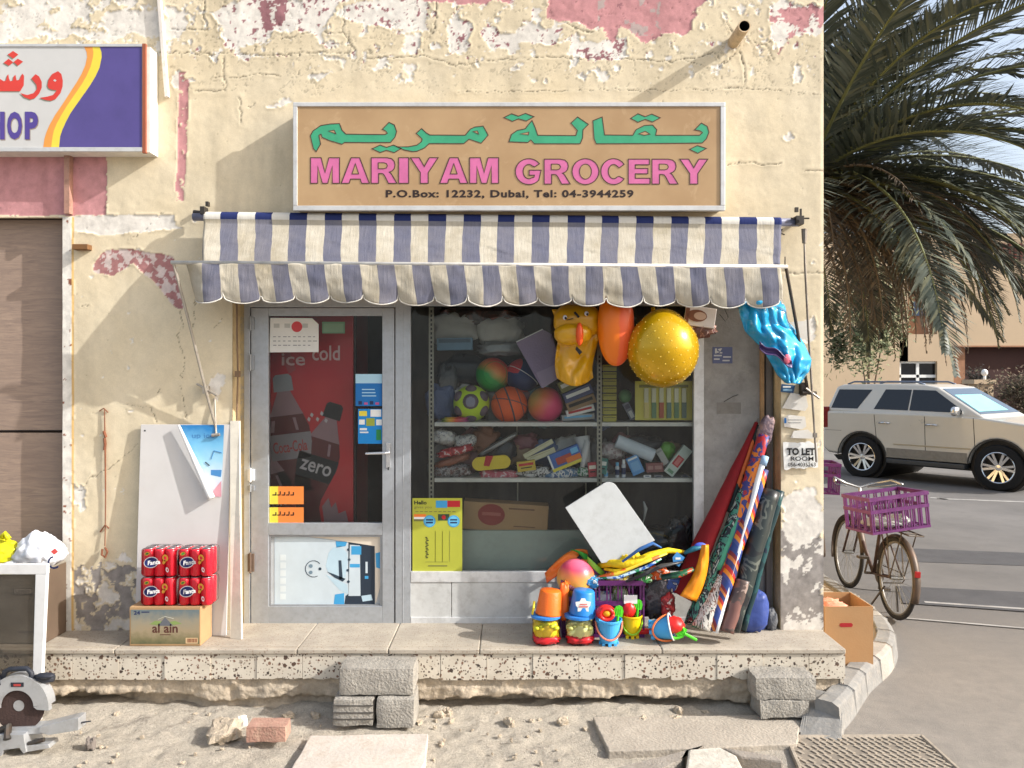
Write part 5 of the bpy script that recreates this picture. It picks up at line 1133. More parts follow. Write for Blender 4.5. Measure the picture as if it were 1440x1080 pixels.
def grad_mat(name, stops, axis=(1, 0, 1), half=.13, rough=.4, mid=0.):
    m, nt, b, L = node_mat(name); tc = N(nt, "ShaderNodeTexCoord").outputs["Object"]
    mp = N(nt, "ShaderNodeVectorMath"); mp.operation = 'DOT_PRODUCT'; L.new(tc, mp.inputs[0]); mp.inputs[1].default_value = axis
    f = math_n(nt, 'ADD', mrange(nt, mp.outputs["Value"], mid - half, mid + half), math_n(nt, 'MULTIPLY', math_n(nt, 'SUBTRACT', noise_n(nt, tc, 8, 4), .5), .25))
    cr = N(nt, "ShaderNodeValToRGB"); e = cr.color_ramp.elements
    while len(e) < len(stops): e.new(.5)
    for el, (p_, c_) in zip(e, stops): el.position = p_; el.color = (*lin(c_), 1)
    L.new(f, cr.inputs[0]); L.new(cr.outputs[0], b.inputs["Base Color"]); b.inputs["Roughness"].default_value = rough; return m
ball("green and red shaded ball, upper one above the lime patterned ball", 693, 527, 24, .50, grad_mat("ball green red", [(0, (30, 150, 60)), (.42, (44, 150, 66)), (.6, (210, 140, 70)), (.85, (216, 70, 50))], (.6, 0, .9), .15, .4, .11), lambda o, c_, r: (seam(o, c_, r, (.2, -1, .1), 1, .002, 0, 360, .09), [grn])[1])
ball("blue, red and yellow panelled ball half hidden by the lavender packet", 735, 528, 24, .50, ramp_mat("ball panels", [(0, (38, 52, 96)), (.52, (205, 62, 70)), (.78, (180, 176, 80))], 'cells', 6, .45), lambda o, c_, r: (seam(o, c_, r, (.5, .2, .8), 1, .003), [wht])[1])
lime = M("lime ball", (186, 214, 50), .45, var=.05); dkp = M("ball mauve", (96, 82, 92), .5)
def lime_x(o, c_, r):
    for i in range(6):
        q_ = R(90 + 60 * i); d_ = Vector((math.cos(q_) * .86, -.52, math.sin(q_) * .86)).normalized()
        o.blob(c_ + d_ * r * .78, (r * .36,) * 3, 10, 1)
    for k_, rr in ((1, .46), (2, .38)): o.blob(c_ + Vector((0, -1, .1)).normalized() * r * (1.02 - rr * .42 + (.02 if k_ == 2 else 0)), (r * rr, r * rr * .5, r * rr), 10, k_)
    return [dkp, C("ball silver", (136, 134, 150))]
ball("lime green ball with mauve spots, leftmost on the upper shelf", 663, 567, 25.5, .40, lime, lime_x)
ball("orange basketball style ball with grey bands on the upper shelf", 716, 569, 25.5, .40, M("ball orange", (226, 96, 44), .55, bump=.4, bscale=220), lambda o, c_, r: ([seam(o, c_, r, a_, 1, .006 if i == 0 else .0035, 0, 360, f_) for i, (a_, f_) in enumerate((((.95, .1, .3), 0), ((.2, .3, .95), .0), ((.95, .1, .3), .075), ((.95, .1, .3), -.075)))], [C("ball grey", (84, 78, 84))])[1])
ball("pink, orange and green shaded ball resting on the upper shelf, right of the basketball", 767, 569, 25, .40, grad_mat("ball pink orange", [(0, (140, 160, 70)), (.25, (222, 120, 66)), (.55, (222, 72, 116)), (1, (200, 60, 110))], (.9, .2, -.5), .15, .4, -.06))
plas = M("clear wrapped white", (176, 176, 172), .35, bump=.6, bscale=18); dulw = M("dull white wrap", (160, 160, 156), .4, bump=.5, bscale=20); drk = M("dark wrap", (48, 50, 54), .3, bump=.8, bscale=14); mixw = ramp_mat("mixed wrap", [(0, (70, 64, 66)), (.42, (150, 146, 146)), (.52, (92, 60, 58)), (.62, (190, 186, 182))], 'noise', 16, .35, distort=2, bump=.6)
# upper hanging stock
for (u, v, w, h, y, seed, lab, mt) in ((640, 462, 62, 42, .44, 1, "grey clear bagged goods stacked above the blue packet at the window top", plas), (704, 466, 66, 40, .45, 2, "grey clear bagged goods stacked left of the lavender packet", plas), (670, 447, 110, 26, .46, 3, "brown and red bagged goods right under the awning edge at the window top", ramp_mat("brown wrap", [(0, (60, 42, 38)), (.5, (92, 56, 46)), (.62, (150, 70, 54)), (.7, (60, 46, 44))], 'noise', 9, .4, distort=1)),
    (703, 490, 62, 20, .42, 4, "crinkled silvery wrapped goods right of the blue packet", M("silver wrap", (130, 134, 136), .22, .3, bump=1., bscale=20)), (630, 553, 30, 76, .5, 6, "grey bagged goods standing left of the lime patterned ball", M("grey bag", (92, 94, 96), .4, bump=.5)), (655, 520, 80, 40, .56, 7, "dark bagged goods behind the green and red ball", drk)):
    bag("wrapped_goods", lab, "bag", u, v, w, h, y, .14, mt, .3, seed)
litem("soft_packet", "dull blue flat packet near the window top, left of the silvery goods", "packet", 640, 484, 50, 17, .36, .1, -1, M("packet blue", (92, 126, 150), .4), ((.05, .1, .95, .4, C("packet dark", (70, 92, 110))),))
lav = M("lavender packet", (142, 122, 148), .6, var=.1, bump=.3)
o = MB(); o.poly([P(u, v, .21) for u, v in ((762, 546), (792, 527), (776, 470), (763, 463), (726, 482))], (0, .03, 0)); o.poly([P(u, v, .208) for u, v in ((763, 546), (792, 528), (787, 510), (754, 524))], (0, .002, 0), 1); o.tube([P(726, 481, .208), P(763, 463, .208)], .004, 6, 2)
tag(o.build("lavender_packet", [lav, M("lavender fold", (158, 140, 162), .6), wht], bevel=.004), "tilted lavender packet hanging inside the window beside the duck float", "packet")
stack = thing("small_box_stack", "column of small olive yellow boxes beside the slotted rack upright", "boxes", P(857, 593, .34))
for i in range(8):
    o = MB(); o.pbox(848, 513 + i * 10.2, 867, 521.6 + i * 10.2, .28, .36); o.pbox(849, 515 + i * 10.2, 866, 516.5 + i * 10.2, .2785, .2798, 1); o.build("small_box", [M("olive yellow", (168, 160, 62), .5), C("olive dark", (110, 104, 50))], stack, bevel=.002)
ydk = M("yellow card", (196, 188, 84), .45, var=.06); tbx = thing("toothbrush_card", "yellow card pack of toothbrushes standing on the upper shelf below the gold ball", "toothbrush pack", P(933, 592, .27))
o = MB(); o.pbox(893, 536, 974, 591, .27, .276); o.build("card", ydk, tbx, bevel=.004)
for i in range(6):
    o = MB(); u = 906 + i * 10.6; o.pbox(u, 546, u + 6, 566, .255, .269, 0); o.pbox(u, 566, u + 6.5, 588, .255, .269, 1); o.build("toothbrush", [C("brush pale", (206, 206, 180)), (C("brush green", (96, 130, 100)), C("brush red", (170, 90, 70)), C("brush teal", (90, 120, 112)), C("brush green", (96, 130, 100)), C("brush grey", (100, 120, 110)), C("brush beige", (200, 186, 120)))[(i + 5) % 6]], tbx, bevel=.002)
o = MB(); o.pbox(899, 541, 968, 545, .268, .2698, 0); o.build("card_print", C("olive print", (120, 118, 60)), tbx)
m_ = .0049
ball("small dull green ball behind the olive boxes", 879, 557, 9.5, .38, M("dull green ball", (84, 130, 84), .5))
litem("blister_pack", "small grey blister pack under the dull green ball", "packet", 885, 578, 9, 26, .36, .02, -28, M("blister grey", (130, 132, 146), .35), ((.1, .1, .9, .35, C("blister dark", (84, 84, 104))), (.2, .5, .8, .9, wht)))
for i, (u, v, w, h, t, lab, mt, pm) in enumerate(((812, 553, 42, 14, -22, "blue and white flat pack, topmost in the leaning pile beside the pink ball", C("pack blue", (66, 76, 116)), wht), (816, 566, 42, 13, -20, "brown card pack in the middle of the leaning pile beside the pink ball", C("pack brown", (150, 122, 88)), blk), (815, 577, 40, 9, -14, "white pack with a red stripe near the bottom of the leaning pile", wht, red), (812, 586, 46, 8, -4, "lowest white flat pack of the leaning pile on the upper shelf", dulw, lblue), (800, 540, 30, 16, -25, "olive and white card pack between the lavender packet and the duck float", C("pack olive", (140, 140, 80)), wht))):
    litem("flat_pack", lab, "packet", u, v, w, h, .29 + i * .012, .12, t, mt, ((.08, .25, .92, .6, pm),))
bag("bright_wrapper", "rainbow coloured small wrapper lying left of the lime patterned ball", "packet", 640, 591, 38, 9, .28, .08, grad_mat("rainbow", [(0, (30, 130, 60)), (.35, (220, 170, 40)), (.6, (220, 70, 40)), (1, (130, 30, 110))], (1, 0, 0), .1), .3, 4)
# middle shelf
item = [
 (bag, "wrapped_goods", "white patterned crumpled packet at the left end of the middle shelf", 625, 615, 32, 20, .30, .12, ramp_mat("white print", [(0, (190, 190, 186)), (.55, (130, 130, 140)), (.6, (200, 198, 194))], 'noise', 40, .4, bump=.5), .35, 2, 14),
 (bag, "wrapped_goods", "white and grey crumpled packet right of the white patterned one on the middle shelf", 654, 621, 30, 18, .32, .12, ramp_mat("white print b", [(0, (176, 176, 172)), (.5, (110, 110, 116)), (.56, (188, 186, 180))], 'noise', 36, .4, bump=.5), .35, 3, -10),
 (bag, "wrapped_goods", "long red and white packet leaning on the middle shelf", 640, 634, 52, 12, .29, .10, ramp_mat("red print", [(0, (150, 36, 44)), (.5, (196, 70, 70)), (.58, (206, 190, 186)), (.64, (150, 30, 40))], 'noise', 24, .35, bump=.4), .25, 4, -13),
 (bag, "wrapped_goods", "brown wrapped sausage shaped goods below the red and white packet", 637, 648, 50, 10, .28, .10, M("brown wrap b", (140, 84, 62), .4, bump=.5), .3, 5, -17),
 (bag, "wrapped_goods", "dark grey wrapped goods at the bottom left of the middle shelf", 635, 662, 54, 18, .28, .14, mixw, .35, 6, -3),
 (bag, "wrapped_goods", "brown bundled goods behind the yellow flat case", 680, 620, 36, 40, .42, .12, M("tan bundle", (124, 84, 62), .5, bump=.5), .4, 7, 20),
 (bag, "wrapped_goods", "black and silver slim tools leaning above the yellow flat case", 700, 625, 60, 7, .36, .06, M("tool grey", (140, 140, 138), .3, .4), .2, 8, -30),
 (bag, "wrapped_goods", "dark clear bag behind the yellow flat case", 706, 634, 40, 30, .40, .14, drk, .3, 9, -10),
 (bag, "wrapped_goods", "dim pink wrapped goods high on the middle shelf", 738, 622, 36, 22, .46, .1, M("dim pink", (120, 70, 78), .4, bump=.5), .35, 10, -8),
 (bag, "wrapped_goods", "pink and white netted goods below the yellow flat case", 704, 668, 56, 15, .28, .12, ramp_mat("pink net", [(0, (180, 84, 96)), (.5, (196, 130, 136)), (.6, (206, 190, 190))], 'noise', 40, .5, bump=.4), .3, 11, 3),
 (bag, "wrapped_goods", "crumpled white and black wrapper right of the yellow flat case", 752, 664, 50, 17, .28, .12, ramp_mat("white black", [(0, (196, 194, 190)), (.52, (60, 58, 58)), (.6, (190, 188, 184))], 'noise', 26, .4, distort=1, bump=.5), .35, 12, 6),
 (bag, "wrapped_goods", "blue and white wrapper under the blue picture box", 790, 666, 50, 14, .27, .1, ramp_mat("blue white", [(0, (90, 120, 150)), (.5, (200, 200, 198)), (.6, (70, 90, 130))], 'noise', 30, .4, bump=.4), .3, 13, -8),
 (bag, "wrapped_goods", "green and white small wrapper beside the slotted upright", 820, 663, 18, 13, .27, .07, ramp_mat("green white", [(0, (60, 120, 80)), (.5, (200, 204, 198)), (.62, (60, 120, 80))], 'noise', 40, .4), .3, 14, 5),
 (bag, "wrapped_goods", "pale egg shaped goods in clear wrap on the middle shelf", 862, 634, 36, 22, .36, .12, ramp_mat("eggs", [(0, (176, 160, 158)), (.5, (190, 184, 180)), (.6, (150, 130, 130))], 'noise', 26, .3, bump=.5), .3, 15, 8),
 (bag, "wrapped_goods", "dark clear bag behind the white paper roll", 905, 632, 60, 36, .46, .12, drk, .35, 16, 0),
]
for fn_, nm, lab, u, v, w, h, y, dp, mt, am, sd, tl_ in item: fn_(nm, lab, "bag", u, v, w, h, y, dp, mt, am, sd, tl_)
o = MB(); q_ = []
for i in range(24):
    a_ = 2 * math.pi * i / 24; sx_ = 17 if math.cos(a_) > 0 else -17; q_.append(P(691 + sx_ + 10 * math.cos(a_), 651 - 9.5 * math.sin(a_) - sx_ * .09, .27))
o.poly(q_, (0, .03, 0)); o.poly([P(u, v, .2685) for u, v in ((680, 655), (688, 656), (694, 641), (683, 641))], (0, .001, 0), 1); tag(o.build("flat_case", [M("yellow case", (216, 190, 44), .4), red], bevel=.004), "yellow rounded flat case with a red flash on the middle shelf", "case")
for i, (u, v, w, h, t, lab) in enumerate(((757, 631, 46, 6.5, -29, "upper one of two cream flat sticks on the middle shelf"), (761, 640, 42, 8, -22, "lower one of two cream flat sticks on the middle shelf"))): litem("cream_stick", lab, "stick", u, v, w, h, .31, .02, t, C("cream stick", (196, 192, 160)), ((.1, .2, .9, .3, C("cream line", (160, 154, 120))),))
litem("picture_box", "tilted blue box with a food picture on the middle shelf", "box", 795, 644, 46, 25, .275, .05, -22, C("box blue", (60, 100, 170)), ((.0, .82, 1., 1., yel), (.0, .0, .06, .82, wht), (.2, .3, .7, .7, C("food red", (180, 70, 50))), (.5, .5, .97, .8, orn), (.72, .1, .95, .4, lblue)))
o = MB(); o.tube([P(818, 674 - 60, .36), P(825, 655, .33)], [.055, .03], 14, 0, False); o.tube([P(826, 620, .3), P(822, 640, .29), P(819, 657, .28)], [.02, .025, .015], 8); tag(o.build("paper_cone", M("rolled white paper", (196, 196, 194), .6), smooth=True, solid=.002), "loosely rolled white paper beside the slotted upright on the middle shelf", "paper roll")
o = MB(); o.tube([P(867, 620, .32), P(919, 641, .30)], .047, 20); o.tube([P(918.5, 640.8, .30), P(919.6, 641.3, .30)], .025, 14, 1); tag(o.build("paper_roll", [M("white roll", (190, 200, 208), .6), gry], smooth=False, bevel=.006), "white paper roll lying slanted on the middle shelf", "paper roll")
litem("blue_packet", "tilted blue packet below the white paper roll", "packet", 893, 654, 17, 26, .28, .03, -24, C("packet mid blue", (88, 146, 200)), ((.1, .06, .9, .16, wht), (.15, .3, .85, .8, C("packet pale blue", (120, 170, 212)))))
for i, (u, h, cap, lab) in enumerate(((868, 22, lblue, "small white bottle with a light blue cap on the middle shelf"), (877, 26, wht, "small all white bottle with a dark band on the middle shelf"), (852, 14, navy, "tiny blue jar near the slotted upright on the middle shelf"))):
    g_ = P(u, 672, .29); hh_ = h * .0049; t = thing("small_bottle", lab, "bottle", g_); o = MB(); o.lathe([(.014, 0), (.015, .004), (.015, hh_ * .7), (.009, hh_ * .78)], 14, 0, Matrix.Translation(g_)); o.lathe([(.0152, hh_ * .2), (.0153, hh_ * .25), (.0153, hh_ * .5), (.0152, hh_ * .55)], 14, 1, Matrix.Translation(g_)); o.build("bottle_body", [C("bottle white", (196, 200, 204)), navy if i != 2 else lblue], t)
    o = MB(); o.lathe([(.011, hh_ * .78), (.011, hh_), (0, hh_)], 12, 0, Matrix.Translation(g_)); o.build("cap", cap, t)
litem("soap_box", "small dull red box between the blue packet and the medicine box", "box", 920, 657, 24, 13, .29, .05, -3, C("dull red box", (126, 74, 72)), ((.1, .3, .4, .7, C("dull pink", (160, 120, 116))), (.5, .3, .9, .7, C("dull pink", (160, 120, 116)))))
litem("medicine_box", "tilted white and green medicine box with a red oval on the middle shelf", "box", 953, 648, 46, 15, .28, .04, -52, C("medicine white", (188, 200, 190)), ((.32, .15, .66, .85, red), (.36, .3, .62, .7, C("oval pink", (206, 120, 116))), (.06, .2, .16, .8, C("leaf", (100, 140, 110)))))
bag("green_toy", "lime green rounded toy on the middle shelf behind the medicine box", "toy", 938, 633, 22, 24, .34, .08, M("toy green", (92, 150, 50), .4), .35, 5, 0, None, 2., 1.6)
litem("white_folder", "narrow white folded leaflet beside the lime green toy", "leaflet", 931, 642, 9, 24, .31, .02, -30, dulw, ((.1, .1, .9, .2, gry),))
for i, (u, w, lab) in enumerate(((910, 10, "tiny white packet at the shelf edge below the soap box"), (926, 12, "tiny grey packet at the shelf edge left of the medicine box"), (963, 12, "tiny dim packet at the right end of the middle shelf"))): litem("tiny_packet", lab, "packet", u, 670, w, 4.5, .27, .02, 0, (wht, gry, C("dim", (100, 96, 92)))[i], ((.2, .2, .8, .5, navy),))
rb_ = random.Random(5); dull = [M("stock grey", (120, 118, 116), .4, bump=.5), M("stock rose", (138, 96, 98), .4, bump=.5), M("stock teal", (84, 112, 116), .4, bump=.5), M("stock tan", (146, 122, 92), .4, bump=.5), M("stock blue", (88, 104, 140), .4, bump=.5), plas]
for i in range(20):
    u = 622 + (i % 10) * 36 + rb_.uniform(-6, 6); lo_ = i < 10
    if not lo_ and u > 850: continue
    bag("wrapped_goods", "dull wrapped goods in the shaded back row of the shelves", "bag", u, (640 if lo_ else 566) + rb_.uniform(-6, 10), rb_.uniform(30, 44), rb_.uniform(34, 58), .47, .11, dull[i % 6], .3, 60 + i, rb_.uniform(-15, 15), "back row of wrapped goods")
for i, (u, v, w, h, t, c1_, c2_, lab) in enumerate(((740, 655, 26, 14, -8, (196, 170, 60), (190, 50, 50), "small yellow and red box between the yellow flat case and the cream sticks"), (846, 655, 15, 22, 6, (70, 130, 120), (220, 220, 210), "small teal box with a white band in front of the slotted upright"), (833, 660, 12, 20, -5, (180, 60, 70), (230, 220, 200), "narrow red box with a pale band left of the slotted upright"))):
    litem("small_carton", lab, "box", u, v, w, h, .262, .04, t, C("carton a%d" % i, c1_), ((.1, .2, .9, .45, C("carton b%d" % i, c2_)), (.2, .6, .8, .7, blk)))
# bottom of the window
ctn = thing("brown_carton", "long brown carton with a red oval print lying on the counter board behind the window", "carton", P(711, 747, .36))
rot = Euler((0, R(3.5), 0)); o = MB(); o.cbox(P(711, 725, .4), (.595, .16, .195), 0, rot); o.build("box_body", card, ctn, bevel=.004)
o = MB(); mt_ = Matrix.Translation(P(711, 725, .318)) @ rot.to_matrix().to_4x4(); pts = [mt_ @ Vector((-.1 + .095 * math.cos(i * .3), 0, .0 + .075 * math.sin(i * .3))) for i in range(21)]; o.poly(pts, (0, .001, 0), 0)
o.box(.02, -.0005, .045, .2, .0, .055, 1, mt_); o.box(.06, -.0005, -.075, .21, .0, -.068, 1, mt_); text_on(o, "Harvest", mt_ @ Vector((0, -.0006, 0)), EX, EZ, -.17, -.015, -.03, .025, 2, .01) if False else None
o.box(-.165, -.001, -.006, -.035, -.0004, .016, 2, mt_); o.build("box_print", [C("carton red", (136, 50, 44)), C("carton dark", (110, 78, 54)), C("carton pink", (160, 90, 80))], ctn)
ptm = M("yellow poster", (170, 172, 58), .6, var=.05); pt = thing("yellow_poster", "yellow rate poster with flags and blue discs taped inside the lower left window", "poster", P(615, 803, .166))
YPo = .168
o = MB(); o.pbox(580, 700.5, 650, 803, YPo, YPo + .0012); o.build("paper", ptm, pt)
o = MB(); yk = YPo - .0006
ptext(o, "Hello", 582.5, 704, 600, 709.5, yk, 0, .03); ptext(o, "gives you", 582.5, 711.5, 607, 716, yk, 1, .0)
for (a, bb, c2_, d_, k_) in ((613, 704, 629, 714, 2), (629, 704, 647, 713, 3), (582, 723, 599, 727, 4), (582, 727, 599, 730, 5), (582, 730, 599, 733, 1), (616, 723, 632, 732, 6)): o.pbox(a, bb, c2_, d_, yk - .0003, yk, k_)
def dsk(u, v, r, k_, d=.0006): o.poly([P(u + r * math.cos(i * .35), v - r * math.sin(i * .35), yk - d) for i in range(18)], None, k_)
dsk(604, 733, 8.5, 2); dsk(638, 733, 8.5, 2); dsk(624, 727.5, 3, 3); dsk(604, 733, 7, 7, .0009); dsk(638, 733, 7, 7, .0009)
for cx in (604, 638):
    for i in range(2): o.pbox(cx - 5, 730 + i * 4, cx + 5, 732 + i * 4, yk - .0014, yk - .0011, 8)
for i in range(5): o.pbox(612 + (i % 3) * 10, 747, 612.4 + (i % 3) * 10, 790, yk - .0004, yk, 1)
o.pbox(598, 790, 630, 790.4, yk - .0004, yk, 1); o.pbox(602, 795, 629, 796.5, yk - .0004, yk, 1)
for i in range(14): o.pbox(598 + (i % 3) * .7, 755 + i * 2.2, 601 + (i * 7 % 3), 756.3 + i * 2.2, yk - .0004, yk, 0)
for i in range(9): o.pbox(584 + i * 6.5, 719, 588.5 + i * 6.5, 720, yk - .0004, yk, 1)
o.build("poster_print", [blk, C("olive grey", (110, 110, 60)), C("disc blue", (60, 150, 200)), red, orn, wht, C("dark green", (50, 70, 54)), C("disc light", (96, 176, 214)), navy], pt)
o = MB()
for (u, v, w, h, sd) in ((905, 772, 56, 40, 1), (950, 770, 50, 56, 2)):
    pass
blkbag = M("black film", (30, 31, 33), .18, bump=.7, bscale=10)
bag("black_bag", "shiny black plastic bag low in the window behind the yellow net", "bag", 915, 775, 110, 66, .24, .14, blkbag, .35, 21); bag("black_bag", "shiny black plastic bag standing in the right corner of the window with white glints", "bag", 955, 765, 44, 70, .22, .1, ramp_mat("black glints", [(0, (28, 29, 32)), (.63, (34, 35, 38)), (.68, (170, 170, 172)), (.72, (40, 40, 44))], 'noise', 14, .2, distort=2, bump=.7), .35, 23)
o = MB(); o.tube([P(905, 705, .26), P(908, 715, .25), P(906, 728, .26), P(903, 740, .26)], [.004, .014, .006, .004], 7); tag(o.build("white_tie", plas, smooth=True), "small white knotted plastic strip hanging low in the window", "plastic strip")
# ------------------------------------------------------------------ things hanging under the awning
dk = thing("duck_float", "yellow inflatable duck float with an orange beak hanging under the awning", "float", P(806, 543, -.04))
yl_ = M("duck vinyl", (198, 146, 12), .35, var=.08, bump=.15, bscale=12, coat=.3)
o = MB(); o.blob(P(812, 452, -.03), (.16, .09, .115), 20, 0, .1, 1.5, 2, 2.2); o.blob(P(806, 470, -.08), (.125, .09, .075), 16, 0, .06, 2, 4, 2.2); o.build("head", yl_, dk, smooth=True)
o = MB(); o.sheet(lambda a, c_: P(776 + 4 * c_ + (a * 62) * (1 - .18 * c_) + 9 * c_ * c_ + 6 * math.sin(c_ * 5), 435 + 108 * c_ - 12 * (abs(a - .5) * 2) ** 2 * c_, -.02 - .05 * math.sin(a * math.pi) - .05 * mn.noise(Vector((a * 3.2, c_ * 4, 1))) - .03 * abs(math.sin(a * 6 + c_ * 4)) + .03 * abs(mn.noise(Vector((a * 6, c_ * 7, 4))))), 24, 30); o.build("deflated_body", yl_, dk, smooth=True, solid=.004)
o = MB(); o.blob(P(815, 470, -.17), (.024, .035, .075), 14, 0, .05); o.build("beak", M("beak orange", (222, 84, 34), .35), dk, smooth=True)
for u, v in ((794.5, 446.5), (825, 441)):
    o = MB(); o.blob(P(u, v, -.135), (.014, .01, .016), 10); e_ = o.build("eye", C("eye white", (206, 206, 214), .3), dk, smooth=True)
    o2 = MB(); o2.blob(P(u + 1, v + 1, -.146), (.008, .008, .009), 8); o2.build("pupil", blk, e_, smooth=True)
o = MB(); o.tube([P(808, 439, -.13), P(814, 446, -.14)], .008, 6); o.poly([P(811, 487, -.12), P(819, 495, -.12), P(815, 499, -.12), P(809, 491, -.12)], (0, .01, 0)); o.tube([P(797, 450, -.145), P(806, 448, -.14)], .003, 5); o.build("markings", blk, dk)
ob_ = thing("orange_balloon", "long orange inflatable shape hanging between the duck float and the gold ball", "balloon", P(866, 516, -.1))
o = MB(); o.blob(P(866, 458, -.1), (.118, .1, .262), 26, 0, 0, 1, 1, 2.1, None, None); o.build("balloon_skin", grad_mat("orange vinyl", [(0, (226, 118, 10)), (.5, (228, 112, 18)), (.56, (226, 92, 44)), (1, (226, 92, 48))], (1, 0, 0), .12, .4), ob_, smooth=True); o = MB(); o.tube([P(866, 405, -.1), P(866, 396, -.1)], [.02, .012], 8); o.build("valve", orn, ob_)
gold = M("gold vinyl", (196, 154, 10), .26, .35, var=.06, coat=.3); gb = thing("gold_ball", "big shiny gold bouncing ball with raised pimples hanging under the awning", "ball", P(932, 545, -.13))
gc = P(932, 492, -.14); gr_ = 50 * (D - .14) / F * 1.0
o = MB(); o.blob(gc, (gr_, gr_, gr_ * 1.06), 36, 0, 0, 1, 1, 2., None, lambda p: Vector((p.x, p.y, p.z + (.05 * max(0, p.z / gr_ - .82) * 2 if p.z > 0 else 0)))); o.tube([P(921, 446, -.14), P(919, 438, -.14), P(918, 432, -.14)], [.026, .014, .012], 10); o.build("ball_skin", gold, gb, smooth=True)
o = MB(); pim = M("pimple", (232, 206, 96), .3)
for i in range(230):
    z = 1 - 2 * (i + .5) / 230; a_ = i * 2.39996; r_ = math.sqrt(1 - z * z); d_ = Vector((r_ * math.cos(a_), r_ * math.sin(a_), z))
    if d_.y < .35 and abs(d_.z) < .9: o.lathe([(.0045, 0), (.003, .003), (0, .004)], 6, 0, Matrix.Translation(gc + Vector((d_.x, d_.y, d_.z * 1.06)) * gr_ * .998) @ d_.to_track_quat('Z', 'Y').to_matrix().to_4x4())
o.build("pimple_pattern", pim, gb)
bxs = thing("hanging_box", "white boxed article with a brown printed swirl hanging in clear wrap at the awning's right", "box", P(985, 475, -.02))
rot = Euler((R(-4), R(8), R(-12))); cb_ = P(984, 447, .02); mt_ = Matrix.Translation(cb_) @ rot.to_matrix().to_4x4(); o = MB(); o.cbox(cb_, (.2, .1, .13), 0, rot); o.build("box_body", M("box white", (206, 196, 188), .4), bxs, bevel=.003)
o = MB(); o.poly([mt_ @ Vector((-.02 + .065 * math.cos(i * .4), -.0512, .005 + .04 * math.sin(i * .4))) for i in range(16)], None, 0); o.poly([mt_ @ Vector((-.0 + .04 * math.cos(i * .4), -.0518, .005 + .026 * math.sin(i * .4))) for i in range(16)], None, 1); o.box(-.095, -.0512, -.06, -.07, -.0508, .05, 0, mt_); o.build("box_print", [C("swirl brown", (120, 76, 54)), C("swirl pale", (190, 160, 140))], bxs)
o = MB(); o.blob(P(986, 463, .02), (.1, .05, .055), 12, 0, .35, 3, 7); o.tube([P(978, 432, .0), P(984, 424, .0)], .006, 6, 1); o.build("clear_wrap", [ramp_mat("brown clear wrap", [(0, (110, 76, 66)), (.5, (150, 110, 96)), (.58, (190, 170, 160)), (.66, (120, 60, 60))], 'noise', 18, .25, distort=1.5, bump=.7), blk], bxs, smooth=True)
bl = thing("blue_float", "bright blue deflated inflatable hanging at the right end of the awning", "float", P(1092, 540, -.1))
blm = M("blue vinyl", (34, 152, 200), .22, var=.12, scale=8, bump=.35, bscale=14, coat=.4)
o = MB()
def bfn(a, c_):
    # crumpled tongue falling from the awning corner to the lower right
    pl = [((1037, 426), (1092, 418)), ((1041, 446), (1103, 430)), ((1048, 466), (1108, 452)), ((1060, 478), (1120, 466)), ((1072, 490), (1132, 486)), ((1082, 506), (1140, 505)), ((1092, 526), (1138, 524)), ((1104, 538), (1126, 540))]
    t = c_ * (len(pl) - 1); i = min(int(t), len(pl) - 2); f_ = t - i; l_ = Vector(pl[i][0]).lerp(Vector(pl[i + 1][0]), f_); r_ = Vector(pl[i][1]).lerp(Vector(pl[i + 1][1]), f_)
    p = l_.lerp(r_, a); n_ = mn.fractal(Vector((a * 2.6, c_ * 4, 4)), 1, 2, 3); rid = abs(mn.noise(Vector((a * 3 + c_ * 3, c_ * 3 - a * 2, 9))))
    return P(p.x + 2 * n_, p.y + 2 * n_, -.14 - .09 * math.sin(math.pi * a) - .05 * n_ - .07 * rid)
o.sheet(bfn, 36, 56); o.build("vinyl_skin", blm, bl, smooth=True, solid=.006)
o = MB(); o.sheet(lambda a, c_: P(1068 + 46 * a, 480 + 26 * a + 10 * c_ + 3 * math.sin(a * 9), -.32 + .03 * math.sin(c_ * 3)), 16, 4); o.build("purple_fold", M("purple vinyl", (70, 50, 100), .3), bl, smooth=True, solid=.004); o = MB(); o.blob(P(1107, 505, -.31), (.022, .012, .03), 8, 0, .2); o.build("pink_valve", C("valve pink", (222, 110, 130)), bl, smooth=True)

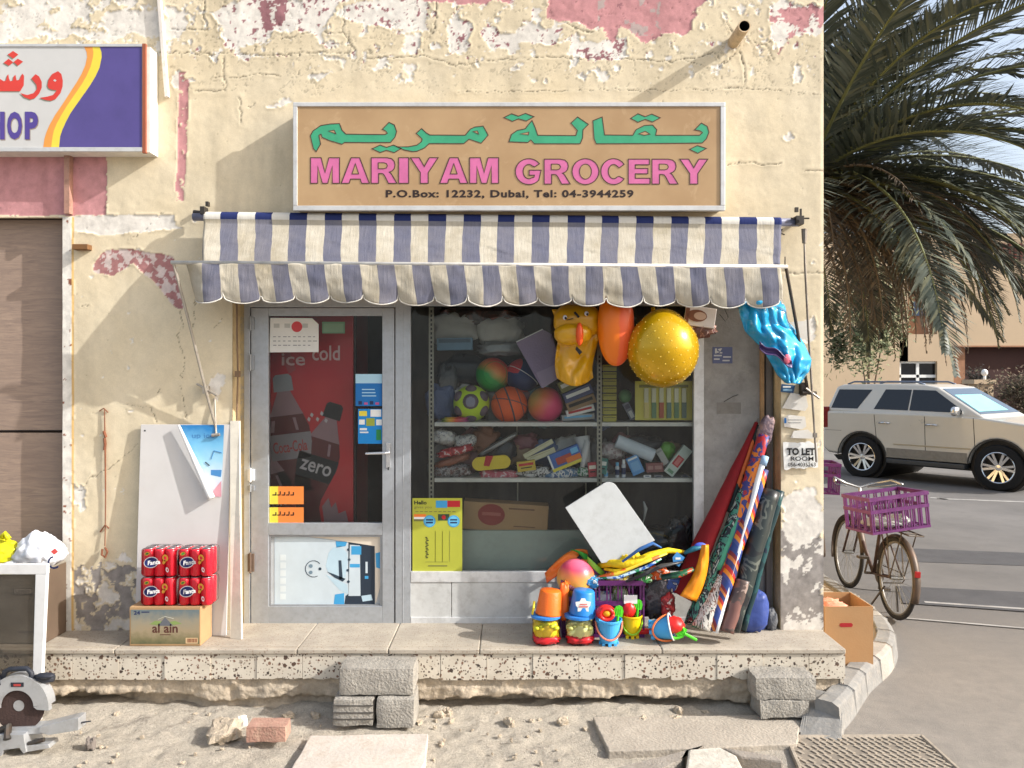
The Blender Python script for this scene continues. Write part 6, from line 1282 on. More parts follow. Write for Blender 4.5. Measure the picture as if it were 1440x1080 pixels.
# ------------------------------------------------------------------ toys and rolls piled in front of the window
def crate_mesh(mb, w, d, h, mat4, k=0, inner=True):
    """slatted plastic crate: rims, posts, middle band and base"""
    t = .012
    def bx(x0, y0, z0, x1, y1, z1): mb.box(x0, y0, z0, x1, y1, z1, k, mat4)
    for z0, z1, g_ in ((h - .03, h, .008), (h * .56, h * .56 + .028, .004), (0, .02, .002)):
        bx(-w / 2 - g_, -d / 2 - g_, z0, w / 2 + g_, -d / 2 + t, z1); bx(-w / 2 - g_, d / 2 - t, z0, w / 2 + g_, d / 2 + g_, z1)
        bx(-w / 2 - g_, -d / 2 + t, z0, -w / 2 + t, d / 2 - t, z1); bx(w / 2 - t, -d / 2 + t, z0, w / 2 + g_, d / 2 - t, z1)
    n = max(4, int(w / .075)); nd = max(3, int(d / .075))
    for i in range(n + 1):
        x = -w / 2 + .014 + (w - .028) * i / n
        for dx in (-.011, .011):
            bx(x + dx - .005, -d / 2 + .001, .021, x + dx + .005, -d / 2 + .01, h - .031); bx(x + dx - .005, d / 2 - .01, .021, x + dx + .005, d / 2 - .001, h - .031)
    for i in range(nd + 1):
        y = -d / 2 + .014 + (d - .028) * i / nd
        for dy in (-.011, .011):
            bx(-w / 2 + .001, y + dy - .005, .021, -w / 2 + .01, y + dy + .005, h - .031); bx(w / 2 - .01, y + dy - .005, .021, w / 2 - .001, y + dy + .005, h - .031)
    for i in range(9): x = -w / 2 + .02 + (w - .04) * i / 8; bx(x - .012, -d / 2 + t, .004, x + .012, d / 2 - t, .014)
    for i in range(5): y = -d / 2 + .03 + (d - .06) * i / 4; bx(-w / 2 + t, y - .008, .0145, w / 2 - t, y + .008, .019)
purp = M("purple plastic", (88, 32, 90), .45, var=.12, scale=6, dirt=.2, dirtcol=(140, 100, 130))
crt = MB(); cx0, cx1 = X(790, -.12), X(905, -.12); crate_mesh(crt, cx1 - cx0, .3, Z(816, -.14) - ZS, Matrix.Translation(((cx0 + cx1) / 2, .0 - .0, ZS)))
tag(crt.build("plastic_crate", purp), "purple plastic crate on the step, half hidden behind toy buckets", "crate")
ball("pink and orange beach ball lying in the crate behind the toy buckets", 810, 813, 27, -.06, grad_mat("beach ball", [(0, (222, 168, 70)), (.35, (224, 130, 70)), (.6, (220, 70, 100)), (1, (230, 120, 150))], (.1, -.2, 1), .075, .35, .2), lambda o, c_, r: ([o.blob(c_ + Vector((x_, -r * .9, z_)), (.022, .01, .018), 7, 1, .4, 5, i) for i, (x_, z_) in enumerate(((-.05, -.03), (-.03, -.035), (.07, -.05)))], [C("ball mark", (110, 60, 70))])[1])
ki = thing("folded_kite", "orange, red and green folded nylon bag lying above the crate by the window", "nylon bag", P(800, 812, .02))
o = MB(); o.sheet(lambda a, c_: P(766 + 60 * a + 3 * c_, 806 - 34 * math.sin(a * 1.9) * (1 - .55 * c_) + 14 * c_ * (1 - a), .02 - .07 * c_ - .03 * mn.noise(Vector((a * 4, c_ * 3, 2)))), 20, 10); o.build("nylon_panel", grad_mat("kite orange red", [(0, (190, 36, 34)), (.5, (206, 50, 36)), (.62, (226, 106, 30)), (1, (228, 120, 30))], (-.3, 0, 1), .2, .5), ki, smooth=True, solid=.003)
o = MB(); o.sheet(lambda a, c_: P(802 + 24 * a + 14 * c_, 773 + 7 * a * a + 36 * c_ * a + 3 * c_, -.02 - .03 * math.sin(a * 3) * (1 - c_)), 12, 10); o.build("green_panel", M("kite green", (40, 150, 50), .5, var=.15), ki, smooth=True, solid=.003)
o = MB(); o.blob(P(821, 786, -.0), (.05, .03, .035), 10, 0, .3); o.build("dark_lining", blk, ki, smooth=True)
o = MB(); o.sheet(lambda a, c_: P(826 + 24 * a, 782 + 22 * a + 10 * c_, -.06 - .02 * math.sin(a * 4)), 10, 4); o.build("light_green_panel", C("kite lime", (130, 190, 60)), ki, smooth=True, solid=.003)
ynet = M("yellow mesh", (222, 190, 14), .6, var=.15, scale=20, bump=.6, bscale=60)
o = MB(); o.tube([P(842, 796, -.03), P(858, 792, -.1), P(880, 793, -.12), P(896, 790, -.12), P(914, 781, -.1), P(940, 774, -.08), P(962, 776, -.04)], [.018, .026, .03, .026, .024, .02, .01], 10); o.blob(P(882, 788, -.08), (.06, .045, .045), 14, 0, .4, 4, 3); o.blob(P(892, 781, -.06), (.035, .03, .03), 10, 0, .4, 4, 6); o.tube([P(850, 800, -.08), P(866, 803, -.12), P(884, 799, -.12)], [.01, .014, .008], 7)
tag(o.build("yellow_net", ynet, smooth=True), "rumpled bright yellow mesh net lying over the toys", "net")
for i, (pts, w, mt, lab) in enumerate(((((842, 812), (868, 806), (905, 790), (938, 778)), .03, ramp_mat("strip a", [(0, (120, 170, 60)), (.3, (230, 200, 60)), (.5, (230, 110, 50)), (.7, (70, 160, 90)), (.85, (200, 220, 120))], 'noise', 14, .4), "lime and orange printed kite sleeve lying across the yellow net"),
        (((838, 813), (870, 812), (910, 797), (930, 786)), .02, ramp_mat("strip b", [(0, (40, 90, 170)), (.4, (180, 205, 220)), (.55, (40, 130, 90)), (.7, (30, 70, 150))], 'noise', 16, .4), "blue and white printed kite sleeve below the lime and orange one"),
        (((875, 790), (900, 772), (918, 764), (930, 770)), .022, C("sleeve blue", (52, 100, 160)), "short blue sleeve poking up behind the yellow net"),
        (((880, 818), (905, 808), (930, 796), (960, 790)), .026, ramp_mat("strip c", [(0, (40, 40, 44)), (.5, (70, 70, 70)), (.62, (150, 150, 150))], 'noise', 10, .3), "dark plastic sleeve lying under the printed kite sleeves"),
        (((930, 812), (955, 808), (975, 800)), .035, ramp_mat("strip d", [(0, (30, 60, 50)), (.45, (40, 90, 60)), (.55, (190, 70, 40)), (.65, (40, 50, 70))], 'noise', 12, .35), "dark multicoloured wrapped toy in the shade left of the red roll"))):
    o = MB(); o.tube([P(u, v, -.12 - .02 * i) for u, v in pts], [w * .6, w, w, w * .5][:len(pts)] if len(pts) == 4 else [w, w * 1.1, w * .7], 9, 0, True, .5); tag(o.build("kite_sleeve", mt, smooth=True), lab, "kite sleeve")
o = MB(); o.poly([P(u, v, -.17) for u, v in ((947, 792), (955, 797), (963, 784), (952, 776), (946, 784))], (0, .004, 0)); o.pbox(950, 784, 957, 787, -.172, -.1705, 1); tag(o.build("paper_tag", [C("tag blue", (70, 140, 200)), wht]), "small blue paper tag between the net and the red roll", "tag")
o = MB(); o.tube([P(962, 778, -.12), P(975, 772, -.13), P(988, 768, -.13)], [.02, .035, .022], 9, 0, True, .5); o.blob(P(985, 768, -.13), (.04, .015, .024), 10, 1); tag(o.build("goggle_toy", [C("toy blue green", (40, 110, 130)), C("toy indigo", (70, 90, 190))], smooth=True), "blue and green wrapped toy lying on the red roll", "toy")
# tilted white board behind the pile
o = MB(); pts = [(795, 714)]; 
for i in range(7): a_ = R(118 - i * 15); pts.append((856 + 14 * math.cos(a_), 692 - 14 * math.sin(a_)))
pts += [(921, 760), (870, 789), (846, 792)]
o.poly([P(u, v, -.02 - (v - 680) * .0008) for u, v in reversed(pts)], (0, .015, 0)); tag(o.build("display_board", M("scuffed white panel", (184, 187, 186), .5, var=.06, dirt=.2), bevel=.002), "tilted scuffed white panel with rounded top leaning on the shop window", "board")
# toy buckets
def bucket_parts(t, c_, r0, r1, h, mat, tiltm=None, castle=False):
    M4 = Matrix.Translation(c_) @ (tiltm or Matrix())
    o = MB(); o.lathe([(0, .004), (r0 * .97, .002), (r0, .008), (r0 + (r1 - r0) * .9, h * .9), (r1 * 1.06, h * .9), (r1 * 1.08, h), (r1 * .97, h), (r0 * .93, .02), (0, .018)], 28, 0, M4)
    if castle:
        for i in range(8): a_ = i * math.pi / 4; o.cbox(M4 @ Vector((r0 * .92 * math.cos(a_), r0 * .92 * math.sin(a_), -.006)), (.02, .02, .022), 0)
    return o, M4
def pack_bucket(label, u, ulab, lid, top, face, back):
    y = -.24; g_ = P(u, 897, y); g_.z = ZS; t = thing("toy_bucket_pack", label, "toy bucket", g_); g = g_.copy()
    s_ = (D + y) / F; H1 = 37 * s_; R1 = 19.5 * s_
    o = MB(); o.lathe([(0, .003), (R1 * .9, .001), (R1 * 1.0, .02), (R1 * 1.0, H1 * .9), (R1 * .94, H1), (0, H1)], 30, 0, Matrix.Translation(g)); o.build("clear_tub", glass_mat("tub plastic", (250, 244, 242), 1.22, .06, .03, (190, 170, 170)), t, smooth=True)
    o = MB(); o.blob(g + Vector((0, 0, H1 * .52)), (R1 * .93, R1 * .92, H1 * .40), 14, 0, .18, 3, int(u), 2.6); o.build("sand_moulds", face, t, smooth=True)
    o = MB(); o.blob(g + Vector((0, -.006, H1 * .2)), (R1 * .95, R1 * .95, H1 * .17), 12, 0, .25, 5, int(u) + 1, 3); o.build("red_moulds", C("mould red", (206, 36, 44), .4), t, smooth=True)
    o = MB()
    for i in range(5): o.blob(g + Vector(((i - 2) * .03, -R1 * .72, H1 * .80 - abs(i - 2) * .012)), (.02, .02, .014), 8)
    o.build("mould_rim", back, t, smooth=True)
    o = MB(); o.lathe([(R1 * 1.02, H1 * .97), (R1 * 1.1, H1 * .98), (R1 * 1.1, H1 * 1.07), (R1 * .9, H1 * 1.1), (0, H1 * 1.1)], 30, 0, Matrix.Translation(g)); o.build("rim_lid", lid, t, smooth=False)
    tilt = Matrix.Rotation(R(5), 4, 'Y'); H2 = 33 * s_
    o = MB(); o.lathe([(R1 * .98, H1 * 1.1), (R1 * .95, H1 * 1.15), (R1 * .78, H1 * 1.1 + H2 * .93), (R1 * .7, H1 * 1.1 + H2), (0, H1 * 1.1 + H2)], 30, 0, Matrix.Translation(g) @ tilt); o.build("upturned_bucket", top, t, smooth=True)
    return t, g, s_, H1, R1
t, g, s_, H1, R1 = pack_bucket("clear toy bucket pack with an upturned orange bucket and yellow contents", 768, 0, C("lid blue", (52, 128, 206), .4), M("bucket orange", (232, 108, 30), .4, var=.06, bump=.25, bscale=110), C("mould yellow", (234, 206, 30), .4), C("mould lime", (196, 196, 40), .4))
o = MB(); o.tube([g + Vector((-R1 * 1.0, -.03, H1 * 1.12)), g + Vector((-R1 * .92, -.05, H1 * 1.4)), g + Vector((-R1 * .86, -.03, H1 * 1.6))], .008, 6); o.build("strap", C("strap yellow", (226, 200, 40)), t)
t, g, s_, H1, R1 = pack_bucket("clear toy bucket pack with an upturned blue bucket and pale contents", 815, 0, C("lid blue", (52, 128, 206), .4), M("bucket blue", (36, 124, 200), .4, var=.06), C("mould pale", (214, 220, 150), .4), C("mould olive", (190, 190, 110), .4))
o = MB(); q_ = []
for i in range(14):
    a_ = i / 14 * 2 * math.pi; r_ = 1 + .22 * math.sin(a_ * 5); q_.append(g + Vector((.016 + .045 * r_ * math.cos(a_), -R1 * .93 + .004, H1 * 1.1 + .07 + .04 * r_ * math.sin(a_))))
o.poly(q_, (0, .006, 0), 0); o.box(g.x - .01, g.y - R1 * .93 + .001, g.z + H1 * 1.1 + .06, g.x + .045, g.y - R1 * .93 + .0035, g.z + H1 * 1.1 + .066, 1); o.box(g.x - .005, g.y - R1 * .93 + .001, g.z + H1 * 1.1 + .075, g.x + .04, g.y - R1 * .93 + .0035, g.z + H1 * 1.1 + .08, 1); o.build("bucket_label", [wht, C("label pink", (210, 90, 90))], t)
bag("orange_toy", "orange and green plastic toy squeezed between the two clear bucket packs", "toy", 793, 845, 14, 52, -.22, .07, grad_mat("toy orange", [(0, (40, 110, 60)), (.4, (226, 100, 30)), (1, (228, 110, 36))], (0, 0, 1), .12), .25, 4)
def spade(o, c_, s_, k, tilt=0.):
    rot = Matrix.Rotation(tilt, 4, 'Y'); T_ = lambda x, z: c_ + (rot @ Vector((x * s_, 0, z * s_)))
    q_ = [T_(-.9, 0), T_(-1, 1.2), T_(-.7, 2), T_(0, 2.3), T_(.7, 2), T_(1, 1.2), T_(.9, 0)]; o.poly(q_[::-1], (0, .012, 0), k); o.tube([T_(0, -2.5), T_(0, .2)], .3 * s_, 7, k)
    for i in range(3): o.tube([T_(-.5 + i * .5, .3), T_(-.4 + i * .4, 1.7)], .08 * s_, 5, k)
def bucket(label, u, v, r0, r1, h, col, y, tilt, hcol, fills):
    g_ = P(u, v, y); g_.z = ZS + .012; t = thing("toy_bucket", label, "toy bucket", g_); o, M4 = bucket_parts(t, g_, r0, r1, h, col, tilt, True); o.build("bucket_body", col, t, smooth=False, bevel=.002)
    o = MB(); o.tube([M4 @ Vector((r1 * 1.06 * math.cos(a_), -r1 * 1.06 * abs(math.sin(a_)) * .8 - .004, h * .9 - .1 * math.sin(a_))) for a_ in np.linspace(0, math.pi, 16)], .006, 6); o.build("bucket_handle", hcol, t)
    for nm, fn_ in fills:
        o = MB(); m_ = fn_(o, g_, M4); o.build(nm, m_, t, smooth=(nm not in ("spade", "card_label")))
    return t
lg = C("toy light green", (80, 196, 40), .4); rd = C("toy red", (222, 40, 36), .4); yo = C("toy yellow", (240, 168, 30), .4)
def f_red(o, g, M4): o.blob(M4 @ Vector((-.02, -.01, .185)), (.062, .05, .05), 12); o.tube([M4 @ Vector((-.02 + .04 * math.cos(a_), -.06, .19 + .035 * math.sin(a_))) for a_ in np.linspace(0, 6.28, 15)], .012, 6, 0); o.blob(M4 @ Vector((-.018, -.052, .195)), (.026, .02, .022), 8, 1); return [rd, yo]
bucket("blue sand bucket holding a red mould and a green spade, nearest the clear packs", 856, 897, .056, .078, .145, M("bucket sky blue", (70, 164, 220), .4, var=.05), -.27, None, C("handle salmon", (232, 130, 100), .4),
       [("sand_mould", f_red), ("spade", lambda o, g, M4: (spade(o, M4 @ Vector((.052, -.045, .17)), .03, 0, R(8)), [lg])[1])])
def f_lab(o, g, M4): c_ = M4 @ Vector((-.01, -.03, .235)); o.cbox(c_, (.085, .004, .055), 0); return [wht]
bucket("yellow sand bucket holding a red mould and green toys, behind the blue one", 888, 893, .05, .066, .13, M("bucket yellow", (238, 196, 14), .4, var=.05), -.13, None, C("handle lime", (150, 200, 40), .4),
       [("sand_mould", lambda o, g, M4: (o.blob(M4 @ Vector((-.02, -.02, .165)), (.045, .035, .05), 12, 0, .15), [rd])[1]), ("spade", lambda o, g, M4: (spade(o, M4 @ Vector((.035, -.03, .17)), .028, 0, R(6)), [lg])[1]), ("card_label", f_lab)])
tl_ = Matrix.Translation((0, 0, .062)) @ Matrix.Rotation(R(82), 4, 'Y') @ Matrix.Rotation(R(90), 4, 'Z')
tl_ = Matrix.Translation((0, 0, .06)) @ Matrix.Rotation(R(-16), 4, 'Z') @ Matrix.Rotation(R(76), 4, 'Y')
bucket("blue sand bucket lying on its side with a green spade and red mould spilling out", 918, 893, .055, .075, .12, M("bucket sky blue", (70, 164, 220), .4), -.22, tl_, C("handle orange", (234, 120, 60), .4),
       [("sand_mould", lambda o, g, M4: (o.blob(M4 @ Vector((-.01, 0, .135)), (.068, .066, .05), 12, 0, .12), [rd])[1]), ("white_rim", lambda o, g, M4: (o.tube([M4 @ Vector((.082 * math.cos(a_), .082 * math.sin(a_), .118)) for a_ in np.linspace(0, 6.28, 24)], .005, 6), [wht])[1]),
        ("spade", lambda o, g, M4: (spade(o, g + Vector((.19, -.07, .055)), .032, 0, R(-62)), o.tube([g + Vector((.13 + .05 * math.cos(a_), -.075, .075 + .045 * math.sin(a_))) for a_ in np.linspace(0, 5.5, 14)], .009, 6), [lg])[2])])
bag("red_scoop", "small red plastic scoop lying behind the tipped blue bucket", "toy", 906, 888, 22, 7, -.16, .05, rd, .2, 2)
for i, (u, v, w, h, lab, mt) in enumerate(((845, 843, 34, 22, "white and blue printed wrapper behind the blue sand bucket", ramp_mat("wrap ab", [(0, (200, 200, 204)), (.55, (60, 110, 170)), (.65, (210, 208, 204))], 'noise', 20, .3, bump=.5)), (872, 838, 20, 26, "clear crumpled wrapper with lime edge between the sand buckets", ramp_mat("wrap cd", [(0, (170, 176, 150)), (.55, (130, 170, 60)), (.62, (196, 196, 186))], 'noise', 18, .3, bump=.5)), (925, 838, 44, 60, "dark shaded plastic bag behind the tipped blue bucket", ramp_mat("wrap ef", [(0, (54, 52, 56)), (.5, (84, 80, 84)), (.6, (60, 40, 50))], 'noise', 12, .35, bump=.6)))):
    bag("wrapper", lab, "bag", u, v, w, h, -.1, .09, mt, .35, 30 + i)
for i, (u, v, w, h, y, c_, lab) in enumerate(((925, 806, 30, 18, -.1, (224, 96, 40), "orange crumpled toy wrapper on the crate's right, under the yellow net"), (905, 812, 22, 14, -.16, (60, 150, 70), "green toy wrapper on the crate rim under the kite sleeves"), (948, 822, 26, 22, -.1, (50, 80, 150), "dark blue toy wrapper beside the red umbrella"), (868, 812, 30, 16, -.14, (220, 190, 60), "yellow and white toy wrapper on the crate beside the beach ball"), (938, 850, 20, 34, -.12, (190, 60, 60), "red toy wrapper standing behind the tipped blue bucket"), (832, 818, 20, 16, -.17, (70, 150, 200), "light blue toy wrapper between the beach ball and the crate rim"))):
    bag("toy_wrapper", lab, "toy", u, v, w, h, y, .09, ramp_mat("toy wrap %d" % i, [(0, c_), (.48, tuple(int(x * .7) for x in c_)), (.56, (210, 206, 196)), (.62, c_)], 'noise', 18, .3, distort=1, bump=.6), .35, 80 + i)
# rolls, folded umbrellas and mats leaning in the corner
def roll(name, label, cat, b_, t_, wb, wt, yb, yt, mat, n=12, flat=.8, mid=None, extra=None):
    a, c_ = P(*b_, yb), P(*t_, yt); s0, s1 = (D + yb) / F / 2, (D + yt) / F / 2
    o = MB(); k = 14; pts = []; rs = []
    for i in range(k + 1):
        f_ = i / k; p = a.lerp(c_, f_); p = p + Vector((.008 * mn.noise(Vector((f_ * 5, wb, 1))), 0, 0)); pts.append(p); r_ = wb * s0 + (wt * s1 - wb * s0) * f_
        if mid: r_ *= 1 + mid * math.sin(f_ * math.pi)
        rs.append(max(.003, r_ * (1 + .07 * mn.noise(Vector((f_ * 9, wt, 5))))))
    o.tube(pts, rs, n, 0, True, flat); mats = [mat]
    if extra: mats += extra(o, a, c_)
    return tag(o.build(name, mats, smooth=True), label, cat)
redc = M("red cloth", (132, 18, 24), .8, var=.15, scale=6, bump=.4, bscale=30)
roll("folded_umbrella", "tall dark red folded umbrella leaning in the corner by the window frame", "umbrella", (958, 838), (1064, 594), 46, 7, -.08, .08, redc, 14, .6, .15, lambda o, a, c_: (o.tube([c_, c_ + (c_ - a).normalized() * .03], .005, 6, 1), [steel])[1])
roll("folded_umbrella", "slim black and orange folded umbrella in front of the dark red one", "umbrella", (1024, 720), (1067, 598), 14, 6, -.02, .06, ramp_mat("umbrella bands", [(0, (24, 40, 38)), (.45, (200, 100, 44)), (.62, (30, 34, 40)), (.8, (60, 26, 30))], 'noise', 5, .6, vscale=(3, 1, .6)), 10)
roll("folded_umbrella", "thick multicoloured folded umbrella with a wrapped grey top", "umbrella", (1000, 850), (1074, 612), 32, 20, -.15, -.02, ramp_mat("umbrella rainbow", [(0, (50, 70, 140)), (.3, (216, 120, 40)), (.46, (60, 60, 120)), (.56, (170, 44, 50)), (.66, (230, 160, 50)), (.76, (60, 84, 150)), (.88, (40, 50, 80))], 'noise', 4.5, .5, 2, .6, vscale=(3.2, 1, 2.4)), 12, .7)
bag("wrapped_bundle", "grey purple taped bundle at the top of the leaning rolls", "bundle", 1076, 607, 20, 46, -.03, .07, ramp_mat("bundle grey", [(0, (96, 82, 92)), (.5, (120, 100, 104)), (.58, (150, 120, 110)), (.66, (80, 70, 90))], 'noise', 14, .6, bump=.6), .15, 6, 16)
roll("printed_mat_roll", "teal and black printed mat roll in clear plastic", "mat roll", (972, 880), (1046, 690), 24, 16, -.2, -.06, ramp_mat("mat teal", [(0, (30, 36, 36)), (.4, (60, 120, 100)), (.5, (22, 26, 28)), (.58, (150, 160, 150)), (.63, (40, 60, 56))], 'noise', 16, .25, distort=1.5, vscale=(1, 1, .5)), 12)
roll("printed_mat_roll", "green topped patterned mat roll beside the teal one", "mat roll", (1008, 800), (1050, 700), 14, 14, -.16, -.08, M("mat green", (70, 150, 118), .35), 10)
roll("printed_mat_roll", "white and brown patterned mat roll in clear wrap standing lowest in the bundle", "mat roll", (985, 884), (1016, 812), 34, 26, -.24, -.16, ramp_mat("mat pale", [(0, (54, 50, 48)), (.38, (196, 190, 180)), (.5, (110, 70, 56)), (.56, (206, 200, 192)), (.64, (70, 90, 80)), (.72, (176, 110, 80))], 'noise', 14, .3, distort=2, vscale=(1.6, 1, .6)), 12)
o = MB(); o.sheet(lambda a, c_: P(956 + 30 * c_ + 24 * a * (1 - c_ * .6) + 6 * math.sin(c_ * 3), 838 - 72 * c_ + 8 * a * (1 - c_), -.2 - .03 * math.sin(a * 3.1) + .03 * c_ + .012 * mn.noise(Vector((a * 4, c_ * 5, 2)))), 12, 18); tag(o.build("orange_cloth", M("orange nylon", (232, 140, 18), .5, var=.12, scale=10), smooth=True, solid=.004), "loose orange nylon flap in front of the dark red umbrella", "cloth")
roll("striped_mat_roll", "blue, orange and red diagonally striped mat roll beside the white pole", "mat roll", (1000, 886), (1072, 660), 22, 20, -.26, -.07, ramp_mat("mat stripes", [(0, (46, 66, 128)), (.25, (70, 80, 140)), (.36, (226, 140, 44)), (.5, (186, 50, 44)), (.62, (56, 60, 110)), (.78, (200, 120, 60)), (.88, (120, 40, 50))], 'wave', 1.6, .4, 3, 3., vscale=(2.2, .4, 1.0)), 14)
roll("white_pole", "glossy white pole leaning on the leaning mats with a blue tip", "pole", (1006, 890), (1076, 642), 8, 8.5, -.29, -.08, M("white pole", (226, 228, 230), .3, var=.03), 12, 1., None, lambda o, a, c_: (o.tube([c_ + (c_ - a).normalized() * -.06, c_ + (c_ - a).normalized() * .002], .024, 10, 1), [C("tip blue", (150, 180, 210))])[1])
roll("dark_mat_roll", "thick charcoal green printed mat roll with red corner, right of the white pole", "mat roll", (1029, 887), (1082, 690), 24, 32, -.27, -.06, ramp_mat("mat dark", [(0, (34, 36, 38)), (.45, (48, 54, 52)), (.56, (96, 100, 92)), (.6, (40, 46, 46)), (.68, (150, 30, 44)), (.74, (44, 44, 46))], 'noise', 5, .35, distort=1.2), 14)
roll("dark_mat_roll", "slim dark teal mat roll nearest the pillar", "mat roll", (1044, 886), (1096, 690), 12, 16, -.2, -.04, ramp_mat("mat deep teal", [(0, (24, 50, 54)), (.5, (34, 74, 76)), (.6, (30, 40, 56))], 'noise', 7, .35), 12)
roll("dark_mat_roll", "short brown based mat roll in clear wrap at the foot of the charcoal one", "mat roll", (1022, 889), (1044, 816), 22, 24, -.285, -.21, ramp_mat("mat brown", [(0, (120, 84, 76)), (.5, (90, 74, 68)), (.6, (150, 130, 120))], 'noise', 9, .4), 12)
bag("blue_sack", "crumpled dark blue sack on the step beside the pillar", "sack", 1058, 858, 40, 58, -.1, .14, M("sack blue", (52, 72, 138), .5, var=.15, bump=.5, bscale=18), .2, 3, 0, None, 3.)
bag("grey_bag", "small dull grey bag at the foot of the pillar beside the blue sack", "bag", 1084, 872, 16, 32, -.02, .1, M("bag grey", (84, 86, 90), .6, bump=.5), .25, 5)
# papers on the pillar
pp_ = thing("to_let_notice", "white paper notice with TO LET lettering pasted on the pillar", "notice", P(1126, 660, -.012))
o = MB(); YN = -.022; o.sheet(lambda a, c_: P(1101 + 48 * a + 3 * (1 - c_) * .5, 660 - 38 * c_ + 3 * mn.noise(Vector((a * 6, c_ * 6, 0))) - 3 * a * (1 - c_), YN - .004 * abs(mn.noise(Vector((a * 3, c_ * 3, 7))))), 14, 10); o.build("paper", M("notice paper", (220, 220, 216), .7, var=.05), pp_, solid=.001)
o = MB(); yk = YN - .0065
ptext(o, "TO LET", 1106.5, 630, 1146, 640, yk, 0, .045)
for (u, v) in ((1106.5, 630), (1106.5, 639), (1121, 639)): pass
for u, w in ((1109.8, 3.4), (1128.6, 4), (1136.3, 4), (1142, 3.5)): o.pbox(u - w / 2, 638.8, u + w / 2, 640.2, yk - .0003, yk + .0001, 0)
ptext(o, "ROOM", 1112, 642, 1144, 648, yk, 0, .012); ptext(o, "056-4035263", 1108, 650.5, 1147, 656, yk, 0, .012); o.build("lettering", blk, pp_)
def pasted(label, pts, mt, prints=()):
    o = MB(); o.poly([P(u + 1.0 * mn.noise(Vector((u, v, 0)) * .3), v, -.019) for u, v in reversed(pts)], (0, .003, 0)); mats = [mt]
    for (a, bb, c2_, d_, pm) in prints:
        if pm not in mats: mats.append(pm)
        o.pbox(a, bb, c2_, d_, -.0205, -.0192, mats.index(pm))
    tag(o.build("pasted_paper", mats), label, "paper scrap")
tp = M("torn paper", (212, 208, 200), .8, dirt=.4, dirtcol=(190, 176, 150))
pasted("torn white paper scrap on the pillar under the wall bracket of the awning arm", [(1100, 574), (1104, 566), (1112, 552), (1134, 556), (1136, 572), (1132, 578)], tp)
pasted("wrinkled white paper scrap with blue printing, above the notice", [(1101, 588), (1108, 583), (1132, 586), (1134, 600), (1128, 604), (1103, 600)], tp, ((1103, 588, 1106, 595, blue), (1108, 590, 1128, 590.8, gry), (1108, 594, 1126, 594.8, gry)))
pasted("thin torn paper remnant directly over the notice", [(1112, 616), (1116, 606), (1136, 604), (1146, 612), (1144, 617)], tp)
pasted("small dark blue printed label on the pillar under the blue float", [(1098, 551), (1116, 553), (1119, 542), (1099, 540)], C("label blue", (40, 80, 120)), ((1101, 543, 1112, 545, wht), (1101, 547, 1114, 550, C("label mid", (120, 160, 190)))))
pasted("blank white paper behind the awning arm on the pillar", [(1107, 468), (1110, 453), (1134, 451), (1137, 474), (1122, 480)], tp)
# ------------------------------------------------------------------ corner pavement, kerb, cardboard box
kpts = [Vector(q_) for q_ in ((1.86, -.62, 0), (2.02, -.42, 0), (2.3, -.02, 0), (2.62, .36, 0), (2.86, .8, 0), (2.98, 1.4, 0), (3.0, 2.2, 0), (3.0, 4, 0), (3.0, 14, 0))]
def smooth_path(p, n=6):
    out = []
    for i in range(len(p) - 1):
        a, b_, c_, d_ = p[max(0, i - 1)], p[i], p[i + 1], p[min(len(p) - 1, i + 2)]
        for k_ in range(n):
            t = k_ / n; out.append(.5 * ((2 * b_) + (c_ - a) * t + (2 * a - 5 * b_ + 4 * c_ - d_) * t * t + (3 * b_ - a - 3 * c_ + d_) * t ** 3))
    return out + [p[-1]]
kp_ = smooth_path(kpts[:-1]) + [kpts[-1]]
o = MB(); inner = [Vector((2.056, .012, .135)), Vector((2.056, 14, .135))]
o.poly([p + EZ * .135 for p in kp_] + [inner[1], Vector((2.056, .062, .135)), Vector((2.052, .0, .135)), Vector((2.052, -.36, .135)), Vector((1.9, -.5, .135))], (0, 0, -.13))
pv = o.build("pavement", M("dusty pavement", (178, 160, 136), .92, var=.18, scale=4, bump=.5, bscale=60, dirt=.5, dirtcol=(130, 122, 114)), loc=(0, 0, 0)); pv["kind"] = 'structure'
kb = thing("corner_kerb", "curved worn grey and cream kerb rounding the corner beside the cardboard box", "kerb", (2.6, .4, 0))
km = [M("kerb grey paint", (128, 126, 122), .85, var=.2, scale=7, bump=.4, bscale=50, dirt=.6, dirtcol=(160, 152, 140)), M("kerb dirty white", (156, 150, 141), .85, var=.18, scale=7, bump=.4, dirt=.6, dirtcol=(150, 142, 130))]
n_ = len(kp_)
def knorm(i): t = kp_[min(i + 1, n_ - 1)] - kp_[max(i - 1, 0)]; t.normalize(); return Vector((t.y, -t.x, 0))
seg_len = 0; start = 0; idx_ = 0
for i in range(1, n_):
    seg_len += (kp_[i] - kp_[i - 1]).length
    if seg_len > .3 or i == n_ - 1:
        o = MB(); rows = []
        for j in range(start, i + 1):
            nn = knorm(j); p = kp_[j].copy()
            if j == start and start > 0: p = p + (kp_[j + 1] - p).normalized() * .004
            rows.append([p - nn * .09 + EZ * .0, p - nn * .09 + EZ * .158, p - nn * .0 + EZ * .158, p + nn * .035 + EZ * .14, p + nn * .055 + EZ * .0])
        vs_ = [q_ for r_ in rows for q_ in r_]; m_ = 5
        o.add(vs_, [(a * m_ + b_, a * m_ + b_ + 1, (a + 1) * m_ + b_ + 1, (a + 1) * m_ + b_) for a in range(len(rows) - 1) for b_ in range(m_ - 1)] + [tuple(range(m_)), tuple(reversed(range((len(rows) - 1) * m_, len(rows) * m_)))])
        o.build("kerb_segment", km[(idx_ // 2) % 2 if idx_ > 2 else 0], kb, bevel=.008); idx_ += 1; start = i; seg_len = 0
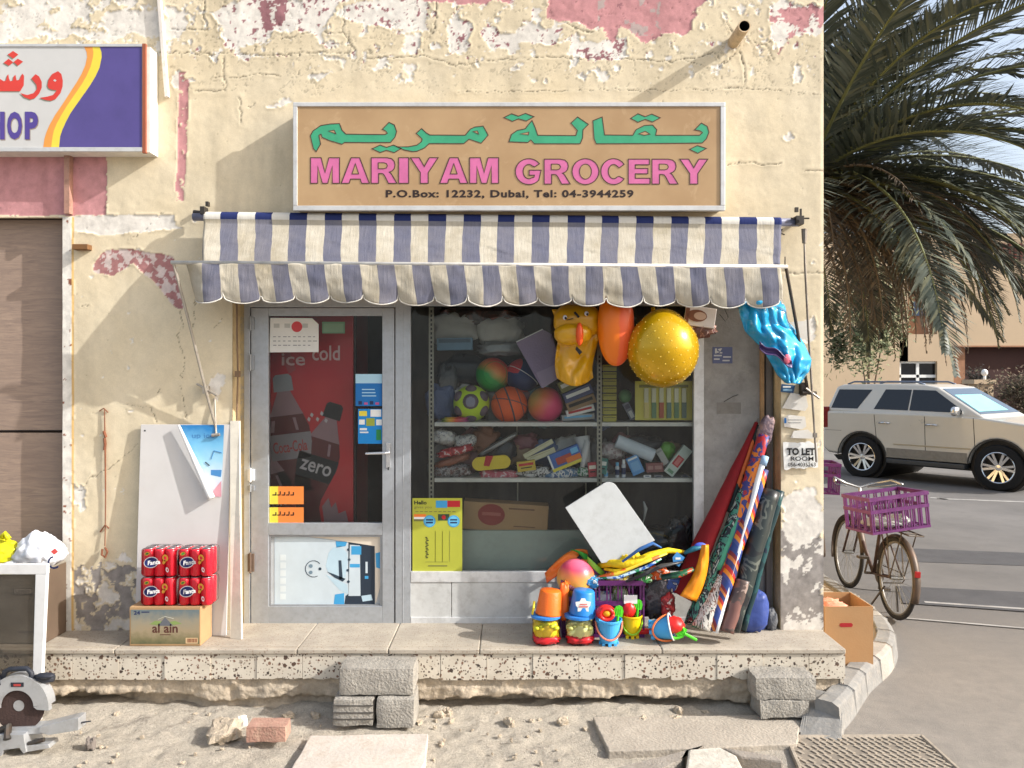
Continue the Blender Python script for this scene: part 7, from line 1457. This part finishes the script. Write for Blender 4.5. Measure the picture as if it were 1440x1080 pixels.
# sloping end block of the kerb
o = MB(); e = [Vector(q_) for q_ in ((1.60, -.74, 0), (1.86, -.80, 0), (1.97, -.56, 0), (1.80, -.42, 0), (1.66, -.70, .02), (1.85, -.74, .03), (1.98, -.50, .165), (1.82, -.38, .165))]
o.add(e, [(3, 2, 1, 0), (4, 5, 6, 7), (0, 1, 5, 4), (1, 2, 6, 5), (2, 3, 7, 6), (3, 0, 4, 7)])
o.build("kerb_end", km[0], kb, bevel=.02, seg=3)
cbx = thing("cardboard_box", "open brown cardboard box with a red handle slot at the building corner", "cardboard box", (2.24, .25, .136))
cbm = M("orange brown cardboard", (164, 126, 86), .8, var=.07, scale=3, bump=.1, dirt=.2, dirtcol=(160, 110, 64)); cbi = M("cardboard inside", (150, 102, 58), .85)
bx0, bx1, by0, by1, bz0, bz1 = 2.085, X(1228, .06), .06, .42, .136, Z(853, .06)
o = MB(); t_ = .006
o.box(bx0, by0, bz0, bx1, by0 + t_, bz1); o.box(bx0, by1 - t_, bz0, bx1, by1, bz1); o.box(bx0, by0 + t_, bz0, bx0 + t_, by1 - t_, bz1); o.box(bx1 - t_, by0 + t_, bz0, bx1, by1 - t_, bz1); o.box(bx0 + t_, by0 + t_, bz0, bx1 - t_, by1 - t_, bz0 + .006)
o.build("box_walls", cbm, cbx)
o = MB(); c_ = P(1190, 879, .0585); pts = []
for i in range(20):
    a_ = 2 * math.pi * i / 20; pts.append(c_ + Vector(((.03 if math.cos(a_) > 0 else -.03) + .014 * math.cos(a_), 0, .014 * math.sin(a_))))
o.poly(pts, (0, .0012, 0)); o.build("handle_slot", C("slot red", (150, 24, 30)), cbx)
o = MB(); o.blob(((bx0 + bx1) / 2 - .04, .25, bz1 - .06), (.09, .12, .05), 12, 0, .4, 3, 4); tag(o.build("crumpled_paper", M("salmon paper", (226, 150, 124), .6, bump=.4), smooth=True), "crumpled salmon pink paper inside the cardboard box", "paper")

# ------------------------------------------------------------------ bicycles
def make_bike(label, group=None):
    """local frame: rear wheel contact at the origin, heading +Y"""
    t = thing("bicycle", label, "bicycle", (0, 0, 0), group)
    tyre = M("grey tyre", (40, 38, 37), .85, dirt=.2, dirtcol=(96, 88, 78)); rimm = M("dull rim", (128, 124, 118), .4, .5, dirt=.5); spk = M("spoke", (150, 148, 142), .35, .7); frm = M("rusty brown frame", (64, 44, 38), .55, .2, dirt=.7, dirtcol=(92, 82, 74)); fen = M("worn fender", (84, 72, 62), .5, .3, dirt=.6, dirtcol=(112, 84, 66)); chain_m = M("greasy steel", (96, 86, 76), .5, .6, dirt=.5)
    RW = .345
    def wheel(y):
        o = MB(); c_ = Vector((0, y, RW))
        ring = lambda r_, n=40: [c_ + Vector((0, r_ * math.cos(2 * math.pi * i / n), r_ * math.sin(2 * math.pi * i / n))) for i in range(n + 1)]
        o.tube(ring(RW - .018), .019, 8, 0, False); w_ = o.build("wheel", tyre, t, smooth=True)
        o = MB(); o.tube(ring(RW - .043), .012, 8, 0, False); o.build("rim", rimm, w_, smooth=True)
        o = MB()
        for i in range(28):
            a_ = 2 * math.pi * i / 28; o.tube([c_ + Vector(((.022 if i % 2 else -.022), .018 * math.cos(a_ + 1), .018 * math.sin(a_ + 1))), c_ + Vector((0, (RW - .05) * math.cos(a_), (RW - .05) * math.sin(a_)))], .0014, 4, 0, False)
        o.tube([c_ - EX * .05, c_ + EX * .05], .016, 8); o.build("spokes", spk, w_)
        o = MB(); q_ = []
        for i in range(19):
            a_ = R(-20 + 10.5 * i); a_ = math.pi - a_ if y == 0 else a_; q_.append(c_ + Vector((0, (RW + .025) * math.cos(a_), (RW + .025) * math.sin(a_))))
        o.sheet(lambda a_, c2: (lambda p, d_: p + EX * (.03 * (c2 * 2 - 1)) - d_ * (.014 * (c2 * 2 - 1) ** 2))(q_[min(18, int(a_ * 18 + .5))], (q_[min(18, int(a_ * 18 + .5))] - c_).normalized()), 18, 4)
        o.build("fender", fen, t, smooth=True, solid=.002)
    wheel(0); wheel(1.02)
    bbk = Vector((0, .44, .28)); st = Vector((0, .33, .80)); hd1 = Vector((0, .84, .86)); hd0 = Vector((0, .88, .66)); ra, fa = Vector((0, 0, RW)), Vector((0, 1.02, RW))
    o = MB(); o.tube([bbk, st], .016, 8); o.tube([hd0, bbk], .018, 8); o.tube([hd1, st - EZ * .12], .015, 8); o.tube([hd0 - EZ * .03, hd1 + EZ * .03], .02, 8)
    for s_ in (-.05, .05):
        o.tube([ra + EX * s_, bbk + EX * s_ * .5], .009, 6); o.tube([ra + EX * s_, st - EZ * .06 + EX * s_ * .3], .008, 6); o.tube([hd0 + EX * s_ * .9, fa + EX * s_], .012, 6)
    o.build("frame", frm, t, smooth=True)
    o = MB(); o.tube([hd1, hd1 + Vector((0, -.01, .14))], .013, 8)
    hb = hd1 + Vector((0, 0, .14))
    o.tube([hb + Vector((-.31, -.2, .07)), hb + Vector((-.27, -.06, .09)), hb + Vector((-.12, .05, .03)), hb, hb + Vector((.12, .05, .03)), hb + Vector((.27, -.06, .09)), hb + Vector((.31, -.2, .07))], .0125, 8)
    for s_ in (-1, 1): o.tube([hb + Vector((s_ * .29, -.12, .06)), hb + Vector((s_ * .22, .02, .02)), hb + Vector((s_ * .1, .06, 0))], .005, 5)
    o.build("handlebar", M("chrome bar", (176, 176, 176), .25, .8, dirt=.3), t, smooth=True)
    o = MB(); o.blob(st + Vector((0, -.04, .07)), (.085, .14, .035), 12, 0, 0, 1, 1, 2, None, lambda p: Vector((p.x * (1 - .5 * max(0, p.y / .14)), p.y, p.z))); o.tube([st, st + EZ * .05], .014, 8); o.build("saddle", M("black saddle", (36, 34, 34), .5), t, smooth=True)
    o = MB(); c_ = bbk + EX * .05; o.lathe([(.07, -.003), (.09, -.003), (.09, .003), (.07, .003)], 24, 0, Matrix.Translation(c_) @ Matrix.Rotation(R(90), 4, 'Y')); o.tube([bbk - EX * .08, bbk + EX * .08], .012, 8); o.tube([bbk + EX * .08, bbk + EX * .08 + Vector((0, .06, -.15))], .009, 6); o.tube([bbk - EX * .08, bbk - EX * .08 + Vector((0, -.06, .15))], .009, 6)
    o.cbox(bbk + Vector((.13, .06, -.15)), (.09, .06, .02)); o.cbox(bbk + Vector((-.13, -.06, .15)), (.09, .06, .02)); o.tube([c_ + EZ * .085, Vector((.05, 0, RW + .04)), Vector((.05, -.04, RW)), Vector((.05, 0, RW - .04)), c_ - EZ * .085], .005, 5); o.build("crankset", chain_m, t)
    o = MB()
    for s_ in (-.06, .06): o.tube([Vector((s_, -.3, .76)), Vector((s_, .24, .76))], .007, 6); o.tube([ra + EX * s_, Vector((s_, -.18, .76))], .006, 6); o.tube([ra + EX * s_, Vector((s_, .1, .76))], .006, 6)
    for y in (-.3, -.2, -.1, 0, .1, .2): o.tube([Vector((-.06, y, .76)), Vector((.06, y, .76))], .005, 5)
    o.build("luggage_rack", chain_m, t)
    o = MB(); o.tube([Vector((-.05, .1, .25)), Vector((-.16, .16, .02)), Vector((-.1, .3, .01))], .009, 6); o.tube([Vector((.05, .1, .25)), Vector((.12, .2, .01))], .009, 6); o.build("kickstand", dsteel, t)
    o = MB(); o.cbox(Vector((0, -(RW + .03) * math.cos(R(18)), RW + (RW + .03) * math.sin(R(18)))), (.042, .02, .05)); o.build("red_reflector", C("reflector red", (150, 30, 32), .3), t, bevel=.004)
    return t
bike1 = make_bike("rusty brown bicycle with a purple crate, parked at the kerb beside the carton", "bicycles parked at the corner"); bike2 = copy_tree(bike1)
bike1.location = (3.245, 1.52, .008); bike1.rotation_euler = (0, R(3), R(-1))
bike2["label"] = "rusty bicycle mostly hidden by the pillar, behind the nearer bicycle"; bike2.location = (2.98, 2.62, .14); bike2.rotation_euler = (0, R(-4), R(-6))
o = MB(); crate_mesh(o, .54, .36, .30, Matrix.Translation((3.16, 1.46, .79)) @ Euler((R(-2), R(-5), R(12))).to_matrix().to_4x4())
pc1 = tag(o.build("bicycle_crate", purp), "purple slatted plastic crate on the rack of the nearer bicycle", "crate", "purple crates on bicycles")
o = MB(); o.blob((3.10, 1.44, .84), (.16, .1, .04), 10, 0, .4, 3, 3); o.blob((3.27, 1.5, .85), (.09, .1, .05), 10, 0, .4, 3, 5); tag(o.build("plastic_wrapping", plas, smooth=True), "scraps of white plastic wrapping inside the nearer bicycle's crate", "plastic scraps")
o = MB(); crate_mesh(o, .52, .36, .30, Matrix.Translation((2.93, 2.66, .93)) @ Euler((0, R(2), R(-10))).to_matrix().to_4x4())
tag(o.build("bicycle_crate", purp), "purple slatted plastic crate on the farther bicycle behind the pillar", "crate", "purple crates on bicycles")

# ------------------------------------------------------------------ off-road car
suv = thing("parked_car", "beige silver off-road car with dark windows and chrome wheels parked across the road", "car", (0, 0, 0))
bodym = M("champagne paint", (198, 194, 184), .3, .25, var=.03, scale=2, coat=.5); darkg = M("dark car glass", (14, 17, 24), .06, 0, var=.02, spec=.6); blkt = M("black trim", (20, 20, 22), .5); chrome = M("car chrome", (214, 214, 214), .12, .95, var=.02); tyrem = M("car tyre", (22, 22, 23), .8)
AX = 1.28; WR = .415; ZB_ = 1.34; ZR_ = 1.9
def arch(cx, r_, n=14, z0=.44): a0 = math.asin((z0 - WR) / r_); return [(cx + r_ * math.cos(a0 + (math.pi - 2 * a0) * i / n), WR + r_ * math.sin(a0 + (math.pi - 2 * a0) * i / n)) for i in range(n + 1)]
prof = [(-2.02, .46), (-2.13, .55), (-2.15, .82), (-2.11, 1.0), (-2.09, ZB_), (-1, ZB_ + .012), (.2, ZB_ + .0), (.95, ZB_ - .03), (1.2, ZB_ - .06), (1.7, 1.22), (1.98, 1.14), (2.08, 1.02), (2.12, .86), (2.15, .66), (2.08, .5), (1.95, .44)] + arch(AX, .5) + arch(-AX, .5)
o = MB(); o.poly([(x, -.985, z) for x, z in prof], (0, 1.97, 0)); o.build("body", bodym, suv, bevel=.05, seg=4)
o = MB(); b4 = [(-2.085, .93), (1.06, .93)]
def gy_(z): return .945 - (z - ZB_) / (ZR_ - ZB_) * .17
lo = [(-2.085, ZB_ - .01), (1.08, ZB_ - .06)]; hi = [(-1.93, 1.84), (-1.8, ZR_ - .01), (-.9, ZR_ + .015), (-.1, ZR_ - .0), (.16, ZR_ - .05)]
ring = [lo[0]] + hi + [lo[1]]
o.add([(x, -gy_(z), z) for x, z in ring] + [(x, gy_(z), z) for x, z in ring], [tuple(reversed(range(7))), tuple(range(7, 14))] + [(i, (i + 1) % 7, (i + 1) % 7 + 7, i + 7) for i in range(7)])
o.build("cabin", bodym, suv, bevel=.04, seg=3)
def side_poly(pts, off=.006, s_=-1): return [(x, s_ * (gy_(z) + off), z) for x, z in pts]
for s_ in (-1, 1):
    for pts in ([(-1.98, 1.40), (-1.40, 1.40), (-1.14, 1.79), (-1.86, 1.79)], [(-1.05, 1.40), (-.36, 1.395), (-.34, 1.80), (-.86, 1.80)], [(-.33, 1.395), (.66, 1.38), (.62, 1.45), (.12, 1.79), (-.31, 1.80)]):
        o = MB(); q_ = side_poly(pts, .006, s_); o.poly(q_ if s_ < 0 else q_[::-1], (0, -s_ * .01, 0)); o.build("side_window", darkg, suv)
o = MB(); nrm = Vector((.5, 0, .87)).normalized()
def ws(a, z_): # windshield plane
    t = (z_ - (ZB_ - .06)) / (ZR_ - .05 - ZB_ + .06); return Vector((1.08 + (.16 - 1.08) * t, a * (gy_(max(z_, ZB_)) - .06), z_)) + nrm * .008
o.poly([ws(-1, 1.36), ws(1, 1.36), ws(1, 1.82), ws(-1, 1.82)], (-.004, 0, -.004)); o.build("windscreen", M("windscreen", (52, 70, 88), .05, var=.02, spec=.8), suv)
o = MB(); o.poly([ws(-.92, 1.40) + nrm * .004, ws(.6, 1.40) + nrm * .004, ws(.6, 1.70) + nrm * .004, ws(-.88, 1.70) + nrm * .004]); o.build("sun_shade", M("teal sun shade", (132, 196, 196), .3, var=.15, scale=2), suv)
o = MB()
for x0, x1 in ((-1.02, -.95), (-.02, .0), (.86, .9)): o.poly([(x0, -.9865, ZB_ - .05), (x0 + .012, -.9865, ZB_ - .05), (x1 + .012, -.9865, .56), (x1, -.9865, .56)][::-1], (0, .004, 0))
o.box(-2.1, -.9868, .93, -1.72, -.983, .936); o.build("door_seam", blkt, suv)
o = MB()
for x in (-.80, .12): o.tube([(x - .11, -1.0, 1.13), (x, -1.02, 1.14), (x + .11, -1.0, 1.13)], .017, 8)
o.build("door_handle", chrome, suv, smooth=True)
o = MB(); o.box(-.76, -.992, .45, .76, -.9853, .64); o.build("lower_shade_band", M("painted lower shade", (132, 128, 120), .4, .2, dirt=.3), suv, bevel=.006)  # shade and reflection low on the doors, put into a darker band's colour
o = MB(); o.box(-.62, -1.0, .71, .82, -.98, .735); o.build("side_trim", M("trim champagne", (176, 164, 140), .3, .3), suv, bevel=.006)
o = MB(); o.box(-.74, -1.04, .34, .74, -.8, .43); o.box(-.74, .8, .34, .74, 1.04, .43); o.build("running_board", M("board grey", (70, 72, 74), .4, .4), suv, bevel=.015)
o = MB(); o.poly([(x, -.80, z) for x, z in ((-2.0, .4), (2.0, .4), (1.9, .3), (-1.9, .3))], (0, 1.6, 0)); o.build("underbody", blkt, suv)
for cx in (-AX, AX):
    for s_ in (-1, 1):
        o = MB(); q_ = arch(cx, .5); q2 = arch(cx, .53); 
        for i in range(len(q_) - 1): o.add([(q_[i][0], s_ * .9875, q_[i][1]), (q2[i][0], s_ * .9875, q2[i][1]), (q2[i + 1][0], s_ * .9875, q2[i + 1][1]), (q_[i + 1][0], s_ * .9875, q_[i + 1][1])], [(0, 1, 2, 3)])
        o.build("arch_trim", M("arch shade trim", (60, 58, 54), .6), suv)
o = MB(); 
for cx in (-AX, AX): o.lathe([(.49, -.9), (.49, .9)], 24, 0, Matrix.Translation((cx, 0, WR + .01)) @ Matrix.Rotation(R(90), 4, 'X'))
o.build("wheel_well", blkt, suv)
for s_ in (-1, 1): o = MB(); o.blob((.60, s_ * 1.09, 1.41), (.06, .12, .09), 12, 0, 0, 1, 1, 3); o.tube([(.62, s_ * .95, 1.38), (.61, s_ * 1.04, 1.38)], .03, 8, 1); o.build("wing_mirror", [chrome, blkt], suv, smooth=True)
for s_ in (-1, 1): o = MB(); o.box(-2.16, min(s_ * .992, s_ * .8), .98, -2.02, max(s_ * .992, s_ * .8), 1.42); o.build("tail_light", C("lamp red", (120, 20, 20), .2), suv, bevel=.02)
for s_ in (-1, 1): o = MB(); o.blob((2.0, s_ * .82, 1.02), (.13, .17, .09), 10, 0, 0, 1, 1, 4); o.build("headlight", M("headlight glass", (170, 150, 130), .1, .3), suv, smooth=True)
o = MB(); o.box(2.06, -.6, .72, 2.16, .6, 1.04); o.build("grille", M("grille", (90, 90, 92), .3, .6), suv, bevel=.01)
o = MB()
for s_ in (-1, 1): o.tube([(-1.75, s_ * .66, ZR_ + .0), (-1.6, s_ * .68, ZR_ + .05), (-.3, s_ * .68, ZR_ + .05), (-.15, s_ * .66, ZR_ - .0)], .018, 8)
o.build("roof_rail", M("rail blue grey", (96, 106, 124), .35, .4), suv, smooth=True)
for cx in (-AX, AX):
    for s_ in (-1, 1):
        M4 = Matrix.Translation((cx, s_ * .86, WR)) @ Matrix.Rotation(R(-90 * s_), 4, 'X')
        o = MB(); o.lathe([(.28, -.12), (.40, -.12), (WR, -.09), (WR, .09), (.40, .12), (.29, .125), (.28, .1)], 36, 0, M4, False); w_ = o.build("wheel", tyrem, suv, smooth=False, bevel=.01)
        o = MB(); o.lathe([(.285, .124), (.275, .128), (.262, .12), (.255, .03), (.285, .03)], 36, 0, M4, False)
        for i in range(12):
            a_ = 2 * math.pi * (i // 2) / 6 + (.17 if i % 2 else -.17); r4 = M4 @ Matrix.Rotation(a_, 4, 'Z')
            o.add([r4 @ Vector(q_) for q_ in ((.05, -.02, .10), (.265, -.022, .122), (.265, .022, .122), (.05, .02, .10), (.05, -.02, .07), (.265, -.022, .09), (.265, .022, .09), (.05, .02, .07))], [(0, 1, 2, 3), (4, 7, 6, 5), (0, 4, 5, 1), (1, 5, 6, 2), (2, 6, 7, 3)])
        o.lathe([(.0, .112), (.05, .108), (.06, .09)], 16, 0, M4); o.build("rim", chrome, w_)
        o = MB(); o.lathe([(0, .02), (.26, .02)], 24, 0, M4); o.build("brake_disc", blkt, w_)
suv.location = (8.72, 10.75, .008); suv.rotation_euler = (0, 0, math.atan2(-.79, .613))

# ------------------------------------------------------------------ palm at the corner
palm = thing("date_palm", "date palm with long drooping fronds and a dead brown skirt behind the shop corner", "palm tree", (3.34, 4.1, 0))
pcx = Vector((3.34, 4.1, 4.35))
trunkm = M("palm trunk", (104, 84, 66), .95, var=.3, scale=10, bump=1., bscale=14, dirt=.5, dirtcol=(60, 48, 40))
o = MB(); o.tube([Vector((3.34, 4.1, 0)), Vector((3.33, 4.1, 1.2)), Vector((3.35, 4.1, 2.6)), Vector((3.34, 4.1, 3.9)), pcx], [.26, .22, .21, .25, .22], 18)
for i in range(150):
    a_ = i * 2.4; z = .2 + i * .027; o.cbox(Vector((3.34 + .22 * math.cos(a_), 4.1 + .22 * math.sin(a_), z)), (.10, .05, .12), 0, Euler((0, R(-25), a_)))
o.build("trunk", trunkm, palm)
rs = random.Random(12)
def frond(mr_, ml_, az, el, length, droop, leaf, wid, k, twist=0., org=None, gap=0.):
    n = 26; p = (org or pcx) + Vector((math.cos(az) * .15, math.sin(az) * .15, rs.uniform(-.15, .15))); pts = [p]; dirs = []
    az2 = az
    for i in range(n):
        s_ = i / n; e_ = el - droop * s_ ** 1.25; az2 += twist / n; d_ = Vector((math.cos(e_) * math.cos(az2), math.cos(e_) * math.sin(az2), math.sin(e_))); p = p + d_ * length / n; pts.append(p); dirs.append(d_)
    mr_.tube(pts, [.026 * (1 - .88 * i / n) for i in range(n + 1)], 5, k)
    m = int(length / .03)
    for i in range(int(m * .13), m):
        s_ = i / m; j = min(int(s_ * n), n - 1); f_ = s_ * n - j; q_ = pts[j].lerp(pts[j + 1], f_); d_ = dirs[j]
        side = d_.cross(EZ)
        if side.length < .1: side = Vector((-math.sin(az), math.cos(az), 0))
        side.normalize(); up = side.cross(d_).normalized()
        L_ = leaf * (math.sin(math.pi * min(1, .12 + s_ * .95)) ** .6 * .95 + .12)
        for sg in (-1, 1):
            if rs.random() < gap: continue
            fw = .55 + .5 * s_ + rs.uniform(-.15, .15); v_ = (side * sg * (1 - .25 * s_) + d_ * fw + up * rs.uniform(.05, .45)).normalized()
            l_ = L_ * rs.uniform(.8, 1.1); mid = q_ + v_ * l_ * .5; tip = q_ + v_ * l_ + Vector((0, 0, -l_ * rs.uniform(.02, .16))); w_ = v_.cross(up + side * sg * .5).normalized() * wid * rs.uniform(.8, 1.2)
            ml_.add([q_ - w_ * .4, q_ + w_ * .4, mid + w_, mid - w_, tip], [(0, 1, 2, 3), (3, 2, 4)], rs.choice((0, 0, 0, 1, 1, 2)) if k == 0 else rs.choice((3, 3, 4)))
mr_, ml_ = MB(), MB()
for i in range(80):
    el = R(rs.choice((80, 65, 50, 38, 25, 12, 0, -10)) + rs.uniform(-10, 10)); az = rs.uniform(0, 2 * math.pi) if i % 3 else rs.uniform(-1.3, .9)
    frond(mr_, ml_, az, el, rs.uniform(2.7, 3.7), R(rs.uniform(55, 95)), rs.uniform(.44, .56), .017, 0, rs.uniform(-.4, .4))
for el, az, L_, dr in ((34, -.05, 3.7, 52), (20, .08, 3.7, 58), (8, -.12, 3.6, 52), (-2, .1, 3.5, 48), (-12, -.1, 3.5, 44), (46, .2, 3.8, 66), (27, -.35, 3.6, 50), (13, .3, 3.6, 45), (56, -.2, 3.8, 80), (-24, .05, 3.2, 36), (40, -.6, 3.4, 70), (2, -.5, 3.2, 50), (0, .18, 3.8, 62), (-6, -.22, 3.7, 58), (12, 0, 3.9, 70), (30, .35, 3.9, 60)):
    frond(mr_, ml_, az, R(el), L_, R(dr), (.56), .019, 0, rs.uniform(-.15, .15))
o = mr_.build("frond_stem", [M("green stem", (112, 116, 76), .6), M("dry stem", (110, 96, 80), .8)], palm, smooth=True)
lm = [M("palm green", (68, 76, 68), .45, var=.3, scale=3), M("palm grey green", (92, 98, 88), .5, var=.2, scale=3), M("palm olive", (106, 108, 88), .55, var=.2, scale=3), M("palm dead brown", (108, 97, 83), .8, var=.25, scale=4), M("palm dead grey", (94, 88, 80), .8, var=.25, scale=4)]
ml_.build("crown", lm, palm)
mr_, ml_ = MB(), MB()
for i in range(64):
    frond(mr_, ml_, rs.uniform(-2.2, 1.0), R(rs.uniform(-28, 12)), rs.uniform(1.9, 2.7), R(rs.uniform(60, 85)), rs.uniform(.22, .32), .008, 1, rs.uniform(-.5, .5), pcx - EZ * rs.uniform(.05, .35), .35)
mr_.build("dry_stem", [M("green stem", (112, 116, 76), .6), M("dry stem", (110, 96, 80), .8)], palm, smooth=True); ml_.build("dry_fronds", lm, palm)

# ------------------------------------------------------------------ villa and trees far behind
VY = 30.0; villa = thing("villa", "sandy beige two storey villa across the road with a porch in painted shade", "house", (X(1360, VY), VY + 4, 0))
vm = M("sand render", (186, 164, 136), .9, var=.06, scale=.6, bump=.1, bscale=20); vm2 = M("porch in painted shade", (66, 44, 40), .9, var=.1, scale=1)
xs = lambda u: X(u, VY); zs = lambda v: Z(v, VY); zt = zs(328)
o = MB()
def wall(u0, v0, u1, v1): o.box(xs(u0), VY, max(-.05, zs(v1)), xs(u1), VY + .4, zs(v0))
wall(1150, 328, 1265, 640); wall(1265, 328, 1318, 400); wall(1265, 400, 1277, 508); wall(1265, 470, 1318, 508); wall(1265, 556, 1318, 640); wall(1318, 328, 1341, 640); wall(1341, 328, 1470, 487); wall(1470, 328, 1640, 640)
o.box(xs(1150), VY + .402, 0, xs(1640), VY + 9, zt - .02); o.build("house_wall", vm, villa)
o = MB(); o.pbox(1340, 486, 1471, 488, VY - .06, VY); o.box(xs(1265), VY + .39, zs(470), xs(1318), VY + .401, zs(400)); o.pbox(1341, 487, 1357, 600, VY + .2, VY + .39, 0); o.build("trim_band", M("trim brown", (150, 110, 84), .9), villa)
o = MB(); o.box(xs(1341), VY + .38, 0, xs(1470), VY + .4015, zs(487)); o.build("porch", vm2, villa)  # shallow panel; shade of a deep porch is put into its dark colour
o = MB(); o.pbox(1283, 424, 1311, 444, VY + .3, VY + .36); o.build("grille", M("blue grille", (80, 96, 120), .6), villa)
o = MB(); o.pbox(1265, 508, 1318, 556, VY + .2, VY + .25); wv = o.build("window", darkg, villa)
o = MB(); bars(o, [(1265, 508, 1318, 511), (1265, 527, 1318, 531), (1288.5, 511, 1292.5, 556), (1265, 511, 1267, 556), (1316, 511, 1318, 556)], VY + .12, VY + .19); o.build("window_frame", wht, wv)
o = MB()
for i in range(7): o.pbox(1411 + i * 8, 342, 1414 + i * 8, 366, VY - .1, VY - .004)
o.build("wall_slit", M("slit maroon", (110, 56, 48), .9), villa)
gp = thing("gate_pillar", "beige gate pillar with a white globe lamp in front of the villa porch", "pillar", (X(1385, 24), 24, 0))
o = MB(); o.pbox(1374, 540, 1397, 620, 24, 24.6); o.pbox(1370, 534, 1401, 540, 23.9, 24.7); o.build("pillar_body", vm, gp)
o = MB(); o.blob(P(1384.5, 524, 24.3), (.11, .11, .13), 12); o.tube([P(1384.5, 528, 24.3), P(1384.5, 535, 24.3)], .05, 8); o.build("lamp_globe", wht, gp, smooth=True)
def leafy(name, label, cat, c_, size, n, mats, leaf, trunk_h, seed, group=None):
    r_ = random.Random(seed); t = thing(name, label, cat, (c_[0], c_[1], 0), group); o = MB(); cl = []
    for i in range(int(26)):
        d_ = Vector((r_.gauss(0, 1), r_.gauss(0, 1), r_.gauss(0, .9))).normalized() * r_.uniform(.35, 1); cl.append((Vector(c_) + Vector((d_.x * size[0], d_.y * size[1], d_.z * size[2])), r_.uniform(.2, .42)))
    for i in range(n):
        q_, s_ = r_.choice(cl); p = q_ + Vector((r_.gauss(0, 1) * size[0] * s_ * .6, r_.gauss(0, 1) * size[1] * s_ * .6, r_.gauss(0, 1) * size[2] * s_ * .6)); a_ = Vector((r_.gauss(0, 1), r_.gauss(0, 1), r_.gauss(0, 1))).normalized() * leaf; b_ = a_.orthogonal().normalized() * leaf * .35
        o.add([p - a_, p + b_, p + a_, p - b_], [(0, 1, 2, 3)], r_.choice((0, 0, 1, 2)))
    o.build("crown", mats, t)
    o = MB(); base = Vector((c_[0], c_[1], -.05)); fork = Vector((c_[0], c_[1], trunk_h)); o.tube([base, fork], [.12, .08], 8)
    for q_, s_ in cl[:5]: o.tube([fork, fork.lerp(q_, .5) + Vector((0, 0, .1)), q_], [.03, .016, .006], 5)
    o.build("trunk", trunkm, t); return t
gm_ = [M("far leaf a", (84, 92, 60), .7, var=.2), M("far leaf b", (108, 112, 76), .7, var=.2), M("far leaf c", (134, 130, 96), .7, var=.2)]
leafy("shade_tree", "pale olive leafy tree seen between palm fronds in front of the villa", "tree", (X(1222, 17), 17, Z(430, 17)), (1.0, 1.2, 2.1), 5600, gm_, .09, 1.0, 3)
bm_ = [M("dry hedge a", (92, 78, 64), .9, var=.2), M("dry hedge b", (110, 92, 74), .9, var=.2), M("dry hedge c", (76, 74, 52), .9, var=.2)]
leafy("dry_shrub", "brownish dry shrub in front of the villa porch, right of the gate pillar", "shrub", (X(1436, 22), 22, 1.5), (1.3, .6, 1.0), 3600, bm_, .07, .6, 5)
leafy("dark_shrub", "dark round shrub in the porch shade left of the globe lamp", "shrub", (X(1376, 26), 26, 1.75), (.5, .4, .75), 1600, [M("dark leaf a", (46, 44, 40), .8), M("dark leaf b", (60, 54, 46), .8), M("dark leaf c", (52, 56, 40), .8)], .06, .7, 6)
# distant silhouettes along the horizon
bpy.context.view_layer.update()
